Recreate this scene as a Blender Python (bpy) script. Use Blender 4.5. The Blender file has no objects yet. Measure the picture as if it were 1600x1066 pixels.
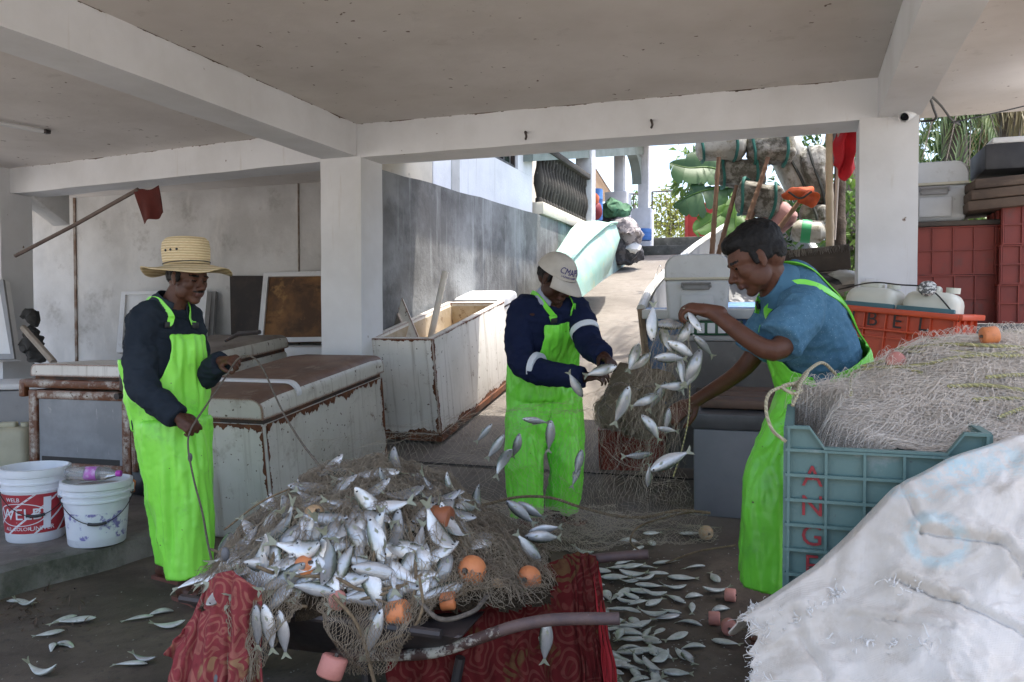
import bpy, bmesh, math, random
from math import sin, cos, pi, radians, sqrt
from mathutils import Vector, Matrix, Euler, Quaternion, noise as mnoise

scene = bpy.context.scene
COL = scene.collection
random.seed(11)

# ------------------------------------------------------------------ camera, world, sun, exposure
AZ, PIT, CH, FPX = radians(19.3), radians(1.47), 1.32, 1285.0
cam_data = bpy.data.cameras.new('camera')
cam_data.sensor_width = 36.0
cam_data.lens = 36.0 * FPX / 1600.0
cam_data.clip_start, cam_data.clip_end = 0.05, 3000
cam = bpy.data.objects.new('camera', cam_data)
COL.objects.link(cam)
cam.location = (0, 0, CH)
cam.rotation_euler = (pi / 2 - PIT, 0, AZ)
scene.camera = cam

SUN_EL, SUN_AZ = radians(77), radians(72)     # SUN_AZ: compass-like angle from +Y towards +X
SUN_DIR = Vector((cos(SUN_EL) * sin(SUN_AZ), cos(SUN_EL) * cos(SUN_AZ), sin(SUN_EL)))
world = bpy.data.worlds.new('World')
scene.world = world
world.use_nodes = True
wn = world.node_tree
sky = wn.nodes.new('ShaderNodeTexSky')
sky.sky_type = 'NISHITA'
sky.sun_disc = False
sky.sun_elevation = SUN_EL
sky.sun_rotation = SUN_AZ
sky.air_density, sky.dust_density, sky.ozone_density = 1.0, 4.0, 1.0
bg = wn.nodes['Background']
bg.inputs['Strength'].default_value = 0.15
wn.links.new(sky.outputs['Color'], bg.inputs['Color'])

sd = bpy.data.lights.new('sun', 'SUN')
sd.energy, sd.angle, sd.color = 2.45, radians(0.6), (1.0, 0.95, 0.86)
sun = bpy.data.objects.new('sun', sd)
COL.objects.link(sun)
sun.rotation_euler = (-SUN_DIR).to_track_quat('-Z', 'Y').to_euler()

scene.view_settings.view_transform = 'Standard'
scene.view_settings.look = 'None'
scene.view_settings.exposure = 1.86
scene.view_settings.gamma = 1.0
scene.cycles.use_denoising = True
scene.cycles.max_bounces = 10
scene.cycles.diffuse_bounces = 6
scene.cycles.glossy_bounces = 3
scene.cycles.transparent_max_bounces = 16
scene.cycles.transmission_bounces = 6
scene.cycles.sample_clamp_indirect = 6.0
scene.cycles.caustics_reflective = False
scene.cycles.caustics_refractive = False

# ------------------------------------------------------------------ where a photo point lies in the place
Z = Vector((0, 0, 1))
RV = Vector((cos(AZ), sin(AZ), 0))
FH = Vector((-sin(AZ), cos(AZ), 0))
FWD = FH * cos(PIT) - Z * sin(PIT)
UPV = FH * sin(PIT) + Z * cos(PIT)
CAM = Vector((0, 0, CH))

def ray(px, py):
    return RV * ((px - 800) / FPX) - UPV * ((py - 533) / FPX) + FWD
def P(px, py, z): return CAM + ray(px, py) * z
def PZ(px, py, h):
    r = ray(px, py); return CAM + r * ((h - CH) / r.z)
def PY(px, py, Y):
    r = ray(px, py); return CAM + r * (Y / r.y)
def PX(px, py, X):
    r = ray(px, py); return CAM + r * (X / r.x)
def RF(r, f, z=0.0): return RV * r + FH * f + Vector((0, 0, z))
def V(*a): return Vector(a or (0, 0, 0))

RAMP0, RAMP1, RAMP2 = 3.7, 5.43, 17.5
def ramp_z(Y):
    if Y < RAMP0: return 0.0
    if Y < RAMP1: return (Y - RAMP0) * 0.16
    if Y < RAMP2: return (RAMP1 - RAMP0) * 0.16 + (Y - RAMP1) * 0.2
    return (RAMP1 - RAMP0) * 0.16 + (RAMP2 - RAMP1) * 0.2
def PG(px, py):
    r = ray(px, py); lo, hi = 0.5, 40.0
    for _ in range(50):
        m = (lo + hi) / 2; p = CAM + r * m
        if p.z > ramp_z(p.y): lo = m
        else: hi = m
    p = CAM + r * lo; p.z = ramp_z(p.y); return p

# ------------------------------------------------------------------ objects, parts, labels
def tag(o, label=None, cat=None, group=None, kind=None):
    if label: o['label'] = label
    if cat: o['category'] = cat
    if group: o['group'] = group
    if kind: o['kind'] = kind
    return o
def chain_matrix(o):
    m = Matrix.Identity(4)
    while o is not None:
        m = o.matrix_basis @ m; o = o.parent
    return m
def thing(name, label, cat, loc=(0, 0, 0), rot=None, group=None):
    o = bpy.data.objects.new(name, None); COL.objects.link(o)
    o.empty_display_size = 0.1
    o.location = loc
    if rot is not None:
        o.rotation_euler = rot.to_euler() if isinstance(rot, (Matrix, Quaternion)) else rot
    return tag(o, label, cat, group)
def link_mesh(name, me, m, parent=None, world=False, smooth=True, ang=38):
    o = bpy.data.objects.new(name, me); COL.objects.link(o)
    for q in (m if isinstance(m, (list, tuple)) else [m]):
        me.materials.append(q)
    if smooth:
        me.shade_smooth()
        if ang: me.set_sharp_from_angle(angle=radians(ang))
    if parent is not None:
        o.parent = parent
        if world: me.transform(chain_matrix(parent).inverted())
    return o
def children(o): return [c for c in bpy.data.objects if c.parent == o]
def copy_tree(o, parent=None, kids=None):
    c = o.copy(); COL.objects.link(c); c.parent = parent
    for ch in (kids if kids is not None else list(o.children)):
        d = ch.copy(); COL.objects.link(d); d.parent = c
        for g in list(ch.children):
            e = g.copy(); COL.objects.link(e); e.parent = d
    return c

def frame(x=None, z=None, y=None):
    """rotation matrix from approximate axes"""
    if x is not None and z is not None:
        x = x.normalized(); yy = z.cross(x).normalized(); zz = x.cross(yy)
        return Matrix((x, yy, zz)).transposed()
    if z is not None:
        zz = z.normalized(); t = V(1, 0, 0) if abs(zz.x) < .9 else V(0, 1, 0)
        yy = zz.cross(t).normalized(); xx = yy.cross(zz)
        return Matrix((xx, yy, zz)).transposed()
def rotz(a): return Matrix.Rotation(a, 3, 'Z')
def TR(loc, rot=None):
    m = (rot.to_matrix() if isinstance(rot, (Euler, Quaternion)) else rot).to_4x4() if rot is not None else Matrix.Identity(4)
    return Matrix.Translation(Vector(loc)) @ m

def ring(c, u, v, ru, rv, n=20, e=2.0):
    out = []
    for i in range(n):
        a = 2 * pi * i / n; ca, sa = cos(a), sin(a)
        k = (abs(ca) ** e + abs(sa) ** e) ** (-1.0 / e)
        out.append(c + u * (ru * k * ca) + v * (rv * k * sa))
    return out

def smooth_path(pts, n=8):
    """Catmull-Rom through pts"""
    pts = [Vector(p) for p in pts]
    if len(pts) < 3: return pts
    out = []
    ext = [pts[0] * 2 - pts[1]] + pts + [pts[-1] * 2 - pts[-2]]
    for i in range(1, len(ext) - 2):
        a, b, c, d = ext[i - 1:i + 3]
        for k in range(n):
            t = k / n
            out.append(0.5 * ((2 * b) + (c - a) * t + (2 * a - 5 * b + 4 * c - d) * t * t + (3 * b - a - 3 * c + d) * t ** 3))
    out.append(pts[-1]); return out

class MB:
    def __init__(s): s.bm = bmesh.new(); s.mi = 0
    def _face(s, vs):
        try: f = s.bm.faces.new(vs)
        except ValueError: return
        f.material_index = s.mi
    def merge(s, tmp, M=None):
        if M is not None: tmp.transform(M)
        for f in tmp.faces: f.material_index = s.mi
        me = bpy.data.meshes.new('t'); tmp.to_mesh(me); tmp.free()
        s.bm.from_mesh(me); bpy.data.meshes.remove(me); return s
    def box(s, size, loc=(0, 0, 0), rot=None, bev=0.0, seg=2, taper=None):
        t = bmesh.new(); bmesh.ops.create_cube(t, size=1.0)
        for v in t.verts:
            k = 1.0
            if taper is not None and v.co.z < 0: k = taper
            v.co = V(v.co.x * size[0] * k, v.co.y * size[1] * k, v.co.z * size[2])
        if bev > 0: bmesh.ops.bevel(t, geom=list(t.edges), offset=bev, segments=seg, profile=.5, affect='EDGES')
        return s.merge(t, TR(loc, rot))
    def hexa(s, c8, bev=0.0, seg=2):
        """8 corners: bottom 4 ccw, top 4 ccw"""
        t = bmesh.new(); vs = [t.verts.new(c) for c in c8]
        for f in ((3, 2, 1, 0), (4, 5, 6, 7), (0, 1, 5, 4), (1, 2, 6, 5), (2, 3, 7, 6), (3, 0, 4, 7)):
            t.faces.new([vs[i] for i in f])
        if bev > 0: bmesh.ops.bevel(t, geom=list(t.edges), offset=bev, segments=seg, profile=.5, affect='EDGES')
        return s.merge(t)
    def loft(s, rings, cap=True, closed=False):
        R = [[s.bm.verts.new(p) for p in r] for r in rings]
        n = len(R[0])
        for a, b in zip(R, R[1:] + ([R[0]] if closed else [])):
            for i in range(n):
                j = (i + 1) % n
                s._face((a[i], a[j], b[j], b[i]))
        if cap and not closed:
            s._face(list(reversed(R[0]))); s._face(R[-1])
        return s
    def tube(s, pts, r, n=8, cap=True):
        pts = [Vector(p) for p in pts]
        m = len(pts); rings = []
        t0 = (pts[1] - pts[0]).normalized()
        ref = V(0, 0, 1) if abs(t0.z) < .9 else V(1, 0, 0)
        u = t0.cross(ref).normalized()
        for i, p in enumerate(pts):
            t = (pts[min(i + 1, m - 1)] - pts[max(i - 1, 0)])
            t = t.normalized() if t.length > 1e-9 else t0
            u = (u - t * u.dot(t)); u = u.normalized() if u.length > 1e-6 else t.orthogonal().normalized()
            v = t.cross(u)
            rr = r[i] if isinstance(r, (list, tuple)) else r
            rings.append([p + u * (rr * cos(2 * pi * k / n)) + v * (rr * sin(2 * pi * k / n)) for k in range(n)])
        return s.loft(rings, cap)
    def lathe(s, prof, loc=(0, 0, 0), rot=None, n=28, closed=False):
        M = TR(loc, rot)
        rings = [[M @ V(max(r, 1e-4) * cos(2 * pi * k / n), max(r, 1e-4) * sin(2 * pi * k / n), z) for k in range(n)] for r, z in prof]
        return s.loft(rings, cap=not closed, closed=closed)
    def ell(s, loc, rad, rot=None, sub=3):
        t = bmesh.new(); bmesh.ops.create_icosphere(t, subdivisions=sub, radius=1.0)
        for v in t.verts: v.co = V(v.co.x * rad[0], v.co.y * rad[1], v.co.z * rad[2])
        return s.merge(t, TR(loc, rot))
    def grid(s, nx, ny, fn, wrap=False):
        R = [[s.bm.verts.new(fn(i / nx, j / ny)) for i in range(nx + (0 if wrap else 1))] for j in range(ny + 1)]
        for j in range(ny):
            for i in range(nx):
                k = (i + 1) % len(R[0])
                s._face((R[j][i], R[j][k], R[j + 1][k], R[j + 1][i]))
        return s
    def poly(s, pts): s._face([s.bm.verts.new(p) for p in pts]); return s
    def slab(s, pts, th):
        """flat outline pts extruded by vector th"""
        a = [s.bm.verts.new(p) for p in pts]; b = [s.bm.verts.new(Vector(p) + th) for p in pts]
        s._face(list(reversed(a))); s._face(b)
        for i in range(len(a)):
            j = (i + 1) % len(a); s._face((a[i], a[j], b[j], b[i]))
        return s
    def jitter(s, amp, sc, seed=0.0):
        for v in s.bm.verts:
            q = v.co * sc + V(seed, seed * 1.7, seed * .3)
            v.co += mnoise.noise_vector(q) * amp
        return s
    def mesh(s, name, fix=True):
        if fix: bmesh.ops.recalc_face_normals(s.bm, faces=s.bm.faces)
        me = bpy.data.meshes.new(name); s.bm.to_mesh(me); s.bm.free(); return me
    def build(s, name, m, parent=None, world=False, smooth=True, ang=38, fix=True):
        return link_mesh(name, s.mesh(name, fix), m, parent, world, smooth, ang)

def sheet(name, m, nx, ny, fn, th=0.0, parent=None, world=False, ang=60):
    b = MB(); b.grid(nx, ny, fn)
    o = b.build(name, m, parent, world, ang=ang)
    if th:
        md = o.modifiers.new('thick', 'SOLIDIFY'); md.thickness = th; md.offset = 0
    return o

def baked(mb, voxel, smooth_it=3, factor=.5, disp=None):
    """union of the closed shapes in mb as one continuous surface"""
    me = mb.mesh('tmp'); o = bpy.data.objects.new('tmp', me); COL.objects.link(o)
    r = o.modifiers.new('r', 'REMESH'); r.mode = 'VOXEL'; r.voxel_size = voxel
    if smooth_it:
        q = o.modifiers.new('s', 'SMOOTH'); q.factor = factor; q.iterations = smooth_it
    dg = bpy.context.evaluated_depsgraph_get()
    out = bpy.data.meshes.new_from_object(o.evaluated_get(dg))
    bpy.data.objects.remove(o); bpy.data.meshes.remove(me)
    if disp:
        out.update()
        nr = [v.normal.copy() for v in out.vertices]
        for v, n in zip(out.vertices, nr): v.co += n * disp(v.co)
    return out

def text_mesh(body, size, extrude=0.002, shear=0.0, spacing=1.0):
    cu = bpy.data.curves.new('txt', 'FONT'); cu.body = body; cu.size = size; cu.extrude = extrude
    cu.align_x = 'CENTER'; cu.align_y = 'CENTER'; cu.shear = shear; cu.space_character = spacing; cu.resolution_u = 3
    o = bpy.data.objects.new('txt', cu); COL.objects.link(o)
    dg = bpy.context.evaluated_depsgraph_get(); dg.update()
    me = bpy.data.meshes.new_from_object(o.evaluated_get(dg))
    bpy.data.objects.remove(o); bpy.data.curves.remove(cu); return me

# ------------------------------------------------------------------ materials
class NT:
    def __init__(s, name):
        s.m = bpy.data.materials.new(name); s.m.use_nodes = True
        s.t = s.m.node_tree; s.b = s.t.nodes['Principled BSDF']
    def n(s, typ, **kw):
        q = s.t.nodes.new(typ)
        for k, v in kw.items(): setattr(q, k, v)
        return q
    def l(s, a, b): s.t.links.new(a, b)
    def coord(s, kind='Object', scale=(1, 1, 1), rnd=True):
        tc = s.n('ShaderNodeTexCoord'); mp = s.n('ShaderNodeMapping'); mp.inputs['Scale'].default_value = scale
        s.l(tc.outputs[kind], mp.inputs['Vector'])
        if rnd:
            oi = s.n('ShaderNodeObjectInfo'); k = s.n('ShaderNodeMath', operation='MULTIPLY'); k.inputs[1].default_value = 23.0
            s.l(oi.outputs['Random'], k.inputs[0]); s.l(k.outputs[0], mp.inputs['Location'])
        return mp.outputs['Vector']
    def noise(s, vec, scale, detail=5, rough=.6, dist=0.0):
        q = s.n('ShaderNodeTexNoise'); q.inputs['Scale'].default_value = scale; q.inputs['Detail'].default_value = detail
        q.inputs['Roughness'].default_value = rough; q.inputs['Distortion'].default_value = dist
        s.l(vec, q.inputs['Vector']); return q.outputs['Fac']
    def ramp(s, fac, a, b, ca=(0, 0, 0, 1), cb=(1, 1, 1, 1)):
        q = s.n('ShaderNodeValToRGB'); e = q.color_ramp.elements
        e[0].position, e[1].position = a, b; e[0].color, e[1].color = ca, cb
        s.l(fac, q.inputs['Fac']); return q.outputs['Color']
    def mix(s, fac, a, b, mode='MIX'):
        q = s.n('ShaderNodeMix', data_type='RGBA', blend_type=mode)
        for sock, val in ((q.inputs[0], fac), (q.inputs[6], a), (q.inputs[7], b)):
            if hasattr(val, 'is_linked') or hasattr(val, 'links'): s.l(val, sock)
            elif isinstance(val, (int, float)): sock.default_value = val
            else: sock.default_value = (*val, 1) if len(val) == 3 else val
        return q.outputs[2]
    def bump(s, h, strength, dist=.01):
        q = s.n('ShaderNodeBump'); q.inputs['Strength'].default_value = strength; q.inputs['Distance'].default_value = dist
        s.l(h, q.inputs['Height']); s.l(q.outputs['Normal'], s.b.inputs['Normal'])

def mat(name, col, rough=.7, col2=None, sc=3.0, lo=.4, hi=.65, dirt=None, dsc=9.0, dlo=.55, dhi=.75, streak=None, ssc=(14, 14, .8), slo=.55, shi=.8,
        rust=None, rsc=2.5, rlo=.6, rhi=.68, edge=None, elo=.14, ehi=.28, erad=.03, bump=.15, bsc=60.0, bd=.004, metal=0.0, spots=None, spsc=30, splo=.68,
        trans=0.0, sss=0.0, rnd=True, spec=.5, sheen=0.0):
    k = NT(name); v = k.coord(rnd=rnd)
    c = col
    if col2 is not None: c = k.mix(k.ramp(k.noise(v, sc, 6), lo, hi), col, col2)
    if dirt is not None: c = k.mix(k.ramp(k.noise(v, dsc, 8, .7), dlo, dhi), c, dirt)
    if streak is not None:
        vs = k.coord(scale=ssc, rnd=rnd); c = k.mix(k.ramp(k.noise(vs, 1.0, 6, .65), slo, shi), c, streak)
    rf = None
    if spots is not None: c = k.mix(k.ramp(k.noise(v, spsc, 3, .5), splo, splo + .04), c, spots)
    if rust is not None:
        rf = k.ramp(k.noise(v, rsc, 9, .72), rlo, rhi)
        rc = k.mix(k.noise(v, 40, 4), (rust[0] * .45, rust[1] * .4, rust[2] * .4), rust)
        c = k.mix(rf, c, rc)
    if edge is not None:
        g = k.n('ShaderNodeNewGeometry'); bv = k.n('ShaderNodeBevel', samples=6); bv.inputs['Radius'].default_value = erad
        dt = k.n('ShaderNodeVectorMath', operation='DOT_PRODUCT'); k.l(g.outputs['Normal'], dt.inputs[0]); k.l(bv.outputs[0], dt.inputs[1])
        a1 = k.n('ShaderNodeMath', operation='MULTIPLY_ADD'); k.l(dt.outputs['Value'], a1.inputs[0]); a1.inputs[1].default_value = -2.5; a1.inputs[2].default_value = 2.25
        a = k.n('ShaderNodeMath', operation='MULTIPLY_ADD'); k.l(k.noise(v, 11, 7, .7), a.inputs[0]); a.inputs[1].default_value = .5; k.l(a1.outputs[0], a.inputs[2])
        c = k.mix(k.ramp(a.outputs[0], elo, ehi), c, edge)
    if hasattr(c, 'links'): k.l(c, k.b.inputs['Base Color'])
    else: k.b.inputs['Base Color'].default_value = (*c, 1)
    if isinstance(rough, tuple): k.l(k.ramp(k.noise(v, 6, 5), .35, .65, (rough[0],) * 3 + (1,), (rough[1],) * 3 + (1,)), k.b.inputs['Roughness'])
    else: k.b.inputs['Roughness'].default_value = rough
    k.b.inputs['Metallic'].default_value = metal
    k.b.inputs['Specular IOR Level'].default_value = spec
    if trans: k.b.inputs['Transmission Weight'].default_value = trans
    if sss:
        k.b.inputs['Subsurface Weight'].default_value = sss; k.b.inputs['Subsurface Radius'].default_value = (.01, .004, .002); k.b.inputs['Subsurface Scale'].default_value = .5
    if sheen: k.b.inputs['Sheen Weight'].default_value = sheen
    if bump: k.bump(k.noise(v, bsc, 6, .65), bump, bd)
    return k.m

RUST = (.16, .055, .02)
M = {}
M['ceiling'] = mat('ceiling_paint', (.66, .625, .60), .9, (.57, .535, .505), 1.4, .38, .66, dirt=(.36, .33, .30), dsc=3.5, dlo=.60, dhi=.86, spots=(.10, .06, .04), spsc=18, splo=.705, bump=.35, bsc=9, bd=.01)
M['white_wall'] = mat('whitewash', (.69, .70, .72), .85, (.61, .615, .625), 2, .4, .65, streak=(.50, .47, .43), ssc=(18, 18, 1.2), slo=.62, shi=.85, spots=(.14, .09, .06), spsc=13, splo=.74, bump=.2, bsc=14, bd=.006)
M['cream_wall'] = mat('cream_plaster', (.62, .57, .48), .9, (.5, .46, .39), 3, .45, .7, dirt=(.25, .22, .18), dsc=7, dlo=.6, dhi=.75, bump=.3, bsc=12, bd=.01)
M['block_wall'] = mat('weathered_plaster', (.60, .60, .595), .92, (.45, .445, .435), 1.1, .4, .62, dirt=(.24, .22, .2), dsc=2.6, dlo=.56, dhi=.8, streak=(.62, .61, .59), ssc=(4, 4, 1.5), slo=.55, shi=.75, bump=.5, bsc=16, bd=.01)
M['grey_wall'] = mat('smoked_render', (.135, .135, .135), .9, (.26, .27, .275), 1.3, .42, .62, dirt=(.06, .06, .06), dsc=2.2, dlo=.5, dhi=.75, streak=(.40, .42, .42), ssc=(9, 9, .55), slo=.56, shi=.8, bump=.6, bsc=22, bd=.01)
M['teal_wall'] = mat('teal_stained_render', (.25, .36, .34), .9, (.15, .19, .19), 2, .4, .6, streak=(.42, .48, .46), ssc=(9, 9, .55), slo=.55, shi=.75, bump=.6, bsc=22, bd=.01)
M['bright_wall'] = mat('white_render', (.78, .79, .82), .85, (.70, .71, .74), 2.5, .4, .65, streak=(.55, .55, .56), ssc=(12, 12, .6), slo=.6, shi=.8, bump=.5, bsc=30, bd=.01)

def floor_material():
    k = NT('wet_concrete'); v = k.coord(rnd=False)
    g = k.n('ShaderNodeNewGeometry'); sep = k.n('ShaderNodeSeparateXYZ'); k.l(g.outputs['Position'], sep.inputs[0])
    big = k.noise(v, .9, 6, .6, .4); fine = k.noise(v, 9, 8, .7)
    dry = k.mix(k.ramp(big, .35, .65), (.205, .185, .163), (.135, .12, .105))
    dry = k.mix(k.ramp(fine, .5, .75), dry, (.12, .10, .085))
    wet = k.mix(k.ramp(k.noise(v, 1.7, 7, .65, .6), .4, .62), (.066, .050, .037), (.132, .102, .076))
    wet = k.mix(k.ramp(k.noise(v, 22, 6, .7), .55, .75), wet, (.04, .034, .03))
    ad = k.n('ShaderNodeMath', operation='MULTIPLY_ADD'); k.l(big, ad.inputs[0]); ad.inputs[1].default_value = 1.6; k.l(sep.outputs['Y'], ad.inputs[2])
    f = k.n('ShaderNodeMapRange'); k.l(ad.outputs[0], f.inputs['Value']); f.inputs['From Min'].default_value = 5.1; f.inputs['From Max'].default_value = 6.6
    c = k.mix(f.outputs[0], wet, dry)
    pud = k.ramp(k.noise(v, 1.3, 5, .55, .8), .56, .62)
    k.l(c, k.b.inputs['Base Color']); k.b.inputs['Specular IOR Level'].default_value = .28
    r = k.n('ShaderNodeMapRange'); k.l(pud, r.inputs['Value']); r.inputs['To Min'].default_value = .78; r.inputs['To Max'].default_value = .55
    k.l(r.outputs[0], k.b.inputs['Roughness'])
    k.bump(k.noise(v, 26, 9, .75), .45, .012)
    return k.m
M['floor'] = floor_material()
M['ground'] = mat('sunlit_earth', (.44, .42, .385), .95, (.36, .34, .31), .4, .4, .6, dirt=(.2, .18, .14), dsc=3, dlo=.6, dhi=.8, bump=.4, bsc=6, bd=.03, rnd=False)
M['dark_concrete'] = mat('mossy_concrete', (.12, .115, .10), .9, (.07, .07, .06), 4, .4, .6, dirt=(.22, .21, .19), dsc=12, dlo=.58, dhi=.72, bump=.6, bsc=18, bd=.01)
M['platform'] = mat('damp_slab', (.17, .145, .125), (.45, .8), (.105, .09, .078), 1.6, .4, .62, dirt=(.05, .045, .038), dsc=5, dlo=.58, dhi=.7, bump=.5, bsc=20, bd=.01, rnd=False)
M['kerb'] = mat('chipped_kerb', (.20, .18, .155), .9, (.10, .095, .075), 5, .4, .62, dirt=(.055, .06, .04), dsc=8, dlo=.52, dhi=.68, bump=.8, bsc=14, bd=.02, rnd=False)
M['crack'] = mat('open_joint', (.02, .018, .016), .95, bump=0)
M['lead'] = mat('grey_lead', (.12, .12, .125), .6)
M['dark_metal'] = mat('dark_steel', (.035, .033, .034), (.35, .6), (.06, .045, .04), 5, .4, .6, rust=RUST, rsc=7, rlo=.6, rhi=.7, metal=.3)
M['wire'] = mat('black_wire', (.015, .015, .015), .5, bump=0)
M['black_plastic'] = mat('black_plastic', (.02, .02, .022), .45)
# ================================================================== the setting
def struct(b, name, m, **kw):
    o = b.build(name, m, **kw); o['kind'] = 'structure'; return o
YP = 5.5
ZB, ZC = CH + .2232 * YP, CH + .2685 * YP            # beam underside, ceiling
# ground: one sheet, flat under the roof, up the ramp, flat beyond
b = MB()
ys = [-400, -30, -12, -6, -4, -2] + [x * .25 for x in range(-6, 72)] + [18.5, 20, 24, 30, 45, 80, 200, 700]
xs = [-400, -60, -20, -10, -8, -6.5] + [-6 + i * .25 for i in range(0, 37)] + [4, 5, 8, 20, 60, 400]
def gz(x, y):
    z = ramp_z(y)
    if y > 45: z -= (min(y, 200) - 45) * .06
    if y < -60: z = 0
    return z + (mnoise.noise(V(x * 1.3, y * 1.3, 0)) * .006 if abs(y) < 20 and abs(x) < 10 else 0)
gv = [[b.bm.verts.new((x, y, gz(x, y))) for x in xs] for y in ys]
for j in range(len(ys) - 1):
    for i in range(len(xs) - 1):
        b.mi = 0 if (-1.6 < ys[j] < 18 and -8 < xs[i] < 5) else 1
        b._face((gv[j][i], gv[j][i + 1], gv[j + 1][i + 1], gv[j + 1][i]))
struct(b, 'ground', [M['floor'], M['ground']])
# joint across the ramp at the building line
b = MB()
n = 60
pts = [V(-3.1 + 3.2 * i / n, RAMP1 - .02 + .014 * mnoise.noise(V(i * .9, 0, 0)), 0) for i in range(n + 1)]
w = [.012 + .012 * abs(mnoise.noise(V(i * .6, 4, 0))) for i in range(n + 1)]
A = [b.bm.verts.new((p.x, p.y - q, ramp_z(p.y - q) + .010)) for p, q in zip(pts, w)]
B = [b.bm.verts.new((p.x, p.y + q, ramp_z(p.y + q) + .010)) for p, q in zip(pts, w)]
for i in range(n): b._face((A[i], A[i + 1], B[i + 1], B[i]))
struct(b, 'floor_joint', M['crack'])

# raised slab on the left with its broken kerb
kz = .13
b = MB()
e0, e1 = PZ(0, 893, kz), PZ(240, 832, kz)
d = (e1 - e0).normalized()
p0, p1 = e0 - d * 4.0, e0 + d * 2.35
N = 60
top_e = []
for i in range(N + 1):
    q = p0.lerp(p1, i / N); off = V(d.y, -d.x, 0)
    top_e.append(q + off * (mnoise.noise(q * 3) * .03 + mnoise.noise(q * 11) * .012))
bot_e = [q + V(d.y, -d.x, 0) * (.035 + .02 * mnoise.noise(q * 5)) for q in top_e]
inner = [q - V(d.y, -d.x, 0) * .09 for q in top_e]
a = [b.bm.verts.new((q.x, q.y, kz - .012)) for q in top_e]
c = [b.bm.verts.new((q.x, q.y, -.05)) for q in bot_e]
s_ = [b.bm.verts.new((q.x, q.y, kz)) for q in inner]
L = [b.bm.verts.new((-9.5, q.y, kz)) for q in inner]
for i in range(N):
    b.mi = 1; b._face((c[i], c[i + 1], a[i + 1], a[i])); b._face((a[i], a[i + 1], s_[i + 1], s_[i]))
    b.mi = 0; b._face((s_[i], s_[i + 1], L[i + 1], L[i]))
q0 = top_e[-1]
b.mi = 0
b.poly([(-9.5, q0.y - .001, kz), (inner[-1].x, q0.y - .001, kz), (-3.55, q0.y + .3, kz), (-3.55, 8, kz), (-9.5, 8, kz)])
b.mi = 1
b.poly([(-3.55, q0.y + .3, -.05), (-3.55, 8, -.05), (-3.55, 8, kz), (-3.55, q0.y + .3, kz)])
b.poly([(bot_e[-1].x, bot_e[-1].y, -.05), (-3.55, q0.y + .3, -.05), (-3.55, q0.y + .3, kz), (inner[-1].x, q0.y, kz), (top_e[-1].x, top_e[-1].y, kz - .012)])
struct(b, 'raised_slab', [M['platform'], M['kerb']])

# roof slab with beams
YBACK = 1.0
b = MB()
b.box((11.0, 6.72 - YBACK, .16), (-4.0, (6.72 + YBACK) / 2, ZC + .08))
b.box((6.0, 1.35, .16), (-6.46, 7.40, ZC + .083))
ceiling = struct(b, 'ceiling', M['ceiling'], smooth=False)
def beam(name, x0, y0, x1, y1, w, z0=None, z1=None, label=None):
    z0 = ZB if z0 is None else z0; z1 = ZC + .004 if z1 is None else z1
    b = MB(); L = sqrt((x1 - x0) ** 2 + (y1 - y0) ** 2); a = math.atan2(y1 - y0, x1 - x0)
    nseg = max(2, int(L / .15))
    rings = []
    for i in range(nseg + 1):
        s = -L / 2 + L * i / nseg
        r = [V(s, -w / 2, z0), V(s, w / 2, z0), V(s, w / 2, z1), V(s, -w / 2, z1)]
        for k in range(2):
            r[k] = r[k] + V(0, 0, .008 * mnoise.noise(V(s * 2.2, k * 5, x0)))
        rings.append(r)
    b.loft(rings)
    for v in b.bm.verts: v.co = Matrix.Translation(((x0 + x1) / 2, (y0 + y1) / 2, 0)) @ Matrix.Rotation(a, 4, 'Z') @ v.co
    bmesh.ops.bevel(b.bm, geom=[e for e in b.bm.edges if len(e.link_faces) == 2 and e.calc_face_angle(0) > .9], offset=.008, segments=2, affect='EDGES')
    return struct(b, name, M['white_wall'])
PWL = .0637 * YP
XL0, XL1 = -.633 * YP, -.5695 * YP                    # near pillar
XR0, XR1 = .061 * YP, .121 * YP                       # right pillar
beam('front_beam', XL0 + .03, YP + .17, XR1, YP + .17, .33)
beam('back_room_beam', -7.8, 6.2, XL0 + .02, 5.74, .30, ZB + .004)
# beams running towards the viewer
bl = beam('side_beam', XL0 + .165, YBACK, XL0 + .165, YP - .004, .30, ZB + .003)
br = beam('side_beam', XR0 + .22, YBACK, XR0 + .22, YP + .02, .24, ZB + .003)
beam('side_beam', -7.45, YBACK, -7.45, 6.0, .30, ZB + .002)
b = MB(); b.hexa([(-7.45, 6.2, ZB - .01), (-7.22, 6.2, ZB - .01), (-7.22, 6.62, ZB - .24), (-7.45, 6.62, ZB - .24), (-7.45, 6.2, ZC), (-7.22, 6.2, ZC), (-7.22, 6.62, ZC), (-7.45, 6.62, ZC)], bev=.006); struct(b, 'back_room_bracket', M['block_wall'])

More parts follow.
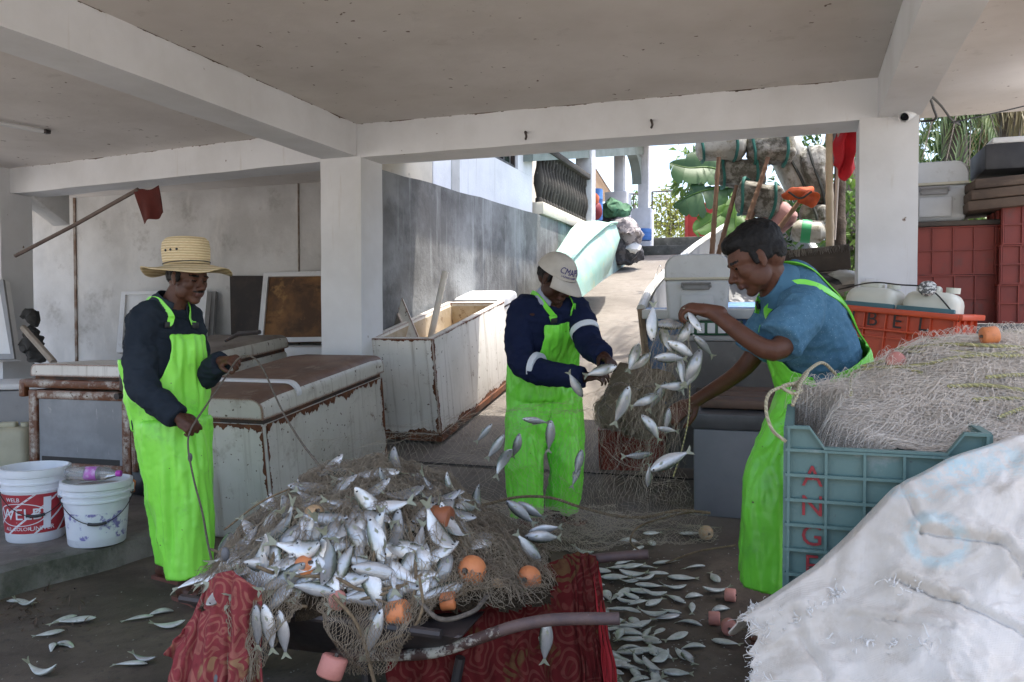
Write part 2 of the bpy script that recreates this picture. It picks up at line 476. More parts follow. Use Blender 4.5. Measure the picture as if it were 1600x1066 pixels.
# dark broken line where the beams meet the ceiling
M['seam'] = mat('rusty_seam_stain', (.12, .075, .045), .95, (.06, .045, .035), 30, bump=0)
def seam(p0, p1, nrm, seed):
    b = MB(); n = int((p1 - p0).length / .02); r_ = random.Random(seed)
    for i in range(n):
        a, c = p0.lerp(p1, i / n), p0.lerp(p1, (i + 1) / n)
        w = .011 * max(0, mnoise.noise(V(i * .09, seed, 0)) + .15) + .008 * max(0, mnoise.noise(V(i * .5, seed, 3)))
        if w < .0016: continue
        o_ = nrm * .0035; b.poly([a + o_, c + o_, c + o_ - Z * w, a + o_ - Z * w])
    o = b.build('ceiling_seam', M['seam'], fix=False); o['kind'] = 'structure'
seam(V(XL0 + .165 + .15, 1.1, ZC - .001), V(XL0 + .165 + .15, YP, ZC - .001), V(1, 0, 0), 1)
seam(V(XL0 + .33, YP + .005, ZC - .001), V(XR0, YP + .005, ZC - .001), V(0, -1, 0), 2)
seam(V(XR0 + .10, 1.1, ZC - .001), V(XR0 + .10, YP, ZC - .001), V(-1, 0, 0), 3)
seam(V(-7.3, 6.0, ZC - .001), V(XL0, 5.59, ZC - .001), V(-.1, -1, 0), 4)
def pillar(x0, x1, y0, y1, z0, z1, label):
    b = MB(); w, dp = x1 - x0, y1 - y0; nz = 24
    rings = []
    for i in range(nz + 1):
        z = z0 + (z1 - z0) * i / nz
        r = []
        for (sx, sy) in ((-1, -1), (1, -1), (1, 1), (-1, 1)):
            r.append(V((x0 + x1) / 2 + sx * (w / 2) + .004 * mnoise.noise(V(z * 3, sx * 4, sy * 9 + x0)), (y0 + y1) / 2 + sy * dp / 2 + .004 * mnoise.noise(V(z * 3, sx * 7, sy * 2)), z))
        rings.append(r)
    b.loft(rings)
    bmesh.ops.bevel(b.bm, geom=[e for e in b.bm.edges if len(e.link_faces) == 2 and e.calc_face_angle(0) > .9], offset=.007, segments=2, affect='EDGES')
    o = b.build('pillar', M['white_wall'])
    tag(o, label, 'pillar', 'white pillars carrying the roof')
    return o
pillar(XL0, XL1, YP - .002, YP + .335, .0, ZB + .012, 'white square pillar between the chest freezers and the dark grey wall')
pillar(XR0, XR1, YP - .003, YP + .325, .0, ZB + .012, 'white square pillar under the security camera beside the red crate stacks')
pillar(-7.62, -7.25, 5.85, 6.2, .0, ZB + .002, 'whitewashed pillar cut by the left edge with a freezer lid leaning on it')

# concrete bracket under the beam in the back room and the wall behind
def wall_thing(name, label, pts, th, m, cat='wall', group=None):
    b = MB(); b.slab(pts, th); o = b.build(name, m, smooth=False); return tag(o, label, cat, group)
YW = 7.7
bw = wall_thing('back_wall', 'mottled grey plaster wall behind the straw hat and leaning freezer lids', [(-9.5, YW, 0), (-3.34, YW, 0), (-3.34, YW, 3.4), (-9.5, YW, 3.4)], V(0, .2, 0), M['block_wall'])
b = MB()
for px in (116, 466):
    q = PY(px, 320, YW - .012); z0_, z1_ = .3, 3.0
    b.box((.035 if px < 200 else .012, .018, 2.6), (q.x, YW - .008, 1.6))
b.build('wall_pipe', mat('rusty_conduit', (.30, .27, .24), .8, (.15, .09, .06), 6, .4, .6), bw, True)
# ---- long side wall of the ramp: dark grey dado, white wall above
XW = -3.25
zt = lambda Y: 2.55 + (Y - 5.88) * .034
b = MB()
YS = [5.86 + i * .3 for i in range(0, 41)]
rows = [[b.bm.verts.new((XW + .015 * mnoise.noise(V(y, z, 3)), y, z0)) for y in YS for z0 in [z]] for z in (0, .8, 1.4, 2.0)]
topv = [b.bm.verts.new((XW, y, zt(y) + .02 * mnoise.noise(V(y * 1.5, 1, 1)))) for y in YS]
rows.append(topv)
for j in range(len(rows) - 1):
    for i in range(len(YS) - 1):
        b.mi = 1 if YS[i] > 11.0 else 0
        b._face((rows[j][i], rows[j][i + 1], rows[j + 1][i + 1], rows[j + 1][i]))
b.mi = 0
bk = [b.bm.verts.new((XW - .22, y, zt(y))) for y in YS]
for i in range(len(YS) - 1): b._face((topv[i], topv[i + 1], bk[i + 1], bk[i]))
e_ = [b.bm.verts.new((XW - .22, YS[0], z)) for z in (0, zt(YS[0]))]
b._face((rows[0][0], topv[0], bk[0], e_[0]))
o = b.build('retaining_wall', [M['grey_wall'], M['teal_wall']], ang=60)
tag(o, 'smoke stained dark grey wall running up beside the ramp', 'wall')
# upper house wall with window
house = thing('house', 'white house wall with a barred window above the dark grey wall', 'house', (XW - .1, 8, 2.5))
b = MB()
yA, yB, yW0, yW1 = 5.86, 10.38, PX(770, 240, XW).y, PX(821, 262, XW).y
ySt = PX(692, 290, XW).y
zs, zh = 3.2, 4.5
xw = XW - .10
def vq(y0, y1, z0, z1, th=.18): b.box((th, y1 - y0, z1 - z0), (xw - th / 2, (y0 + y1) / 2, (z0 + z1) / 2))
vq(ySt, yB, 2.5, zs); vq(ySt, yW0, zs + .001, zh); vq(yW1, yB, zs + .001, zh); vq(yW0 + .001, yW1 - .001, zh - .5, zh)
b.build('wall', M['bright_wall'], house, True, smooth=False)
b = MB(); b.box((2.6, 4.6, .14), (XW - .75, 8.12, 4.62)); b.build('roof', M['bright_wall'], house, True, smooth=False)  # eave out of view, added to shade the white wall below
b = MB(); xw2 = xw + .03
b.box((.18, ySt - yA, 2.2), (xw - .10, (yA + ySt) / 2 - .002, 3.55))
b.jitter(.004, 5)
b.build('old_wall', M['cream_wall'], house, True, smooth=False)
b = MB()
ym = (yW0 + yW1) / 2; wl = yW1 - yW0
for yy in (yW0 + .02, yW1 - .02, yW0 + wl * .36, yW0 + wl * .64): b.box((.05, .04, .8), (xw - .06, yy, zs + .40))
b.box((.05, wl, .05), (xw - .062, ym, zs + .025)); b.box((.05, wl, .04), (xw - .058, ym, zs + .45))
fr = b.build('window', M['dark_metal'], house, True, smooth=False)
b = MB(); b.box((.01, wl - .02, .8), (xw - .11, ym, zs + .4))
b.build('pane', mat('window_glass', (.03, .05, .04), .05, bump=0), fr, True, smooth=False)
# ---- balustrade of dark turned balusters
bal = thing('balustrade', 'dark weathered balustrade of turned balusters beside the white wall', 'balustrade', (XW - .05, 11.7, 2.75))
mb_ = mat('black_mould_balusters', (.026, .023, .02), .9, (.05, .044, .038), 5, .4, .65, dirt=(.20, .18, .16), dsc=16, dlo=.6, dhi=.75)
y0b, y1b = 10.42, 13.0
b = MB(); b.box((.2, y1b - y0b, .09), (XW - .05, (y0b + y1b) / 2, 3.62), bev=.015); b.build('rail', mb_, bal, True)
b = MB(); b.box((.2, y1b - y0b, .16), (XW - .06, (y0b + y1b) / 2, 2.80), bev=.01); b.build('plinth', M['cream_wall'], bal, True)
prof = [(.05, 0), (.05, .06), (.035, .08), (.045, .14), (.075, .26), (.07, .36), (.04, .48), (.035, .56), (.05, .60), (.05, .70)]
n = 17
for i in range(n):
    b = MB(); y = y0b + .09 + (y1b - y0b - .18) * i / (n - 1)
    b.lathe(prof, (XW - .05, y, 2.875), n=12); b.build('baluster', mb_, bal, True)
# ================================================================== chest freezers and everything on the left
FZ = dict(col=(.56, .54, .48), rough=.45, col2=(.46, .44, .38), sc=2.5, dirt=(.24, .20, .15), dsc=7, dlo=.56, dhi=.8, streak=(.26, .22, .17), ssc=(26, 26, 1.0), slo=.54, shi=.82, rust=RUST, rsc=3.5, rlo=.63, rhi=.69, edge=RUST, elo=.06, ehi=.22, bump=.1, bsc=30, spots=(.10, .07, .045), spsc=34, splo=.655)
M['fz_cream'] = mat('cream_enamel', **FZ)
M['fz_white'] = mat('white_enamel', **{**FZ, 'col': (.74, .72, .68), 'col2': (.64, .62, .57), 'dirt': (.42, .36, .28), 'dlo': .60, 'rsc': 5, 'rlo': .635, 'rhi': .69, 'splo': .69})
M['fz_rusty'] = mat('rust_eaten_enamel', **{**FZ, 'rsc': 6, 'rlo': .44, 'rhi': .54, 'col': (.60, .58, .53), 'elo': -.04, 'ehi': .16, 'erad': .05})
M['fz_top'] = mat('rusted_lid_top', (.20, .125, .085), .6, (.11, .06, .04), 3, .4, .62, dirt=(.34, .28, .22), dsc=6, dlo=.56, dhi=.75, rust=(.20, .085, .04), rsc=4, rlo=.5, rhi=.7, bump=.3, bsc=40)
M['fz_dusty'] = mat('dusty_lid_top', (.25, .22, .19), .8, (.16, .13, .11), 3, .4, .62, dirt=(.10, .07, .05), dsc=8, dlo=.6, dhi=.75, bump=.3, bsc=40)
M['fz_grey'] = mat('grey_enamel', (.28, .28, .285), .5, (.22, .22, .225), 2, .4, .65, dirt=(.14, .13, .12), dsc=8, dlo=.62, dhi=.8, spots=(.5, .5, .5), spsc=40, splo=.74, bump=.1)
M['panel_grey'] = mat('galvanised_panel', (.27, .29, .32), .4, (.20, .215, .235), 3, .42, .6, dirt=(.42, .42, .42), dsc=7, dlo=.66, dhi=.74, streak=(.48, .48, .48), ssc=(22, 22, 3), slo=.66, shi=.72, rust=RUST, rsc=3, rlo=.68, rhi=.74, metal=.2)
M['gasket'] = mat('dark_gasket', (.05, .035, .028), .8, (.12, .05, .025), 9, .45, .6)
M['inside'] = mat('stained_liner', (.55, .47, .36), .7, (.42, .33, .22), 5, .4, .6, rust=(.22, .11, .05), rsc=12, rlo=.58, rhi=.68, bump=.3)
M['lid_white'] = mat('white_lid_plastic', (.68, .69, .70), .5, (.58, .58, .58), 3, .45, .7, dirt=(.32, .28, .23), dsc=10, dlo=.62, dhi=.78)
M['foam_brown'] = mat('soaked_foam', (.23, .115, .045), .85, (.085, .045, .025), 2.6, .38, .6, dirt=(.33, .19, .07), dsc=5, dlo=.58, dhi=.72, streak=(.05, .028, .016), ssc=(3, 3, 7), slo=.58, shi=.72, bump=.4, bsc=30)
M['black_panel'] = mat('burnt_black_board', (.028, .022, .02), .75, (.05, .036, .03), 5, .45, .65, dirt=(.09, .05, .03), dsc=12, dlo=.68, dhi=.75)

def rrect(w, h, r, n=5, flat_bottom=False):
    """rounded outline (x,z) centred in x, from z=0 to h"""
    out = []
    for cx, cz, a0 in ((w / 2 - r, h - r, 0), (-w / 2 + r, h - r, 90)):
        for i in range(n + 1):
            a = radians(a0 + 90 * i / n); out.append((cx + r * cos(a), cz + r * sin(a)))
    out += [(-w / 2, 0), (w / 2, 0)]
    return out
def chest(label, loc, rot, W, L, H, mbody, mtop, mlid, lidh=.14, split=None, legs=True, group='old chest freezers along the wall'):
    """closed chest freezer: local x width, y length (0 = near end), z up"""
    t = thing('chest_freezer', label, 'freezer', loc, rot, group)
    b = MB(); b.box((W, L, H), (0, L / 2, H / 2 + .03), bev=.022, seg=3)
    b.build('body', mbody, t)
    b = MB(); b.box((W - .03, L - .03, .035), (0, L / 2, H + .04)); b.build('gasket', M['gasket'], t)
    prof = rrect(W + .02, lidh, lidh * .55)
    b = MB()
    nd = 8
    rings = []
    for i in range(nd + 1):
        y = -.012 + (L + .024) * i / nd
        k = .86 if i in (0, nd) else 1.0
        rings.append([V(x * (1 - (1 - k) * .12), y, H + .058 + z * (k if z > .02 else 1)) for x, z in prof])
    b.loft(rings)
    for f in b.bm.faces:
        f.normal_update(); f.material_index = 1 if (abs(f.normal.z) > .55 and f.calc_center_median().z > H + .06) else 0
    lid = b.build('lid', [mlid, mtop], t)
    if split:
        b = MB(); outer = [(x * 1.02, z + .012) for x, z in prof[:-2]]
        rs = []
        for y in (split - .022, split + .022):
            rs.append([V(x, y, H + .062 + z) for x, z in outer] + [V(x * .985, y, H + .062 + z - .014) for x, z in reversed(outer)])
        b.loft(rs); b.build('divider', M['lid_white'], lid)
    if legs:
        for sx in (-1, 1):
            for y in (.06, L - .06):
                b = MB(); b.box((.05, .05, .06), (sx * (W / 2 - .06), y, 0)); b.build('foot', M['dark_metal'], t)
    return t
def rx(a): return Matrix.Rotation(radians(a), 3, 'X')
def rzx(z, x): return Matrix.Rotation(radians(z), 3, 'Z') @ Matrix.Rotation(radians(x), 3, 'X')

M['rust_run'] = mat('rust_run', RUST, .9, (.07, .028, .014), 14, .35, .65, dirt=(.30, .17, .08), dsc=22, dlo=.58, dhi=.75, bump=.4, rnd=False)
def rust_edges(parent, runs, seed=0):
    """ragged rust along edges: (start, end, direction it spreads, outward normal, mean width), local coordinates"""
    b = MB()
    for k, (p0, p1, sp, nr, w) in enumerate(runs):
        p0, p1, sp, nr = (Vector(q) for q in (p0, p1, sp, nr)); n = max(8, int((p1 - p0).length / .008))
        prev = None
        for i in range(n + 1):
            q = p0.lerp(p1, i / n) + nr * .0018
            ww = w * max(0.06, .55 + 1.3 * mnoise.noise(V(i * .05, k * 3.1, seed)) + .8 * mnoise.noise(V(i * .21, k * 5, seed + 2)) + .5 * mnoise.noise(V(i * .8, k, seed + 7)))
            a, c = b.bm.verts.new(q), b.bm.verts.new(q + sp * ww)
            if prev: b._face((prev[0], a, c, prev[1]))
            prev = (a, c)
    return b.build('rust_stain', M['rust_run'], parent, smooth=False, fix=False)
# the big cream freezer in the middle
big = chest('long cream chest freezer with a rusted brown domed lid in front of the pillar', (-3.17, 3.96, .01), rx(7.5), .70, 1.40, .70, M['fz_cream'], M['fz_top'], M['fz_cream'], split=.34)
rust_edges(big, [((.35, .012, .06), (.35, .012, .72), (0, 1, 0), (1, 0, 0), .022), ((.338, 0, .06), (.338, 0, .72), (-1, 0, 0), (0, -1, 0), .020), ((.35, .02, .728), (.35, 1.38, .728), (0, 0, -1), (1, 0, 0), .045), ((-.33, 0, .728), (.33, 0, .728), (0, 0, -1), (0, -1, 0), .03), ((.35, .02, .035), (.35, 1.38, .035), (0, 0, 1), (1, 0, 0), .02), ((.35, 1.385, .06), (.35, 1.385, .72), (0, -1, 0), (1, 0, 0), .03)], 1)
# freezer behind the man in the straw hat
chest('dusty topped grey chest freezer behind the outstretched hand and rope', (-4.36, 4.98, .13), rx(6.5), .68, .95, .80, M['fz_cream'], M['fz_dusty'], M['fz_cream'], lidh=.12)
b = MB(); b.tube([P(352, 533, 6.15), P(372, 522, 6.1), P(406, 519, 6.0)], [.01, .018, .016]); o = b.build('iron_bar', M['dark_metal']); tag(o, 'dark iron bar lying on the dusty freezer lid', 'bar')

# rust-eaten freezer with a grey door panel
t = thing('rusty_freezer', 'rust eaten freezer with a grey metal panel behind the two buckets', 'freezer', (-4.68, 4.36, .20), rotz(radians(3)))
W, L, H = .86, .56, .60
b = MB(); b.box((W, L, H), (0, L / 2, H / 2 + .03), bev=.015); b.build('body', M['fz_rusty'], t)
b = MB()
for x in (-W / 2 + .035, W / 2 - .035): b.box((.07, .03, H), (x, -.01, H / 2 + .03), bev=.008)
b.box((W - .141, .03, .06), (0, -.0095, H), bev=.006); b.box((W - .141, .03, .10), (0, -.0095, .08), bev=.006)
b.build('door_frame', M['fz_rusty'], t)
b = MB(); b.box((W - .16, .012, .44), (0, -.004, .35)); b.build('panel', M['panel_grey'], t, smooth=False)
b = MB(); b.box((W - .2, .008, .04), (0, -.008, .148)); b.build('slot', M['black_plastic'], t, smooth=False)
for x in (-.12, .13):
    b = MB(); b.box((.12, .012, .06), (x, -.026, .085), bev=.012); b.build('patch', M['panel_grey'], t)
b = MB(); b.box((W + .08, L + .02, .06), (-.04, L / 2 - .02, H + .075), bev=.015); b.box((.05, .05, .1), (-W / 2 - .05, -.01, H + .03), bev=.01)
b.build('rim', M['fz_rusty'], t)
b = MB(); b.box((W - .06, L - .02, .02), (0, L / 2, H + .115)); b.build('gasket', M['gasket'], t)
b = MB(); b.loft([[V(x, y, H + .128 + z) for x, z in rrect(W - .04, .085, .045)] for y in (-.02, L)]); b.build('lid', M['fz_white'], t)
b = MB(); b.box((.05, .05, .12), (W / 2 - .03, -.035, H + .10), bev=.008); b.lathe([(.0, 0), (.022, 0), (.022, .04), (0, .04)], (W / 2 - .05, -.05, H + .01), Euler((pi / 2, 0, 0)), 12); b.build('hinge', M['dark_metal'], t)
b = MB(); b.tube([(W / 2 + .035, -.02, .1), (W / 2 + .03, -.02, .3), (W / 2 + .03, -.018, .62)], .02); b.build('side_pipe', M['fz_rusty'], t)
for sx in (-1, 1):
    for y in (.05, L - .05):
        b = MB(); b.box((.12, .08, .09), (sx * (W / 2 - .07), y, -.018)); b.build('foot', M['dark_concrete'], t)

# long grey freezer at the far left with a loose white lid on it
A = P(-60, 622, 6.55); B = P(262, 603, 6.9)
d = (B - A); ang = math.atan2(d.y, d.x)
t = thing('grey_freezer', 'long dull grey freezer at the left edge behind the rusty one', 'freezer', (A.x, A.y, .13), rotz(ang))
Lg = d.length
Hg = .62
b = MB(); b.box((Lg, .65, Hg), (Lg / 2, .325, Hg / 2), bev=.02); b.build('body', M['fz_grey'], t)
b = MB(); b.box((Lg + .02, .67, .05), (Lg / 2, .325, Hg + .03), bev=.015); b.build('rim', M['lid_white'], t)
q = P(130, 560, 6.95)
t = thing('freezer_lid', 'loose white freezer lid lying flat on the long grey freezer', 'lid', (q.x, q.y, .82), rotz(ang + .12))
b = MB(); b.box((.78, .5, .05), (0, 0, .0), bev=.018); b.build('shell', M['lid_white'], t)
b = MB(); b.box((.70, .42, .012), (0, 0, .029), bev=.004); b.build('liner', M['fz_grey'], t)

# white freezer at the back and lids leaning on the wall above it
q0, q1 = PY(300, 545, 6.95), PY(560, 545, 6.95)
t = thing('white_freezer', 'white chest freezer standing against the mottled wall under the leaning lids', 'freezer', (q0.x, 6.95, .13))
Lw = q1.x - q0.x - .35
b = MB(); b.box((Lw, .68, .80), (Lw / 2, .34, .40), bev=.02); b.build('body', M['fz_grey'], t)
b = MB(); b.box((Lw + .01, .69, .12), (Lw / 2, .34, .865), bev=.02); b.build('lid', M['lid_white'], t)
def leaning(name, label, cat, p4, Y0, Y1, frame_m, panel_m, fw=.05, th=.05):
    """panel given by photo corners: bottom-left, bottom-right, top-right, top-left; bottom at depth Y0, top at Y1"""
    c = [PY(*p4[0], Y0), PY(*p4[1], Y0), PY(*p4[2], Y1), PY(*p4[3], Y1)]
    x = (c[1] - c[0]).normalized(); up = (c[3] - c[0]); n = x.cross(up).normalized()
    t = thing(name, label, cat, c[0])
    b = MB(); b.slab([k - n * .0 for k in c], -n * th); b.build('panel', panel_m, t, True, smooth=False)
    if frame_m:
        b = MB(); cen = sum(c, V()) / 4
        for i in range(4):
            a0, a1 = c[i], c[(i + 1) % 4]
            i0 = a0 + (cen - a0) * (fw * 1.6 / (cen - a0).length); i1 = a1 + (cen - a1) * (fw * 1.6 / (cen - a1).length)
            b.slab([a0 + n * .002, a1 + n * .002, i1 + n * .002, i0 + n * .002], n * .022)
        b.build('frame', frame_m, t, True, ang=30)
    return t
leaning('black_board', 'burnt black board leaning on the grey wall right of the straw hat', 'board', [(361, 527), (418, 527), (414, 431), (359, 431)], 7.50, 7.64, None, M['black_panel'])
leaning('freezer_lid', 'white framed freezer lid with rotten brown foam leaning beside the pillar', 'lid', [(404, 536), (530, 534), (534, 424), (414, 427)], 7.38, 7.58, M['lid_white'], M['foam_brown'])
leaning('freezer_lid', 'clean white freezer lid leaning on the wall behind the man in the straw hat', 'lid', [(184, 552), (318, 548), (326, 455), (192, 457)], 7.3, 7.55, M['lid_white'], M['lid_white'])
leaning('freezer_lid', 'narrow white lid edge leaning on the wall between the hat and the black board', 'lid', [(318, 545), (331, 545), (337, 455), (324, 456)], 7.42, 7.6, None, M['fz_grey'])
leaning('freezer_lid', 'white freezer lid propped up against the pillar at the left edge', 'lid', [(-60, 566), (26, 562), (8, 438), (-60, 440)], 5.55, 5.80, M['fz_grey'], M['lid_white'])
# clutter in the dark corner
b = MB(); b.tube([P(36, 512, 7.2), P(84, 566, 6.9)], [.028, .03], 6); o = b.build('plank', mat('pale_plank', (.35, .30, .25), .8, (.25, .21, .17), 6)); tag(o, 'pale plank leaning in the dark back corner', 'plank')
t = thing('rag_bundle', 'dark bundle of rags and rope in the back left corner', 'bundle', P(50, 560, 7.5))
b = MB()
for (x, y, r) in ((40, 492, .06), (50, 500, .07), (46, 520, .06), (52, 535, .09), (44, 545, .07), (58, 555, .09)): b.ell(P(x, y, 7.4), (r, r, r * .8))
b.jitter(.05, 9); b.jitter(.02, 25); b.build('bundle', mat('sooty_rags', (.035, .034, .033), .9, (.09, .088, .085), 7, .5, .7), t, True)

# flag on a pole hanging under the back beam
t = thing('flag', 'dark red flag on a long pole slung under the back beam', 'flag', P(32, 396, 7.0))
b = MB(); b.tube([P(24, 400, 7.0), P(120, 350, 6.85), P(216, 296, 6.6)], .017); b.build('pole', mat('brown_pole', (.10, .07, .06), .6, (.16, .12, .10), 8), t, True)
c4 = [P(209, 300, 6.6), P(248, 291, 6.58), P(257, 334, 6.55), P(224, 350, 6.56)]
def flagfn(u, v):
    a = c4[0].lerp(c4[1], u); bb = c4[3].lerp(c4[2], u); p = a.lerp(bb, v)
    return p + FH * (.025 * sin(u * 9 + v * 2) * v) + Z * (.012 * sin(u * 7))
o = sheet('cloth', mat('dark_red_cloth', (.10, .018, .014), .9, (.06, .012, .01), 6), 14, 14, flagfn, .003, t, True)

# ------------------------------------------------------------------ buckets, bottle, jerrycan
def bucket(label, loc, rz, R, H, m, ang_handle, tilt, lid=False):
    t = thing('bucket', label, 'bucket', loc, Euler((0, 0, rz)), 'paint buckets on the raised slab')
    r0, r1 = R * .84, R
    def rad(z): return r0 + (r1 - r0) * z / H
    b = MB()
    prof = [(0, 0.004), (r0 - .02, 0.004), (r0 - .004, 0), (r0, .006)]
    for z in (.25, .5, .66): prof.append((rad(z * H), z * H))
    for zc in (.70, .80, .90): prof += [(rad(zc * H), zc * H - .004), (rad(zc * H) + .009, zc * H), (rad(zc * H) + .009, zc * H + .008), (rad(zc * H) + .002, zc * H + .012)]
    prof += [(r1 + .010, H - .03), (r1 + .010, H), (r1 - .004, H + .003), (r1 - .01, H - .005), (r0 - .012, .02), (0, .018)]
    b.lathe(prof, n=48, closed=False)
    body = b.build('body', m, t)
    b = MB()
    n = 24; pts = []
    for i in range(n + 1):
        a = -pi / 2 + pi * i / n
        dr = cos(a) ** 1.1 if cos(a) > 0 else 0
        zz = H * .84 - H * .46 * dr; rr_ = rad(zz) + .016
        pts.append(V(rr_ * sin(a), -rr_ * cos(a), zz))
    b.tube(pts, .0024, 6); hd = b.build('handle', M['wire'], t)
    b = MB(); b.tube(pts[10:15], .008, 8); b.build('grip', M['black_plastic'], hd)
    for sx in (-1, 1):
        b = MB(); b.box((.03, .04, .05), (sx * R * 1.0, 0, H * .84), bev=.006); b.build('lug', m, t)
    return t, body, rad
M['bucket_white'] = mat('scuffed_white_plastic', (.74, .76, .80), .45, (.62, .64, .68), 4, .45, .7, dirt=(.38, .38, .38), dsc=9, dlo=.64, dhi=.8)
def wrapped(me, rad, z0, a0, off, nv=1):
    for v in me.vertices:
        z = z0 + v.co.y; r = rad(z) + off + v.co.z; a = a0 + v.co.x / rad(z)
        v.co = V(r * sin(a), -r * cos(a), z)
    return me
def subdiv(me, cuts=2):
    bm = bmesh.new(); bm.from_mesh(me); bmesh.ops.triangulate(bm, faces=bm.faces)
    bmesh.ops.subdivide_edges(bm, edges=bm.edges, cuts=cuts); bm.to_mesh(me); bm.free(); return me
c1 = PZ(56, 839, .13); R1, H1 = .168, .39
toC = math.atan2(-c1.x, -c1.y)
face = pi - (-toC) + pi
rz1 = math.atan2(c1.x, -c1.y) * 0 + math.atan2(c1.y, c1.x) - pi / 2
t1, body1, rad1 = bucket('open white bucket with a worn red printed band and wire handle', (c1.x, c1.y, .13), rz1, R1, H1, M['bucket_white'], 0, radians(58))
M['red_print'] = mat('worn_red_print', (.42, .035, .045), .5, (.34, .025, .035), 5, .4, .6, dirt=(.70, .70, .72), dsc=14, dlo=.66, dhi=.70, bump=0)
M['white_print'] = mat('white_print', (.74, .75, .78), .5, dirt=(.42, .05, .06), dsc=20, dlo=.68, dhi=.74, bump=0)
# band of print on the bucket
b = MB(); a0, a1, z0, z1 = -1.75, 1.75, .052, .262
b.grid(60, 4, lambda u, v: V((rad1(z0 + (z1 - z0) * v) + .0012) * sin(a0 + (a1 - a0) * u), -(rad1(z0 + (z1 - z0) * v) + .0012) * cos(a0 + (a1 - a0) * u), z0 + (z1 - z0) * v))
band = b.build('printed_band', M['red_print'], t1, fix=True)
for (u0, u1) in ((-.26, .02), (-.12, .14), (.02, .26), (-.40, -.2), (.14, .32)):   # slanting white stripes
    b = MB(); w = .012
    def st(u, v, u0=u0, u1=u1):
        z = z0 + (z1 - z0) * u; x = u0 + (u1 - u0) * u + (v - .5) * w * 1.3
        a = x / .15 - .15; r = rad1(z) + .0020
        return V(r * sin(a), -r * cos(a), z)
    b.grid(14, 1, st); b.build('stripe', M['white_print'], band)
for body_, size, zz, aa in (('WELB', .085, .155, -.52), ('UNIVER', .034, .078, .22), ('WELB', .03, .235, -.72), ('ALL COLOR', .026, .078, -.62)):
    me = subdiv(text_mesh(body_, size, .0006)); wrapped(me, rad1, zz, aa, .0034); link_mesh('lettering', me, M['white_print'], band, ang=None)
b = MB()
def ovl(u, v):
    a = 2 * pi * u; k = 1 + .07 * v; x = .125 * cos(a) * k; z = .155 + .058 * sin(a) * k; an = x / .15 - .52; r = rad1(z) + .0028
    return V(r * sin(an), -r * cos(an), z)
b.grid(48, 1, ovl); b.build('oval_border', M['white_print'], band)
b = MB(); b.box((.035, .004, .17), (0, 0, 0))
for v in b.bm.verts:
    z = .16 + v.co.z; a = .36 + v.co.x / .15; r = rad1(z) + .004 - v.co.y; v.co = V(r * sin(a), -r * cos(a), z)
b.build('white_panel', M['bucket_white'], band)

M['bucket_print2'] = mat('faded_print_plastic', (.74, .76, .80), .45, (.64, .66, .70), 4, .45, .7, dirt=(.42, .42, .42), dsc=9, dlo=.66, dhi=.8, rust=(.30, .28, .62), rsc=11, rlo=.52, rhi=.57)
c2 = PZ(152, 846, .13); R2, H2 = .168, .335
rz2 = math.atan2(c2.y, c2.x) - pi / 2
t2, body2, rad2 = bucket('white bucket with faded blue print carrying a plastic bottle', (c2.x, c2.y, .13), rz2, R2, H2, M['bucket_white'], 0, radians(60))
b = MB(); b.grid(50, 6, lambda u, v: V((rad2(.04 + .14 * v) + .001) * sin(-1.3 + 2.6 * u), -(rad2(.04 + .14 * v) + .001) * cos(-1.3 + 2.6 * u), .04 + .14 * v)); b.build('faded_print', M['bucket_print2'], t2)
b = MB(); b.lathe([(0, 0), (R2 - .016, 0), (R2 - .016, .004), (0, .004)], (0, 0, H2 * .88), n=40); b.build('contents', mat('murky_water', (.30, .25, .22), .2, (.2, .16, .14), 6), t2)
# bottle lying across the bucket
M['clear_plastic'] = mat('clear_bottle', (.75, .74, .76), .12, bump=.1, trans=.75, spec=.5)
q = V(c2.x, c2.y, .13 + H2 + .035) - FH * .02
bt = thing('plastic_bottle', 'crushed clear bottle with a pink label lying across the white bucket', 'bottle', q, frame(x=RV, z=Z))
rotx = Euler((0, pi / 2, 0))
b = MB(); b.lathe([(0, -.15), (.03, -.15), (.036, -.14), (.034, -.10), (.037, -.05), (.036, .03), (.034, .06), (.015, .115), (.014, .13), (0, .13)], (0, 0, 0), rotx, 20); b.jitter(.004, 30); b.build('bottle', M['clear_plastic'], bt)
b = MB(); b.lathe([(.0372, -.045), (.0382, -.03), (.0382, .01), (.0372, .02)], (0, 0, 0), rotx, 20); b.build('label', mat('pink_label', (.48, .14, .50), .4, (.62, .42, .66), 30, .45, .6, rnd=False), bt)
b = MB(); b.lathe([(0, .118), (.0165, .118), (.0165, .142), (0, .142)], (0, 0, 0), rotx, 16); b.build('cap', mat('magenta_cap', (.45, .05, .42), .4), bt)
# jerrycan behind the first bucket
def jerrycan(label, loc, rot, w, d, h, m, mcap=None, group=None):
    t = thing('jerrycan', label, 'jerrycan', loc, rot, group)
    b = MB(); b.box((w, d, h * .86), (0, 0, h * .43), bev=min(w, d) * .22, seg=4); b.box((w * .45, d * .3, h * .16), (-w * .12, 0, h * .87), bev=.018, seg=3)
    b.jitter(.008, 9); b.build('body', m, t)
    b = MB(); b.lathe([(0, 0), (.034, 0), (.034, .03), (0, .03)], (w * .30, 0, h * .86), n=18); b.build('cap', mcap or m, t)
    return t
M['can'] = mat('yellowed_plastic', (.52, .50, .37), .5, (.42, .40, .29), 3, .4, .65, dirt=(.25, .23, .17), dsc=7, dlo=.58, dhi=.78, sss=.0)
q = PZ(22, 738, .13)
jerrycan('yellowed jerrycan standing behind the red printed bucket', q, rotz(AZ + .1), .30, .24, .42, M['can'])
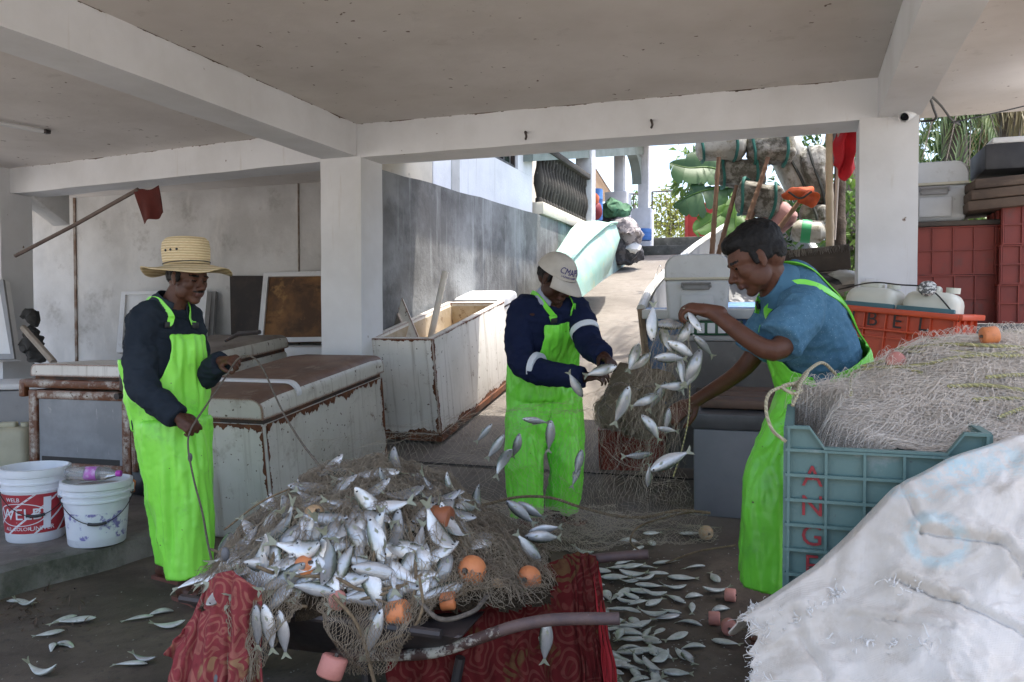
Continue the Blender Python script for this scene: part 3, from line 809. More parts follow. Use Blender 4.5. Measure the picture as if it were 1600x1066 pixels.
# orange tool bag in the gap beside the apron
q = PZ(226, 772, .13)
t = thing('tool_bag', 'black and orange bag in the dark gap beside the green apron', 'bag', q)
b = MB(); b.ell((0, 0, .10), (.10, .10, .12)); b.jitter(.025, 12); b.build('bag', M['black_plastic'], t)
b = MB(); b.ell((-.02, -.065, .08), (.06, .055, .055)); b.jitter(.015, 20); b.build('pocket', mat('orange_cloth', (.50, .17, .03), .8, (.3, .1, .02), 12), t)

# ------------------------------------------------------------------ open white freezer on the ramp
slope = 11.3
A = PG(690, 695)
fw_, fl_, fh_ = .58, 1.62, .80
t = thing('open_freezer', 'white open chest freezer tilted on the ramp beside the pillar', 'freezer', (A.x, A.y, A.z + .01), rx(slope))
b = MB(); th = .065
b.box((th, fl_, fh_), (-th / 2, fl_ / 2, fh_ / 2 + .03), bev=.006)
b.box((th, fl_, fh_), (-fw_ + th / 2, fl_ / 2, fh_ / 2 + .03), bev=.006)
b.box((fw_ - 2 * th + .004, th, fh_ - .002), (-fw_ / 2, th / 2 + .001, fh_ / 2 + .03)); b.box((fw_ - 2 * th + .004, th, fh_ - .002), (-fw_ / 2, fl_ - th / 2 - .001, fh_ / 2 + .03))
b.box((fw_ - .02, fl_ - .02, .08), (-fw_ / 2, fl_ / 2, .08))
b.build('body', M['fz_white'], t)
b = MB(); w2, l2 = fw_ - 2 * th - .012, fl_ - 2 * th - .012
for (s, c) in (((.008, l2, fh_ - .12), (-th - .004, fl_ / 2, fh_ / 2 + .06)), ((.008, l2, fh_ - .12), (-fw_ + th + .004, fl_ / 2, fh_ / 2 + .06)), ((w2, .008, fh_ - .12), (-fw_ / 2, th + .006, fh_ / 2 + .06)), ((w2, .008, fh_ - .12), (-fw_ / 2, fl_ - th - .006, fh_ / 2 + .06)), ((w2, l2, .01), (-fw_ / 2, fl_ / 2, .42))):
    b.box(s, c)
b.build('liner', M['inside'], t, smooth=False)
b = MB()
b.box((fw_ + .02, .02, .05), (-fw_ / 2, -.008, .045)); b.box((.02, fl_, .05), (.006, fl_ / 2, .045))
b.build('base_rail', mat('rusted_rail', RUST, .9, (.05, .025, .015), 8, .4, .6, dirt=(.3, .26, .22), dsc=12, dlo=.6), t)
rust_edges(t, [((0, .006, .05), (0, .006, .82), (0, 1, 0), (1, 0, 0), .022), ((-.008, 0, .05), (-.008, 0, .82), (-1, 0, 0), (0, -1, 0), .020), ((0, .01, .075), (0, fl_, .075), (0, 0, 1), (1, 0, 0), .035), ((0, .01, .825), (0, fl_, .825), (0, 0, -1), (1, 0, 0), .012), ((-fw_, 0, .825), (0, 0, .825), (0, 0, -1), (0, -1, 0), .016), ((-fw_, 0, .075), (0, 0, .075), (0, 0, 1), (0, -1, 0), .03)], 5)
for y in (.15, fl_ - .2):
    b = MB(); b.box((fw_ - .1, .1, .05), (-fw_ / 2, y, .006)); b.build('block', M['dark_concrete'], t)
b = MB(); b.tube([P(673, 528, 7.2), P(690, 450, 7.15), P(696, 424, 7.15)], [.028, .028, .028], 12); o = b.build('plastic_pipe', mat('white_pvc', (.78, .77, .74), .4, (.66, .62, .56), 4)); tag(o, 'white plastic pipe standing in the open freezer', 'pipe')
# lid leaning between pillar and freezer
c = [PY(592, 530, 6.2), PY(656, 532, 6.2), PY(617, 438, 6.5), PY(592, 445, 6.5)]
t = thing('freezer_lid', 'dirty white moulded freezer lid leaning inside the open freezer against the wall', 'lid', c[0])
x_ = (c[1] - c[0]).normalized(); n_ = x_.cross(c[3] - c[0]).normalized()
b = MB(); b.slab(c, -n_ * .045); b.build('shell', M['fz_white'], t, True, ang=30)
for (f0, f1) in ((.12, .42), (.52, .86)):
    lq = lambda u, v: (c[0].lerp(c[1], u)).lerp(c[3].lerp(c[2], u), v) + n_ * .004
    b = MB(); b.slab([lq(.0, f0), lq(.68, f0), lq(.62, f1), lq(.0, f1)], n_ * .004); b.build('recess', mat('grimy_recess', (.24, .22, .19), .7, (.12, .11, .10), 6), t, True, smooth=False)
    b = MB(); b.tube([lq(.0, f0), lq(.72, f0), lq(.64, f1), lq(.0, f1)], .012, 6); b.build('rib', M['fz_white'], t, True)
# another white freezer further up the ramp
A2 = PG(800, 585); A2.x = -2.62
t = chest('bright white freezer further up the ramp behind the open one', (-3.03, 7.72, ramp_z(7.72)), rx(slope), .5, .5, .66, M['fz_white'], M['lid_white'], M['lid_white'], lidh=.1)

# ------------------------------------------------------------------ upturned teal boat against the wall
M['teal_boat'] = mat('teal_boat_paint', (.26, .45, .38), .6, (.34, .50, .44), 2.2, .4, .62, dirt=(.48, .42, .22), dsc=3.4, dlo=.54, dhi=.74, streak=(.50, .58, .52), ssc=(6, 2, 6), slo=.62, shi=.8, bump=.2, bsc=20)
t = thing('upturned_boat', 'pale teal boat hull stood on its side against the ramp wall', 'boat', (-3.0, 10.5, ramp_z(10.5)))
def bring(Y, pts):
    return [PY(px, py, Y) for px, py in pts]
hull = [
    bring(9.25, [(852, 425), (862, 423), (873, 430), (884, 448), (888, 466), (880, 474), (862, 474), (852, 452)]),
    bring(9.6, [(858, 408), (874, 402), (890, 410), (901, 440), (905, 468), (890, 482), (868, 482), (856, 450)]),
    bring(10.3, [(874, 386), (894, 376), (917, 380), (932, 412), (930, 448), (908, 464), (880, 470), (870, 430)]),
    bring(11.2, [(892, 358), (920, 351), (948, 354), (960, 388), (950, 428), (925, 440), (900, 440), (890, 400)]),
    bring(11.9, [(905, 346), (935, 345), (962, 350), (969, 372), (956, 415), (935, 425), (912, 425), (905, 385)]),
    bring(12.5, [(916, 350), (940, 348), (962, 352), (968, 370), (958, 402), (940, 410), (922, 410), (914, 380)])]
b = MB(); b.loft(hull)
bmesh.ops.subdivide_edges(b.bm, edges=b.bm.edges[:], cuts=1, use_grid_fill=True, smooth=.6)
b.build('hull', M['teal_boat'], t, True, ang=50)
b = MB(); b.tube(smooth_path([h[2] + V(.01, -.01, .02) for h in hull]), .022, 6); b.build('keel_strip', M['teal_boat'], t, True)
# ================================================================== the ramp top: porch, gate, heap, trees
M['porch_white'] = mat('porch_white', (.62, .63, .66), .85, (.50, .51, .54), 3, .4, .65, dirt=(.35, .34, .33), dsc=8, dlo=.6, dhi=.8)
M['porch_green'] = mat('porch_green_paint', (.21, .25, .23), .85, (.16, .19, .175), 3)
M['soffit'] = mat('porch_soffit', (.60, .56, .54), .9)
ZG = ramp_z(18)
porch = thing('porch', 'raised porch with slim white columns and a green beam at the ramp top', 'porch', (-3.3, 15, 2.7))
cols = []
for (px, w, Y) in ((915, .27, 13.1), (968, .20, 16.9), (1006, .22, 17.9)):
    q = PY(px, 300, Y); cols.append(q)
    b = MB(); b.box((w, w, 2.6), (q.x, Y, 3.62 + (Y - 13.1) * .06), bev=.01); b.build('column', M['porch_white'], porch, True)
for (px, py0, w, Y) in ((966, 302, .46, 16.85), (1004, 327, .42, 17.85)):
    q = PY(px, py0, Y); b = MB(); zb = 1.9
    b.box((w, w, q.z - zb), (q.x, Y, (q.z + zb) / 2), bev=.012); b.build('pedestal', M['porch_white'], porch, True)
qa, qb = cols[0], cols[2]
zb = PY(915, 247, 13.1).z; zt_ = zb + .35
zY = lambda y, d=0.0: zb + .2 * (y - 13.1) + d
b = MB(); b.hexa([(-3.44, 10.0, zY(10)), (-3.22, 10.0, zY(10)), (-3.22, 18.1, zY(18.1)), (-3.44, 18.1, zY(18.1)), (-3.44, 10.0, zY(10, .38)), (-3.22, 10.0, zY(10, .38)), (-3.22, 18.1, zY(18.1, .38)), (-3.44, 18.1, zY(18.1, .38))]); b.build('beam', M['porch_green'], porch, True, smooth=False)
zb0 = zb; zb = zY(17.2)
b = MB()                                             # curved bracket before the last column
cv = [V(-3.33, 17.6 - .9 + .9 * sin(a), zb - .55 + .0 + .55 * (1 - 0) - .55 * (1 - cos(a)) * 0 - .55 * (1 - sqrt(max(0, 1 - sin(a) ** 2)))) for a in [i * pi / 2 / 10 for i in range(11)]]
for sx in (-.1,):
    A = [b.bm.verts.new(p + V(-.1, 0, 0)) for p in cv]; B = [b.bm.verts.new(p + V(.1, 0, 0)) for p in cv]
    A2_ = [b.bm.verts.new(V(p.x - .1, p.y, zb + .01)) for p in cv]; B2_ = [b.bm.verts.new(V(p.x + .1, p.y, zb + .01)) for p in cv]
    for i in range(10):
        b._face((A[i], A[i + 1], B[i + 1], B[i])); b._face((B[i], B[i + 1], B2_[i + 1], B2_[i])); b._face((A2_[i], A2_[i + 1], A[i + 1], A[i]))
b.build('bracket', M['porch_green'], porch, True)
zb = zb0
b = MB(); b.hexa([(-6.3, 10.0, zY(10, .385)), (-3.1, 10.0, zY(10, .385)), (-3.1, 18.2, zY(18.2, .385)), (-6.3, 18.2, zY(18.2, .385)), (-6.3, 10.0, zY(10, .54)), (-3.1, 10.0, zY(10, .54)), (-3.1, 18.2, zY(18.2, .54)), (-6.3, 18.2, zY(18.2, .54))])
b.box((1.75, 1.1, .16), (-2.22, 17.4, 5.20)); b.box((.14, 1.1, .32), (-1.27, 17.4, 5.14)); b.build('roof', M['soffit'], porch, True, smooth=False)
b = MB(); b.box((.2, 10, 2.6), (-6.2, 14.5, 3.9)); b.build('wall', M['cream_wall'], porch, True, smooth=False)
b = MB(); b.lathe([(0, 0), (.06, .0), (.05, .08), (.02, .12), (0, .12)], (-2.3, 17.2, 5.0), n=12); b.build('lamp', M['porch_white'], porch, True)
# sloping tiled awning beyond
c = [PY(928, 262, 18.5), PY(960, 312, 18.5), PY(930, 318, 19.8), PY(912, 262, 19.8)]
t = thing('awning', 'pale orange sloping awning roof beyond the porch columns', 'awning', c[0])
b = MB(); b.slab(c, V(0, 0, .06)); b.build('roof_sheet', mat('terracotta_sheet', (.60, .42, .30), .8, (.70, .55, .42), 4), t, True, smooth=False)
# two steps at the top of the ramp and the flat beyond
b = MB()
zs0 = ramp_z(17.5)
b.box((4.6, .5, .22), (-1.2, 17.85, zs0 + .10), bev=.015); b.box((4.6, 2.2, .44), (-1.2, 19.2, zs0 + .21), bev=.015)
b.jitter(.012, 4)
o = b.build('steps', M['dark_concrete']); tag(o, 'two dark mossy concrete steps at the top of the ramp', 'steps')
# wire gate
gp0, gp1 = PY(1019, 300, 19.9), PY(1092, 300, 19.9)
gz0, gz1 = zs0 + .44, gp0.z
t = thing('wire_gate', 'thin wire gate standing on the steps before the bright tree', 'gate', (gp0.x, 19.9, gz0))
for x in (gp0.x, gp1.x):
    b = MB(); b.tube([(x, 19.9, gz0), (x, 19.9, gz1)], .02, 6); b.build('post', M['dark_metal'], t, True)
for zz, rr_ in ((gz1, .018), (gz0 + .45, .008)):
    b = MB(); b.tube([(gp0.x, 19.9, zz), (gp1.x, 19.9, zz)], rr_, 6); b.build('rail', M['dark_metal'], t, True)
b = MB()
for i in range(1, 10):
    x = gp0.x + (gp1.x - gp0.x) * i / 10; b.tube([(x, 19.9, gz0), (x, 19.9, gz1)], .005, 5)
b.build('wires', M['dark_metal'], t, True)
gq = [PY(900, 305, 19.9), PY(1000, 303, 19.9)]
t = thing('handrail', 'thin steel handrail between the porch columns', 'handrail', gq[0])
b = MB(); b.tube([gq[0], gq[1]], .02, 6)
for k in (.35, .62, .9): p = gq[0].lerp(gq[1], k); b.tube([p, p - V(0, 0, 1.4)], .015, 6)
b.build('rail', M['dark_metal'], t, True)
# red sheet-metal gate behind the banana
c = [PY(1073, 372, 18.6), PY(1132, 372, 18.6), PY(1132, 318, 18.6), PY(1073, 320, 18.6)]
t = thing('red_gate', 'red sheet metal gate behind the banana leaves', 'gate', c[0])
M['red_paint'] = mat('red_gate_paint', (.46, .04, .03), .6, (.36, .03, .025), 3)
b = MB(); b.slab(c, V(0, .04, 0)); b.build('sheet', M['red_paint'], t, True, smooth=False)
b = MB(); b.tube([c[0] - V(0, .03, .25), c[3] - V(0, .03, -.03)], .04, 6); b.tube([c[3] - V(0, .03, 0), c[2] - V(0, .03, 0)], .03, 6); b.build('frame', M['red_paint'], t, True)
# heap of bags against the wall at the top
t = thing('bag_heap', 'dark heap of bags, cloth and netting piled at the ramp top', 'heap', PY(970, 395, 15.6))
hb = (('heap', [(952, 370, .34), (965, 385, .4), (978, 392, .3), (958, 350, .28), (990, 398, .16), (948, 335, .2)], (.035, .035, .04), (.09, .085, .09)),
      ('green_cloth', [(958, 328, .22), (968, 333, .2), (952, 322, .12)], (.03, .10, .05), (.06, .17, .09)),
      ('netting', [(975, 358, .25), (984, 368, .22), (968, 365, .24)], (.30, .27, .27), (.10, .09, .10)),
      ('white_bag', [(988, 386, .11)], (.6, .6, .6), (.4, .4, .42)))
for nm, es, c0, c1_ in hb:
    b = MB()
    for (px, py, r) in es: b.ell(PY(px, py, 15.4 - (.2 if nm != 'heap' else 0)), (r, r, r * .9))
    b.jitter(.10, 5, 2); b.jitter(.04, 14, 5)
    b.build(nm, mat(nm + '_cloth', c0, .8, c1_, 9, .5, .56, bump=.6, bsc=20), t, True)
def drum(label, loc, r, h, m, group=None):
    t = thing('drum', label, 'drum', loc, None, group)
    b = MB(); b.lathe([(0, 0), (r * .94, 0), (r, .03), (r, h * .33), (r * 1.04, h * .35), (r, h * .37), (r, h * .66), (r * 1.04, h * .68), (r, h * .70), (r, h - .03), (r * .95, h), (r * .9, h - .01), (0, h - .015)], n=24)
    b.build('body', m, t); return t
M['blue_plastic'] = mat('blue_plastic', (.03, .12, .38), .45, (.05, .17, .46), 4)
q = PY(931, 345, 14.2); drum('blue plastic drum beside the first porch column', q, .12, .55, M['blue_plastic'])
t = thing('lifejacket', 'orange and red lifejacket hanging above the blue drum', 'lifejacket', PY(930, 320, 14.1))
b = MB(); b.ell(PY(929, 312, 14.1), (.09, .08, .12)); b.jitter(.02, 9); b.build('collar', mat('orange_nylon', (.65, .16, .06), .7), t, True)
b = MB(); b.ell(PY(932, 330, 14.1), (.10, .08, .16)); b.jitter(.02, 9); b.build('vest', mat('dark_red_nylon', (.20, .02, .03), .7), t, True)
q = PY(1006, 376, 17.2); drum('short blue drum by the pedestal at the top of the steps', q, .16, .24, M['blue_plastic'])

# ------------------------------------------------------------------ foliage
def leafmat(name, c0, c1_, tr=.35):
    k = NT(name); v = k.coord(); oi = k.n('ShaderNodeNewGeometry')
    c = k.mix(k.ramp(k.noise(v, 1.7, 4), .35, .65), c0, c1_)
    c = k.mix(oi.outputs['Random Per Island'], c, k.mix(.5, c, (c1_[0] * 1.5, c1_[1] * 1.35, c1_[2] * 1.1)))
    k.l(c, k.b.inputs['Base Color']); k.b.inputs['Roughness'].default_value = .5
    tl = k.n('ShaderNodeBsdfTranslucent'); k.l(c, tl.inputs['Color'])
    mx = k.n('ShaderNodeMixShader'); mx.inputs[0].default_value = tr
    k.l(k.b.outputs[0], mx.inputs[1]); k.l(tl.outputs[0], mx.inputs[2])
    k.l(mx.outputs[0], k.t.nodes['Material Output'].inputs['Surface']); return k.m
M['leaf_yellow'] = leafmat('sunny_leaves', (.10, .13, .02), (.16, .18, .03), .45)
M['leaf_green'] = leafmat('green_leaves', (.045, .10, .025), (.09, .16, .035), .35)
M['leaf_dark'] = leafmat('dark_leaves', (.03, .07, .022), (.055, .11, .03), .3)
M['leaf_banana'] = leafmat('banana_leaf', (.018, .06, .016), (.03, .08, .022), .25)
M['leaf_bright'] = leafmat('young_banana_leaf', (.05, .13, .018), (.075, .17, .024), .4)
M['palm'] = leafmat('palm_leaflets', (.07, .12, .045), (.11, .15, .06), .3)
M['bark'] = mat('bark', (.13, .105, .085), .95, (.075, .06, .05), 9, .4, .6, bump=.8, bsc=30, bd=.02)
rnd = random.Random(5)
def leaf(b, p, d, n, L, w):
    """pointed leaf of four faces folded on its midrib"""
    d = d.normalized(); s = d.cross(n)
    s = s.normalized() if s.length > 1e-5 else d.orthogonal().normalized()
    n = s.cross(d)
    a = b.bm.verts.new(p); m1 = b.bm.verts.new(p + d * L * .5 - n * L * .02); e = b.bm.verts.new(p + d * L - n * L * .15)
    l1 = b.bm.verts.new(p + d * L * .42 + s * w + n * w * .35); r1 = b.bm.verts.new(p + d * L * .42 - s * w + n * w * .35)
    b._face((a, m1, l1)); b._face((a, r1, m1)); b._face((m1, e, l1)); b._face((m1, r1, e))
def rdir(): 
    while True:
        v = V(rnd.uniform(-1, 1), rnd.uniform(-1, 1), rnd.uniform(-1, 1))
        if .05 < v.length < 1: return v.normalized()
def crown(clumps, n, L, w, droop=.3):
    b = MB()
    for (c, r) in clumps:
        k = int(n * r * r)
        for _ in range(k):
            d = rdir(); p = Vector(c) + V(d.x, d.y, d.z * .85) * r * (rnd.random() ** .4)
            dd = (d * .6 + rdir() * .9 - Z * droop)
            leaf(b, p, dd, (Z + rdir() * .7).normalized(), L * rnd.uniform(.6, 1.25), w * rnd.uniform(.7, 1.2))
    return b
def tree(name, label, cat, base, clumps, n, L, w, m, trunk_r=.12, group=None, droop=.3):
    t = thing(name, label, cat, base, None, group)
    crown(clumps, n, L, w, droop).build('crown', m, t, True, smooth=False, fix=False)
    b = MB(); base = Vector(base); top = sum((Vector(c) for c, r in clumps), V()) / len(clumps)
    mid = base.lerp(top, .5) + V(.1, .1, 0) * trunk_r * 3
    b.tube(smooth_path([base, mid, top]), [trunk_r * (1 - .6 * i / 16) for i in range(17)], 8)
    for c, r in clumps: b.tube(smooth_path([mid.lerp(top, .3), mid.lerp(Vector(c), .6) + V(0, 0, .1), c]), [trunk_r * .45 * (1 - .8 * i / 16) for i in range(17)], 6)
    b.build('trunk', M['bark'], t, True); return t
def cl(lst, Y): return [(PY(px, py, Y + dy), r) for (px, py, r, dy) in lst]
tree('tree', 'sunny yellow green tree standing beyond the wire gate', 'tree', PY(1045, 372, 27), cl([(1045, 330, .75, 27), (1058, 345, .6, 26.5), (1030, 352, .55, 27), (1040, 308, .5, 27.5), (1062, 322, .45, 27), (1072, 352, .5, 27), (1010, 350, .4, 27.4), (1048, 362, .6, 26.2)], 0), 420, .16, .05, M['leaf_yellow'])
tree('tree', 'darker green tree crown glimpsed left of the last porch column', 'tree', PY(985, 360, 28), cl([(992, 335, .6, 28), (985, 352, .5, 28), (994, 312, .4, 28.4)], 0), 380, .17, .05, M['leaf_green'])
tree('mango_tree', 'mango branch with drooping leaves above the banana', 'tree', PY(1112, 372, 14.5), cl([(1078, 245, .26, 13), (1085, 262, .24, 13), (1075, 283, .22, 13), (1068, 296, .16, 13.1), (1092, 240, .22, 13)], 0), 620, .24, .035, M['leaf_green'], .05, droop=.8)
# banana: leaf blades on a stem
def blade(b, pts, w, tear=0.0, side=None, seed=0):
    """long leaf along pts with half-width w, torn into strips"""
    path = smooth_path(pts, 8); n = len(path); r_ = random.Random(seed)
    for sgn in (-1, 1):
        k = 0
        while k < n - 1:
            run = r_.randint(2, 5) if tear else n - 1
            j = min(n - 1, k + run); sag = r_.uniform(.0, tear)
            rows = []
            for i in range(k, j + 1):
                f = i / (n - 1); ww = w * (sin(pi * min(1, .06 + f * .94)) ** .55)
                t = (path[min(i + 1, n - 1)] - path[max(i - 1, 0)]).normalized()
                s = side if side is not None else t.cross(Z)
                s = (s - t * s.dot(t)).normalized(); nn = t.cross(s)
                if nn.z < 0: nn = -nn
                row = []
                for q in range(4):
                    v = q / 3; p = path[i] + s * (sgn * ww * v) - Z * (sag * v * v * ww * 1.6) + nn * (.16 * ww * sin(v * 2.2)) 
                    row.append(p + s * sgn * .004 * r_.random())
                if tear and i in (k, j): row[3] = row[3].lerp(row[2], .3)
                rows.append(row)
            R = [[b.bm.verts.new(p) for p in r] for r in rows]
            for a in range(len(R) - 1):
                for q in range(3): b._face((R[a][q], R[a + 1][q], R[a + 1][q + 1], R[a][q + 1]))
            k = j
t = thing('banana_plant', 'banana plant with torn leaves behind the bamboo poles', 'plant', PY(1160, 400, 11.5))
Yb = 11.0
bl_ = [([(1150, 275, Yb), (1110, 262, Yb - .2), (1075, 262, Yb - .3), (1046, 255, Yb - .3)], .25, .3, 'leaf_banana'),
       ([(1150, 290, Yb), (1108, 296, Yb - .3), (1078, 306, Yb - .4), (1052, 320, Yb - .4)], .16, 1.5, 'leaf_banana'),
       ([(1155, 318, Yb), (1125, 335, Yb - .3), (1103, 350, Yb - .4), (1083, 362, Yb - .5)], .17, .5, 'leaf_bright'),
       ([(1158, 300, Yb), (1150, 330, Yb - .2), (1148, 360, Yb - .3), (1140, 390, Yb - .4)], .20, .4, 'leaf_bright'),
       ([(1160, 300, Yb), (1180, 262, Yb + .1), (1205, 240, Yb + .2), (1240, 226, Yb + .3)], .2, .4, 'leaf_bright'),
       ([(1165, 320, Yb), (1195, 310, Yb), (1225, 318, Yb), (1245, 340, Yb)], .18, .4, 'leaf_bright')]
for i, (pp, w, tr_, mm) in enumerate(bl_):
    b = MB(); pts = [PY(*q) for q in pp]; blade(b, pts, w, tr_, side=(Z * .75 + FH * .3 - RV * .1) if i < 4 else None, seed=i)
    lf = b.build('leaf', M[mm], t, True, fix=False)
    b = MB(); b.tube(smooth_path(pts), [.018 - .014 * k / 24 for k in range(25)], 6); b.build('midrib', M['leaf_bright'], lf, True)
b = MB(); b.tube(smooth_path([PY(1165, 420, Yb), PY(1160, 360, Yb), PY(1152, 285, Yb)]), .07, 8); b.build('stem', mat('banana_stem', (.20, .22, .10), .7, (.12, .09, .05), 6), t, True)
# bushes behind the buoys and right of the pole
tree('bush', 'dense leafy bush behind the foam buoys', 'bush', PY(1240, 430, 10.5), cl([(1200, 330, .35, 10.2), (1235, 300, .5, 10.6), (1275, 340, .5, 10.4), (1290, 260, .45, 10.8), (1215, 390, .4, 10), (1265, 400, .5, 10), (1300, 380, .4, 10), (1240, 225, .4, 11), (1285, 215, .4, 11)], 0), 520, .13, .035, M['leaf_dark'], .05)
tree('bush', 'sunlit green bush between the red flag pole and the right pillar', 'bush', PY(1330, 470, 8.2), cl([(1328, 330, .22, 8.2), (1322, 365, .22, 8.1), (1334, 395, .25, 8), (1322, 420, .22, 8.0), (1335, 440, .25, 7.8), (1328, 300, .2, 8.4), (1312, 395, .2, 8.2), (1340, 350, .25, 8.3)], 0), 1500, .11, .026, M['leaf_green'], .03)
tree('bush', 'dark leafy shrub glimpsed between the grey cooler and the red crates', 'bush', PY(1525, 420, 8.2), cl([(1520, 330, .22, 8.1), (1535, 345, .25, 8.2), (1510, 350, .2, 8.1), (1525, 300, .22, 8.3), (1545, 310, .3, 8.4), (1450, 330, .25, 8.5), (1480, 300, .3, 8.6)], 0), 900, .11, .03, M['leaf_green'], .03)
tree('tree', 'dark tree filling the gap under the slab on the far right', 'tree', PY(1560, 420, 12), cl([(1500, 215, .6, 12), (1540, 200, .6, 11.8), (1580, 190, .6, 11.5), (1460, 230, .6, 12.3), (1600, 230, .7, 11.5), (1640, 190, .8, 11.5), (1520, 260, .6, 12), (1620, 150, .8, 12), (1465, 290, .6, 12.5), (1700, 220, 1.0, 12), (1520, 330, .7, 12), (1600, 300, .8, 12)], 0), 330, .2, .05, M['leaf_dark'], .12)
# palms
def palm(label, base, fronds, L, m, seed):
    t = thing('palm_tree', label, 'palm', base, None, 'palms beyond the right bay'); r_ = random.Random(seed)
    top = Vector(base)
    for (p0, p1, p2) in fronds:
        b = MB(); path = smooth_path([p0, p1, p2], 12); n = len(path)
        for i, p in enumerate(path[2:]):
            f = i / n; tt = (path[min(i + 3, n - 1)] - path[i]).normalized()
            for sgn in (-1, 1):
                s = tt.cross(Z + RV * .2).normalized() * sgn
                d = (s * .55 + tt * .5 - Z * r_.uniform(.5, 1.0)).normalized()
                leaf(b, p, d, Z, L * (1.05 - .6 * f) * r_.uniform(.8, 1.1), .014)
        fr = b.build('frond', m, t, True, smooth=False, fix=False)
        b = MB(); b.tube(path, [.016 * (1 - .8 * k / n) for k in range(n)], 5); b.build('midrib', M['bark'], fr, True)
    b = MB(); b.tube(smooth_path([V(base[0], base[1], 0.2), V(base[0] + .05, base[1], 1.5), fronds[0][0]]), .11, 8); b.build('trunk', M['bark'], t, True)
    return t
p0 = PY(1490, 165, 8.6)
palm('palm with long hanging fronds just right of the pillar', (p0.x, 8.6, .6), [(p0, PY(1470, 150, 8.3), PY(1440, 250, 8.0)), (p0, PY(1500, 150, 8.3), PY(1478, 255, 8.0)), (p0, PY(1515, 150, 8.4), PY(1515, 260, 8.1)), (p0, PY(1455, 140, 8.4), PY(1425, 230, 8.2)), (p0, PY(1530, 140, 8.5), PY(1560, 220, 8.3))], .45, M['palm'], 3)
p0 = PY(1575, 150, 9.4)
palm('palm with dry brown fronds near the right edge', (p0.x, 9.4, .6), [(p0, PY(1545, 150, 9.2), PY(1525, 260, 9.0)), (p0, PY(1560, 140, 9.2), PY(1545, 240, 9.0)), (p0, PY(1600, 140, 9.2), PY(1610, 250, 9.0)), (p0, PY(1590, 130, 9.2), PY(1580, 230, 9.1))], .5, leafmat('dry_palm', (.12, .11, .05), (.17, .14, .07), .3), 4)
# mass of garden far behind
# boundary wall behind the garden on the right
b = MB(); b.slab([(-.6, 13.2, 1), (8, 13.2, 1), (8, 13.2, 3.6), (-.6, 13.2, 3.2)], V(0, .2, 0)); o = b.build('garden_wall', M['porch_white'], smooth=False); tag(o, 'pale garden wall hidden behind the bushes on the right', 'wall')
# ================================================================== right of the ramp: boat, coolers, buoys, crates
M['boat_white'] = mat('boat_white', (.66, .66, .62), .5, (.52, .51, .47), 2.5, .42, .65, dirt=(.30, .27, .22), dsc=5, dlo=.58, dhi=.78, streak=(.36, .33, .28), ssc=(3, 20, 3), slo=.6, shi=.8)
M['boat_blue'] = mat('worn_blue_boat_paint', (.09, .20, .40), .5, (.05, .11, .24), 3, .4, .62, dirt=(.34, .29, .24), dsc=6, dlo=.60, dhi=.74, streak=(.24, .21, .18), ssc=(16, 16, 3), slo=.6, shi=.74)
M['wood_raw'] = mat('raw_wood', (.36, .27, .19), .8, (.24, .17, .11), 4, .4, .65, streak=(.15, .10, .07), ssc=(3, 20, 20), slo=.55, shi=.75, bump=.4, bsc=30)
M['wood_dark'] = mat('soaked_wood', (.06, .048, .042), .8, (.10, .08, .065), 4, .4, .65, streak=(.16, .13, .11), ssc=(3, 24, 24), slo=.58, shi=.75, bump=.5, bsc=30)
# boat lying along the ramp, transom towards us
boat_y = 6.25
t = thing('fishing_boat', 'white fishing boat with a blue transom lying along the ramp', 'boat', (-.52, boat_y, ramp_z(boat_y)), rx(slope))
def sect(y, w, h, keel, lift):
    hw = w / 2
    return [V(-hw, y, h + lift), V(-hw * .93, y, h * .45 + lift), V(-hw * .66, y, .10 + lift), V(0, y, keel + lift), V(hw * .66, y, .10 + lift), V(hw * .93, y, h * .45 + lift), V(hw, y, h + lift)]
prof_ = [(0, 1.18, .98, .02, 0), (.9, 1.34, .98, .0, 0), (2.2, 1.40, .98, 0, 0), (3.6, 1.25, .98, 0, .05), (4.8, .75, .96, .0, .20), (5.5, .16, .94, .0, .42)]
secs = [sect(*p) for p in prof_]
inner = [[V(p.x * .93, p.y + (.05 if i == 0 else 0), p.z + (.0 if k in (0, 6) else .04)) for k, p in enumerate(s_)] for i, s_ in enumerate(secs)]
def open_loft(b, rows, mi=0):
    R = [[b.bm.verts.new(p) for p in r] for r in rows]
    for a, c in zip(R, R[1:]):
        for i in range(len(a) - 1): b.mi = mi; b._face((a[i], a[i + 1], c[i + 1], c[i]))
    return R
b = MB(); open_loft(b, secs); open_loft(b, inner, 1); b.build('hull', [M['boat_white'], M['fz_grey']], t, ang=50)
b = MB()
for s_ in (0, 6): b.tube(smooth_path([r[s_] for r in secs]), .035, 8)
b.build('gunwale', M['boat_white'], t)
b = MB(); b.slab([p + V(0, 0, 0) for p in secs[0]], V(0, .045, 0)); tr = b.build('transom', M['boat_blue'], t, smooth=False)
b = MB()
sp = secs[0]
for i, j in ((0, 1), (1, 2), (2, 3), (3, 4)): b.tube([sp[i] + V(0, -.012, 0), sp[j] + V(0, -.012, 0)], .028, 6)
b.build('edge_trim', M['wood_raw'], tr)
b = MB(); b.box((1.16, .06, .07), (0, -.012, .945), bev=.01); b.build('top_board', M['lid_white'], tr)
for y in (1.6, 3.2):
    b = MB(); b.box((1.24, .25, .04), (0, y, .70), bev=.01); b.build('thwart', M['boat_blue'], t)

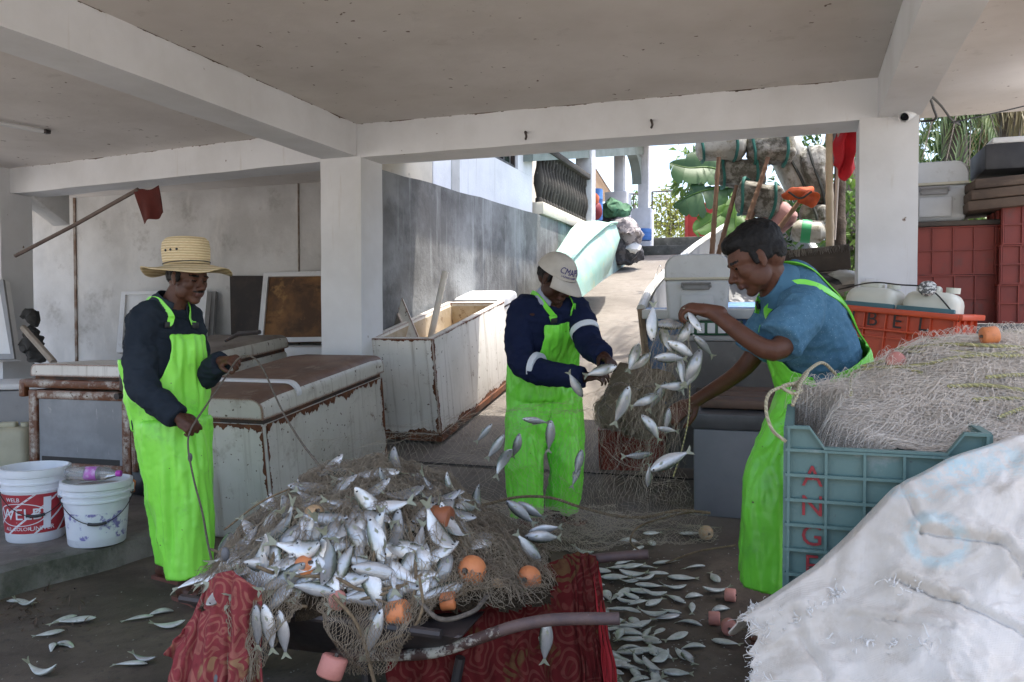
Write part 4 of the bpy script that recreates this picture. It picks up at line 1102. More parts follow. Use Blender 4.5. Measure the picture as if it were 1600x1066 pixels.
# grey box under the cooler and the board on it
M['slate'] = mat('grey_cement_box', (.15, .145, .14), .8, (.10, .096, .092), 3, .4, .62, dirt=(.22, .21, .20), dsc=8, dlo=.6, dhi=.75, bump=.4)
c0 = PY(1040, 700, 5.62); c1_ = PY(1330, 700, 5.62)
t = thing('cement_box', 'grey cement box under the white cooler behind the falling fish', 'box', (c0.x, 5.62, ramp_z(5.62) - .02))
wz = PY(1080, 533, 5.62).z - ramp_z(5.62) + .02
b = MB(); w_ = .17 - c0.x
b.box((w_, .55, wz), (w_ / 2, .275, wz / 2), bev=.012); b.build('body', M['slate'], t)
b = MB(); b.box((w_ + .02, .57, .035), (w_ / 2, .28, wz + .0178), bev=.008); b.build('slab', M['fz_grey'], t)
b = MB(); b.box((w_ * .8, .03, .05), (w_ * .6, -.016, wz * .62), bev=.006); b.build('ledge', M['wood_dark'], t)
ztop = ramp_z(5.62) - .02 + wz + .036
# green crate under the cooler
q = PY(1112, 530, 5.75)
t = thing('green_crate', 'low dark green crate under the white cooler', 'crate', (q.x, 5.72, ztop))
M['green_plastic'] = mat('dark_green_plastic', (.02, .09, .04), .45, (.012, .05, .025), 5)
b = MB(); b.box((.38, .30, .10), (0, .15, .05), bev=.01); b.build('body', M['green_plastic'], t)
b = MB()
for i in range(5): b.box((.05, .012, .07), (-.14 + i * .07, -.004, .05), bev=.004)
b.build('rib', M['lid_white'], t)
def cooler(label, loc, rot, w, d, h, m, scallop=True):
    t = thing('cooler', label, 'cooler', loc, rot, 'hard plastic coolers')
    b = MB(); b.box((w, d, h * .62), (0, d / 2, h * .31), bev=.03, seg=3, taper=.92); b.build('body', m, t)
    b = MB(); b.box((w + .012, d + .012, .018), (0, d / 2, h * .635), bev=.004); b.build('seal', mat('cream_seal', (.50, .47, .38), .6), t)
    prof = rrect(w + .01, h * .36, min(w, h) * .22, 4)
    b = MB(); b.loft([[V(x * k, y, h * .645 + z * (k if z > .01 else 1)) for x, z in prof] for y, k in ((-.004, .94), (.015, 1), (d - .015, 1), (d + .004, .94))]); lid = b.build('lid', m, t)
    if scallop:
        for sx in (-.16, .14):
            b = MB(); b.lathe([(0, 0), (.04, 0), (.045, .006), (0, .006)], (sx * w * 1.6, .012, h * .88), Euler((pi / 2, 0, 0)), 20); b.build('grip', M['fz_grey'], lid)
    b = MB(); b.box((w * .42, .02, .05), (-w * .02, -.016, h * .52), bev=.006); b.tube([(-w * .24, -.03, h * .5), (-w * .24, -.045, h * .56), (w * .2, -.045, h * .56), (w * .2, -.03, h * .5)], .008, 6); b.build('handle', M['fz_grey'], t)
    b = MB(); b.box((w * .5, .008, .12), (0, -.004, h * .25), bev=.004); b.build('recess', m, t)
    return t
M['cooler'] = mat('grubby_cooler_plastic', (.56, .58, .60), .5, (.46, .475, .49), 3, .4, .65, dirt=(.25, .24, .22), dsc=7, dlo=.6, dhi=.78, spots=(.2, .19, .18), spsc=45, splo=.72)
q0, q1 = PY(1037, 508, 5.66), PY(1143, 505, 5.66)
cooler('grubby white cooler standing between the boat and the man in the blue shirt', ((q0.x + q1.x) / 2, 5.66, ztop + .102), rotz(radians(7)), q1.x - q0.x - .02, .40, PY(1090, 398, 5.66).z - ztop - .10, M['cooler'])

# low grey chest freezer with boards on its lid
q = PG(1084, 806); q1 = PY(1240, 800, q.y)
t = thing('grey_freezer', 'low slate grey chest freezer with a dark lid behind the right man', 'freezer', (q.x, q.y, q.z), rx(6))
wf, hf = .66, PY(1100, 668, q.y).z - q.z
M['slate_paint'] = mat('slate_paint', (.17, .175, .19), .5, (.14, .145, .16), 3, .4, .6, dirt=(.24, .24, .25), dsc=20, dlo=.68, dhi=.75, bump=.05)
b = MB(); b.box((wf, .50, hf), (wf / 2, .25, hf / 2), bev=.012); b.build('body', M['slate_paint'], t)
b = MB(); b.box((wf + .02, .52, .09), (wf / 2, .25, hf + .047), bev=.012); b.build('lid', mat('dark_lid', (.05, .05, .055), .45, (.08, .08, .085), 5, dirt=(.25, .25, .25), dsc=14, dlo=.68, dhi=.73), t)
t2_ = thing('plank_stack', 'brown wet boards lying on the slate grey freezer', 'boards', (q.x, q.y, q.z + hf + .10), rx(6))
for i in range(3):
    b = MB(); b.box((.60, .13, .05), (.33, .10 + i * .14, .030 + .004 * i), bev=.008); b.build('board', mat('wet_brown_board', (.12, .07, .05), .6, (.07, .045, .035), 5, streak=(.18, .12, .09), ssc=(3, 30, 30)) if i == 0 else bpy.data.materials['wet_brown_board'], t2_)
# red crate with a brown net heaped on it
M['crate_red'] = mat('dark_red_crate', (.24, .035, .022), .55, (.18, .028, .02), 4, .4, .62, dirt=(.12, .05, .04), dsc=9, dlo=.56, dhi=.75)
M['crate_orange'] = mat('orange_red_crate', (.58, .075, .022), .45, (.48, .06, .02), 4, .4, .65, dirt=(.28, .06, .03), dsc=10, dlo=.6, dhi=.78)
def crate(name, label, loc, rot, w, d, h, m, nx=4, nz=4, notch=False, group=None, thk=.016):
    """open fish crate: outer skin, ribs on all sides, rim with a lowered middle"""
    t = thing(name, label, 'crate', loc, rot, group)
    b = MB(); wa = .012
    def panel(x0, x1, y, axis):
        b2 = []
        return b2
    b.box((w - .03, d - .03, .014), (0, 0, .012))
    for sy in (-1, 1):
        pts = [(-w / 2 + .014, .01), (w / 2 - .014, .01), (w / 2 - .014, h), (-w / 2 + .014, h)]
        if notch: pts = [(-w / 2 + .014, .01), (w / 2 - .014, .01), (w / 2 - .014, h), (w / 2 - w * .12, h), (w / 2 - w * .2, h - h * .09), (-w / 2 + w * .2, h - h * .09), (-w / 2 + w * .12, h), (-w / 2 + .014, h)]
        y = sy * (d / 2 - .014)
        b.slab([V(x, y - .004, z) for x, z in pts], V(0, .008, 0))
    for sx in (-1, 1):
        b.box((.008, d - .03, h - .012), (sx * (w / 2 - .014), 0, h / 2 + .004))
    body = b.build('shell', m, t, smooth=False)
    b = MB()
    def hz(z, rr=.0):
        o_ = thk
        b.box((w + .004, o_, .008), (0, -d / 2 + .004, z)); b.box((w + .004, o_, .008), (0, d / 2 - .004, z))
        b.box((o_, d - 2 * o_ + .02, .008), (-w / 2 + .004, 0, z)); b.box((o_, d - 2 * o_ + .02, .008), (w / 2 - .004, 0, z))
    zl = [h * i / nz for i in range(nz)] 
    for z in zl: hz(z + .006)
    if not notch: hz(h)
    for i in range(nx + 1):
        x = -w / 2 + .006 + (w - .012) * i / nx
        hh = h
        if notch and w * .2 < x + w / 2 < w * .8: hh = h - h * .09
        for sy in (-1, 1): b.box((.007, thk - .002, hh), (x, sy * (d / 2 - .0035), hh / 2))
    ny = max(2, int(nx * d / w))
    for i in range(ny + 1):
        y = -d / 2 + .01 + (d - .02) * i / ny
        for sx in (-1, 1): b.box((thk - .002, .007, h), (sx * (w / 2 - .0035), y, h / 2))
    if notch:
        for sy in (-1, 1):
            y = sy * (d / 2 - .004)
            P_ = [(-w / 2, h), (-w / 2 + w * .12, h), (-w / 2 + w * .2, h - h * .09), (w / 2 - w * .2, h - h * .09), (w / 2 - w * .12, h), (w / 2, h)]
            for (xa, za), (xb, zb_) in zip(P_, P_[1:]):
                b.slab([V(xa, y - .012, za - .004), V(xb, y - .012, zb_ - .004), V(xb, y - .012, zb_ + .004), V(xa, y - .012, za + .004)], V(0, .024, 0))
        for sx in (-1, 1): b.box((.02, d - .03, .008), (sx * (w / 2 - .004), 0, h))
    b.build('ribs', m, t, smooth=False)
    return t
q = PG(985, 734)
crate('crate', 'dark red crate on the ramp with a brown net heaped in it', (q.x, q.y + .14, q.z + .005), rzx(4, 10), .44, .32, .30, M['crate_red'], 3, 3)
redcrate = V(q.x, q.y + .14, q.z)

# ------------------------------------------------------------------ foam marker buoys on bamboo poles
M['foam'] = mat('algae_stained_foam', (.36, .36, .33), .85, (.22, .21, .18), 5, .4, .6, dirt=(.10, .095, .075), dsc=16, dlo=.44, dhi=.58, rust=(.22, .20, .07), rsc=5, rlo=.58, rhi=.72, bump=.8, bsc=40, bd=.01)
M['foam_pale'] = mat('plastic_wrapped_foam', (.46, .46, .42), .5, (.34, .33, .29), 4, .4, .65, dirt=(.14, .125, .08), dsc=9, dlo=.50, dhi=.68, rust=(.22, .20, .09), rsc=6, rlo=.56, rhi=.68, bump=.5, bsc=25, bd=.01)
M['rope_green'] = mat('green_rope', (.025, .16, .13), .7, (.015, .10, .09), 20, rnd=False)
M['rope_dark'] = mat('dark_rope', (.05, .055, .05), .8)
M['bamboo'] = mat('bamboo_brown', (.25, .15, .095), .6, (.17, .10, .065), 6, .4, .65, dirt=(.09, .06, .04), dsc=14, dlo=.6, dhi=.75)
M['bamboo_pale'] = mat('bamboo_pale', (.62, .50, .34), .5, (.48, .37, .24), 6, .4, .65)
def bamboo(b, p0, p1, r, nodes=6):
    pts, rad = [], []
    for i in range(nodes * 6 + 1):
        f = i / (nodes * 6); k = i % 6
        pts.append(p0.lerp(p1, f)); rad.append(r * (1 - .25 * f) * (1.16 if k == 0 else .98))
    b.tube(pts, rad, 10); return b
Yb0 = 7.0
def buoy(label, box, dy, m, rope, pole=None, th=.24, tilt=0, nband=2, poler=.022, pm='bamboo'):
    x0, y0, x1, y1 = box; Y = Yb0 + dy
    a, c = PY(x0, (y0 + y1) / 2, Y), PY(x1, (y0 + y1) / 2, Y)
    w = (c - a).length; h = PY((x0 + x1) / 2, y0, Y).z - PY((x0 + x1) / 2, y1, Y).z
    cen = (a + c) / 2
    R = frame(x=(c - a), z=Z) @ Matrix.Rotation(radians(tilt), 3, 'Y')
    base = PY(*pole[0], Y - .1) if pole else cen - V(0, 0, h / 2)
    t = thing('marker_buoy', label, 'buoy', base, None, 'foam marker buoys tied to bamboo poles')
    b = MB(); b.box((w, th, h), (0, 0, 0), bev=min(h, th, w) * .36, seg=4)
    bmesh.ops.subdivide_edges(b.bm, edges=b.bm.edges[:], cuts=2, use_grid_fill=True)
    b.jitter(.025, 7, x0); b.jitter(.007, 30, y0)
    for v in b.bm.verts: v.co = cen + R @ v.co
    b.build('float', m, t, True, ang=None)
    for k in range(nband):
        f = (-.32 + .64 * k / max(1, nband - 1)) if nband > 1 else 0
        b = MB(); pts = []
        for i in range(41):
            an = 2 * pi * i / 40; ca, sa = cos(an), sin(an); kk = (abs(ca) ** 5 + abs(sa) ** 5) ** (-.2)
            pts.append(cen + R @ V(f * w + .02 * sin(an * 2 + k), (th / 2 + .008) * kk * ca, (h / 2 + .01) * kk * sa))
        b.tube(pts, .013, 6); b.build('rope_band', rope, t, True)
    if pole:
        b = MB(); bamboo(b, PY(*pole[0], Y - .18), PY(*pole[1], Y - .14), poler); b.build('pole', M[pm], t, True)
    return t
buoy('long pale foam buoy tied with green rope nearest the banana leaves', (1086, 206, 1166, 250), 0, M['foam_pale'], M['rope_green'], ((1112, 402), (1123, 246)), .26)
buoy('speckled grey foam buoy with green rope at the top under the beam', (1166, 206, 1243, 256), .05, M['foam'], M['rope_green'], ((1170, 352), (1200, 246)), .26)
buoy('blackened foam buoy in the second row behind two bamboo poles', (1119, 249, 1197, 294), .1, M['foam'], M['rope_green'], ((1121, 404), (1151, 290)), .24, tilt=5)
buoy('lowest grey foam buoy with a bright green rope above the black haired head', (1148, 286, 1224, 338), -.05, M['foam'], M['rope_green'], ((1168, 345), (1196, 262)), .24, tilt=10)
buoy('tall pale plastic wrapped buoy leaning behind the speckled one', (1212, 205, 1264, 310), .30, M['foam_pale'], M['rope_dark'], None, .26, tilt=-24, nband=1)
buoy('tall mottled buoy standing left of the pale bamboo pole', (1256, 232, 1296, 322), .25, M['foam'], M['rope_dark'], None, .26, tilt=-14, nband=1)
buoy('grey foam block low beside the pale bamboo pole', (1250, 318, 1296, 350), .2, M['foam'], M['rope_dark'], None, .24, nband=1)
t = thing('float_bottle', 'cloudy plastic bottle float with a green band above the dark tray', 'float', PY(1265, 362, 6.9))
a, c = PY(1236, 360, 6.9), PY(1294, 364, 6.9); R = frame(z=(c - a)); Lb = (c - a).length
b = MB(); b.lathe([(0, 0), (.06, .01), (.085, .05), (.088, Lb * .8), (.05, Lb - .02), (.02, Lb), (0, Lb)], a, R, 20); b.jitter(.006, 14); b.build('bottle', M['foam_pale'], t, True)
b = MB(); b.lathe([(.091, Lb * .28), (.092, Lb * .3), (.092, Lb * .52), (.091, Lb * .54)], a, R, 20); b.build('band', mat('green_tape', (.04, .34, .14), .5), t, True)
# pink foam float on a stick, orange flag bundle, light bamboo pole, red flag
t = thing('pink_float', 'faded pink foam float on a brown stick behind the black haired head', 'float', PY(1200, 390, 6.9))
b = MB(); b.box((.26, .16, .20), (0, 0, 0), rot=Matrix.Rotation(radians(-40), 3, 'Y'), bev=.05, seg=3); b.jitter(.03, 8)
for v in b.bm.verts: v.co += PY(1216, 345, 6.95)
b.build('float', mat('faded_pink_foam', (.46, .27, .27), .85, (.36, .2, .2), 7, .4, .6, dirt=(.2, .14, .12), dsc=14), t, True)
b = MB(); bamboo(b, PY(1196, 385, 6.85), PY(1262, 298, 6.8), .022); b.build('stick', M['bamboo'], t, True)
t = thing('flag_bundle', 'orange cloth bundled and tied on a pole between the buoys', 'flag', PY(1255, 305, 6.75))
b = MB(); b.ell(PY(1246, 303, 6.7), (.11, .05, .055), rotz(AZ)); b.ell(PY(1264, 312, 6.68), (.07, .05, .06)); b.jitter(.04, 12); b.build('cloth', mat('orange_flag_cloth', (.58, .10, .02), .8, (.36, .06, .02), 8), t, True)
b = MB(); b.tube(smooth_path([PY(1232, 300, 6.62), PY(1250, 310, 6.6), PY(1268, 300, 6.62)]), .008, 6); b.build('tie', M['rope_dark'], t, True)
t = thing('bamboo_pole', 'tall pale bamboo pole standing beside the red flag', 'pole', PY(1296, 382, 6.6))
b = MB(); bamboo(b, PY(1297, 400, 6.6), PY(1295, 170, 6.65), .032, 5); b.build('pole', M['bamboo_pale'], t, True)
t = thing('red_flag', 'bright red flag on a thin white stick beside the right pillar', 'flag', PY(1308, 370, 6.7))
b = MB(); b.tube([PY(1303, 375, 6.68), PY(1310, 255, 6.68), PY(1312, 180, 6.68)], .013, 8); b.build('stick', mat('white_stick', (.55, .48, .42), .6), t, True)
fc = [PY(1311, 190, 6.66), PY(1341, 186, 6.62), PY(1338, 262, 6.6), PY(1322, 284, 6.62), PY(1301, 258, 6.66)]
def rflag(u, v):
    top = fc[0].lerp(fc[1], u); bot = (fc[4].lerp(fc[3], u / .6) if u < .6 else fc[3].lerp(fc[2], (u - .6) / .4))
    p = top.lerp(bot, v); return p + FH * (.035 * sin(u * 11 + v * 3)) + RV * .012 * sin(v * 9 + u * 4)
sheet('cloth', mat('bright_red_cloth', (.62, .02, .035), .75, (.48, .015, .025), 5), 22, 16, rflag, .003, t, True)
b = MB(); bamboo(b, PY(1312, 410, 6.9), PY(1312, 170, 6.95), .05, 4); o = b.build('post', M['bark']); tag(o, 'dark tree post behind the red flag', 'post')
b = MB(); b.tube(smooth_path([PY(1050, 212, 6.4), PY(1150, 208, 6.4), PY(1240, 209, 6.4), PY(1338, 202, 6.0)]), .005, 5); o = b.build('cable', M['wire']); tag(o, 'thin black cable strung under the front beam', 'cable')
# dark tray across the boat
t = thing('wooden_tray', 'dark soaked wooden tray with a frayed rim behind the blue shirt', 'tray', PY(1272, 430, 6.25))
a, c = PY(1205, 432, 6.25), PY(1330, 420, 6.25); Lt = (c - a).length; R = frame(x=(c - a), z=Z)
ht = PY(1272, 388, 6.25).z - PY(1272, 426, 6.25).z
b = MB()
for (s_, l_) in (((Lt, .03, ht), (Lt / 2, 0, ht / 2)), ((Lt, .03, ht), (Lt / 2, .42, ht / 2)), ((.03, .39, ht - .002), (.0151, .21, ht / 2)), ((.03, .39, ht - .002), (Lt - .0151, .21, ht / 2)), ((Lt - .02, .40, .02), (Lt / 2, .21, .012))): b.box(s_, l_, bev=.005)
for v in b.bm.verts: v.co = a + R @ v.co
b.build('box', M['wood_dark'], t, True, ang=30)
b = MB(); rr = random.Random(4)
for i in range(150):
    x = Lt * i / 150 + rr.uniform(-.004, .004); L_ = rr.uniform(.02, .055)
    p = a + R @ V(x, -.018, ht); q2 = a + R @ V(x + rr.uniform(-.012, .012), -.03, ht - L_); b.tube([p, q2], .0022, 4)
b.build('fringe', mat('pale_fibre', (.30, .27, .24), .8, (.10, .09, .08), 9), t, True)
t = thing('sheet_bundle', 'dark sheeting under the wooden tray beside the pillar', 'bundle', PY(1290, 440, 6.2))
b = MB(); b.ell(PY(1275, 442, 6.25), (.32, .25, .07), rotz(AZ)); b.jitter(.03, 8); b.build('dark_sheet', M['black_plastic'], t, True)
b = MB(); b.ell(PY(1318, 434, 6.15), (.12, .16, .05), rotz(AZ)); b.jitter(.03, 9); b.build('pale_sheet', M['foam_pale'], t, True)

# ------------------------------------------------------------------ ledge, red crate stacks, coolers
zl = PY(1500, 507, 5.45).z
b = MB(); b.box((2.6, 1.1, zl), (XR1 + .012 + 1.3, 5.98, zl / 2), bev=.01); o = b.build('ledge', M['slate']); tag(o, 'grey concrete ledge carrying the dark red crate stacks', 'ledge')
b = MB(); b.box((1.6, .50, .03), (1.2, 5.18, zl - .10), bev=.006)
for x in (.5, 1.9):
    for y in (4.98, 5.38): b.box((.06, .06, zl - .12), (x, y, (zl - .12) / 2))
o = b.build('bench', M['wood_dark']); tag(o, 'dark wooden bench before the grey ledge', 'bench')
q0, q1 = PY(1436, 505, 5.62), PY(1556, 505, 5.62)
cw = .46; ch_ = (PY(1495, 357, 5.62).z - zl) / 2
cx = q1.x - cw / 2
for i in range(2):
    crate('crate', ['dark red crate at the bottom of the stack beside the pillar', 'dark red crate on top of the stack under the grey cooler'][i], (cx, 5.62 + .18, zl + .004 + i * (ch_ + .005)), rotz(radians(2 - 3 * i)), cw, .36, ch_, M['crate_red'], 4, 2, group='dark red crates stacked on the ledge')
b = MB(); b.box((.5, .42, .03), (cx, 5.80, zl + 2 * ch_ + .03), bev=.006); o = b.build('board', M['wood_dark']); tag(o, 'dark board lying across the red crates under the cooler', 'board')
zc_ = zl + 2 * ch_ + .046
q2 = PY(1514, 300, 5.7)
cooler('dirty grey ribbed cooler on top of the red crate stack', (q2.x - .19, 5.66, zc_), rotz(radians(-4)), .36, .46, PY(1475, 252, 5.66).z - zc_, M['cooler'])
q3 = PY(1562, 505, 5.5)
hh = (PY(1580, 325, 5.5).z - zl) / 3
for i in range(3):
    crate('crate', ['lowest dark red crate in the stack at the right edge', 'middle dark red crate in the stack at the right edge', 'upper dark red crate under the dark boards at the right edge'][i], (q3.x + .25, 5.5 + .19, zl + .004 + i * (hh + .004)), rotz(radians(-2 + 2 * i)), .50, .36, hh, M['crate_red'], 5, 2, group='dark red crates stacked on the ledge')
zt3 = zl + 3 * hh + .012
t = thing('board_stack', 'dark rotten boards lying on the right crate stack', 'boards', (q3.x + .2, 5.7, zt3))
for i in range(3):
    b = MB(); b.box((.74, .50, .055), (0, 0, .03 + i * .06), rot=rotz(radians(3 * i - 2)) @ Matrix.Rotation(radians(-4), 3, 'Y'), bev=.008); b.jitter(.006, 6); b.build('board', mat('rotten_board', (.07, .05, .04), .85, (.13, .09, .065), 4, streak=(.2, .15, .11), ssc=(3, 22, 22), bump=.5) if i == 0 else bpy.data.materials['rotten_board'], t)
t = thing('black_cooler', 'black topped ice chest with a pale rim on the boards at the right edge', 'cooler', (q3.x + .22, 5.72, zt3 + .21), None, 'hard plastic coolers')
b = MB(); b.box((.62, .46, .15), (0, 0, .08), bev=.012); b.build('body', mat('black_fibre', (.022, .024, .03), .6, (.05, .05, .055), 6), t)
b = MB(); b.box((.60, .44, .035), (.03, 0, .175), bev=.008); b.build('rim', M['lid_white'], t)
# orange crate with two jerrycans
M['letter_black'] = mat('black_paint', (.02, .018, .018), .6, (.05, .02, .015), 14, .5, .7, bump=0)
c0, c1_ = P(1284, 474, 4.5), P(1498, 499, 4.05)
ax = (c1_ - c0); ax.z *= .8; wO = .66
hO = .29
RO = frame(x=ax, z=Z)
front_mid = (c0 + c1_) / 2
loc = front_mid + RO @ V(0, .21, -hO)
oc = crate('crate', 'bright orange crate with black painted letters holding two jerrycans', loc, RO, wO, .42, hO, M['crate_orange'], 6, 2, thk=.02)
b = MB(); b.box((wO + .03, .03, .03), (0, -.222, hO - .002), bev=.006); b.box((wO + .03, .03, .012), (0, -.222, hO - .10), bev=.003); b.box((.05, .46, .03), (wO / 2 + .01, 0, hO), bev=.006); b.box((.05, .46, .03), (-wO / 2 - .01, 0, hO), bev=.006)
b.build('rim', M['crate_orange'], oc)
for i, chh in enumerate('NBEL'):
    me = text_mesh(chh, .105, .001); me.transform(TR((-.19 + i * .125, -.2195, hO - .052), Euler((pi / 2, 0, 0)))); link_mesh('letter', me, M['letter_black'], oc, ang=None)
M['can_white'] = mat('milky_plastic', (.62, .62, .54), .45, (.54, .54, .46), 3, .4, .65, dirt=(.35, .33, .26), dsc=8, dlo=.62, dhi=.8)
def can(label, x, mcap, rz):
    p = loc + RO @ V(x, -.01, .095); t = jerrycan(label, p, RO @ rotz(rz), .27, .26, .36, M['can_white'], mcap, 'milky jerrycans in the orange crate'); return t
can('milky jerrycan in the orange crate, next to the pillar', -.12, M['can_white'], 0)
t = can('milky jerrycan with a striped cap facing out of the orange crate', .17, M['can_white'], .1)
b = MB(); b.lathe([(0, 0), (.042, 0), (.044, .008), (.044, .022), (.036, .028), (0, .028)], (-.02, -.118, .318), Euler((radians(50), 0, 0)), 24); b.build('screw_cap', mat('striped_cap', (.7, .7, .68), .5, (.10, .10, .10), 60, .48, .52, rnd=False, bump=0), t)
for x in (-.12, .17):
    b = MB(); b.box((.28, .03, .07), (x, -.155, hO - .0), bev=.008); o = b.build('holder', mat('teal_holder', (.05, .14, .16), .5) if x < 0 else bpy.data.materials['teal_holder'], oc)
b = MB(); pts = [loc + RO @ V(*p) for p in ((-.30, -.1, .38), (-.12, -.13, .43), (.02, -.13, .43), (.17, -.13, .42), (.30, -.16, .31), (.34, -.2, .27))]
b.tube(smooth_path(pts), .004, 5); o = b.build('cord', M['wire']); tag(o, 'thin black cord tied over the two jerrycans', 'cord')
b = MB(); b.box((.055, .02, .022), PY(1360, 438, 5.46), bev=.003); o = b.build('junction_box', M['white_wall']); tag(o, 'small metal bracket screwed low on the right pillar', 'bracket')
# what the orange crate stands on
b = MB(); hb_ = loc.z - .004
for sx in (-1, 1):
    for sy in (-1, 1): b.box((.05, .05, hb_ - .03), RO @ V(sx * .30, sy * .17, 0) + V(loc.x, loc.y, (hb_ - .03) / 2))
b.box((.70, .44, .03), V(loc.x, loc.y, hb_ - .016), rot=RO, bev=.004)
o = b.build('stool', M['wood_dark']); tag(o, 'low wooden stand under the bright orange crate', 'stand')
# security camera and its cables
pc = PY(1418, 180, YP - .06)
t = thing('security_camera', 'white security camera under the beam at the right pillar', 'camera', pc)
dcam = (-FH * .55 - RV * .6 - Z * .35).normalized(); R = frame(z=dcam)
b = MB(); b.lathe([(0, -.12), (.030, -.12), (.034, -.11), (.034, .05), (.032, .055), (.027, .055), (.027, .04), (0, .04)], pc, R, 24); b.build('housing', M['lid_white'], t, True)
b = MB(); b.lathe([(0, .041), (.024, .041), (.022, .05), (0, .052)], pc, R, 20); b.build('lens', mat('lens_glass', (.01, .01, .012), .1, bump=0), t, True)
b = MB(); b.tube(smooth_path([pc - dcam * .06, pc + V(.02, .03, .04), pc + V(.05, .05, .09)]), .014, 8); b.build('bracket', M['lid_white'], t, True)
cz = [[(1412, 172), (1435, 158), (1452, 150), (1470, 165), (1486, 186), (1500, 195)], [(1452, 150), (1458, 168), (1462, 186), (1440, 190)], [(1486, 192), (1540, 180), (1600, 166), (1660, 150)]]
for i, pp in enumerate(cz):
    b = MB(); b.tube(smooth_path([PY(x, y, YP - .02 + .2 * k) for k, (x, y) in enumerate(pp)]), .008 if i < 2 else .005, 6); o = b.build('cable', M['wire']); tag(o, ['black camera cable drooping right of the right pillar', 'short black cable loop under the right beam', 'thin cable sagging along the slab edge at the top right'][i], 'cable')
# lamp fitting on the ceiling at the left, hooks under the front beam
t = thing('tube_light', 'bare strip of an old light fitting on the left ceiling', 'light', PZ(30, 200, ZC - .02))
b = MB(); a, c = PZ(-40, 186, ZC - .02), PZ(72, 206, ZC - .02); b.tube([a, c], .016, 8); b.build('batten', M['white_wall'], t, True)
b = MB(); b.box((.05, .05, .03), c, bev=.006); b.build('socket', M['dark_metal'], t, True)
for (px, py, lb) in ((822, 214, 'small rusty hook stub on the front beam above the navy man'), (1018, 196, 'rusty hook stub on the front beam above the far gate'), (822, 222, None)):
    if not lb: continue
    p = PY(px, py, YP - .012); t = thing('hook', lb, 'hook', p)
    b = MB(); b.tube(smooth_path([V(0, .01, .03), V(.0, -.02, .03), V(.01, -.025, .0), V(0, -.01, -.02)]), .008, 6); b.build('hook', M['dark_metal'], t)
# ================================================================== foreground: fish, nets, barrow, crate, sack
rf_ = random.Random(21)
def fish_material():
    k = NT('fish_skin'); tc = k.n('ShaderNodeTexCoord'); sep = k.n('ShaderNodeSeparateXYZ'); k.l(tc.outputs['Object'], sep.inputs[0])
    v = k.coord(); oi = k.n('ShaderNodeObjectInfo')
    ad = k.n('ShaderNodeMath', operation='MULTIPLY_ADD'); k.l(k.noise(v, 60, 3), ad.inputs[0]); ad.inputs[1].default_value = .012; k.l(sep.outputs['Z'], ad.inputs[2])
    q = k.n('ShaderNodeValToRGB'); cr = q.color_ramp
    mr = k.n('ShaderNodeMapRange'); k.l(ad.outputs[0], mr.inputs[0]); mr.inputs['From Min'].default_value = -.024; mr.inputs['From Max'].default_value = .036
    k.l(mr.outputs[0], q.inputs[0])
    cr.elements[0].position = .0; cr.elements[0].color = (.80, .78, .74, 1); cr.elements[1].position = 1.0; cr.elements[1].color = (.04, .05, .04, 1)
    for p, c in ((.45, (.66, .66, .65)), (.68, (.48, .49, .47)), (.80, (.15, .17, .12))):
        e = cr.elements.new(p); e.color = (*c, 1)
    c = k.mix(k.ramp(k.noise(v, 18, 4), .45, .75), q.outputs[0], k.mix(.45, q.outputs[0], (.40, .42, .40)))
    hsv = k.n('ShaderNodeHueSaturation'); mm = k.n('ShaderNodeMapRange'); k.l(oi.outputs['Random'], mm.inputs[0]); mm.inputs['To Min'].default_value = .42; mm.inputs['To Max'].default_value = 1.05
    k.l(mm.outputs[0], hsv.inputs['Value']); k.l(c, hsv.inputs['Color']); k.l(hsv.outputs[0], k.b.inputs['Base Color'])
    k.b.inputs['Metallic'].default_value = .45; k.b.inputs['Roughness'].default_value = .27
    vo = k.n('ShaderNodeTexVoronoi'); vo.inputs['Scale'].default_value = 260; k.l(tc.outputs['Object'], vo.inputs['Vector']); k.bump(vo.outputs['Distance'], .35, .002)
    return k.m
M['fish'] = fish_material()
M['fish_ground'] = mat('dull_fish_skin', (.56, .57, .53), .36, (.42, .44, .39), 20, .4, .6, dirt=(.13, .15, .11), dsc=24, dlo=.6, dhi=.72, metal=.2)
M['fin'] = mat('fish_fin', (.30, .31, .22), .5, (.20, .21, .15), 30)
M['eye'] = mat('fish_eye', (.012, .012, .012), .2, bump=0)
FL = .165
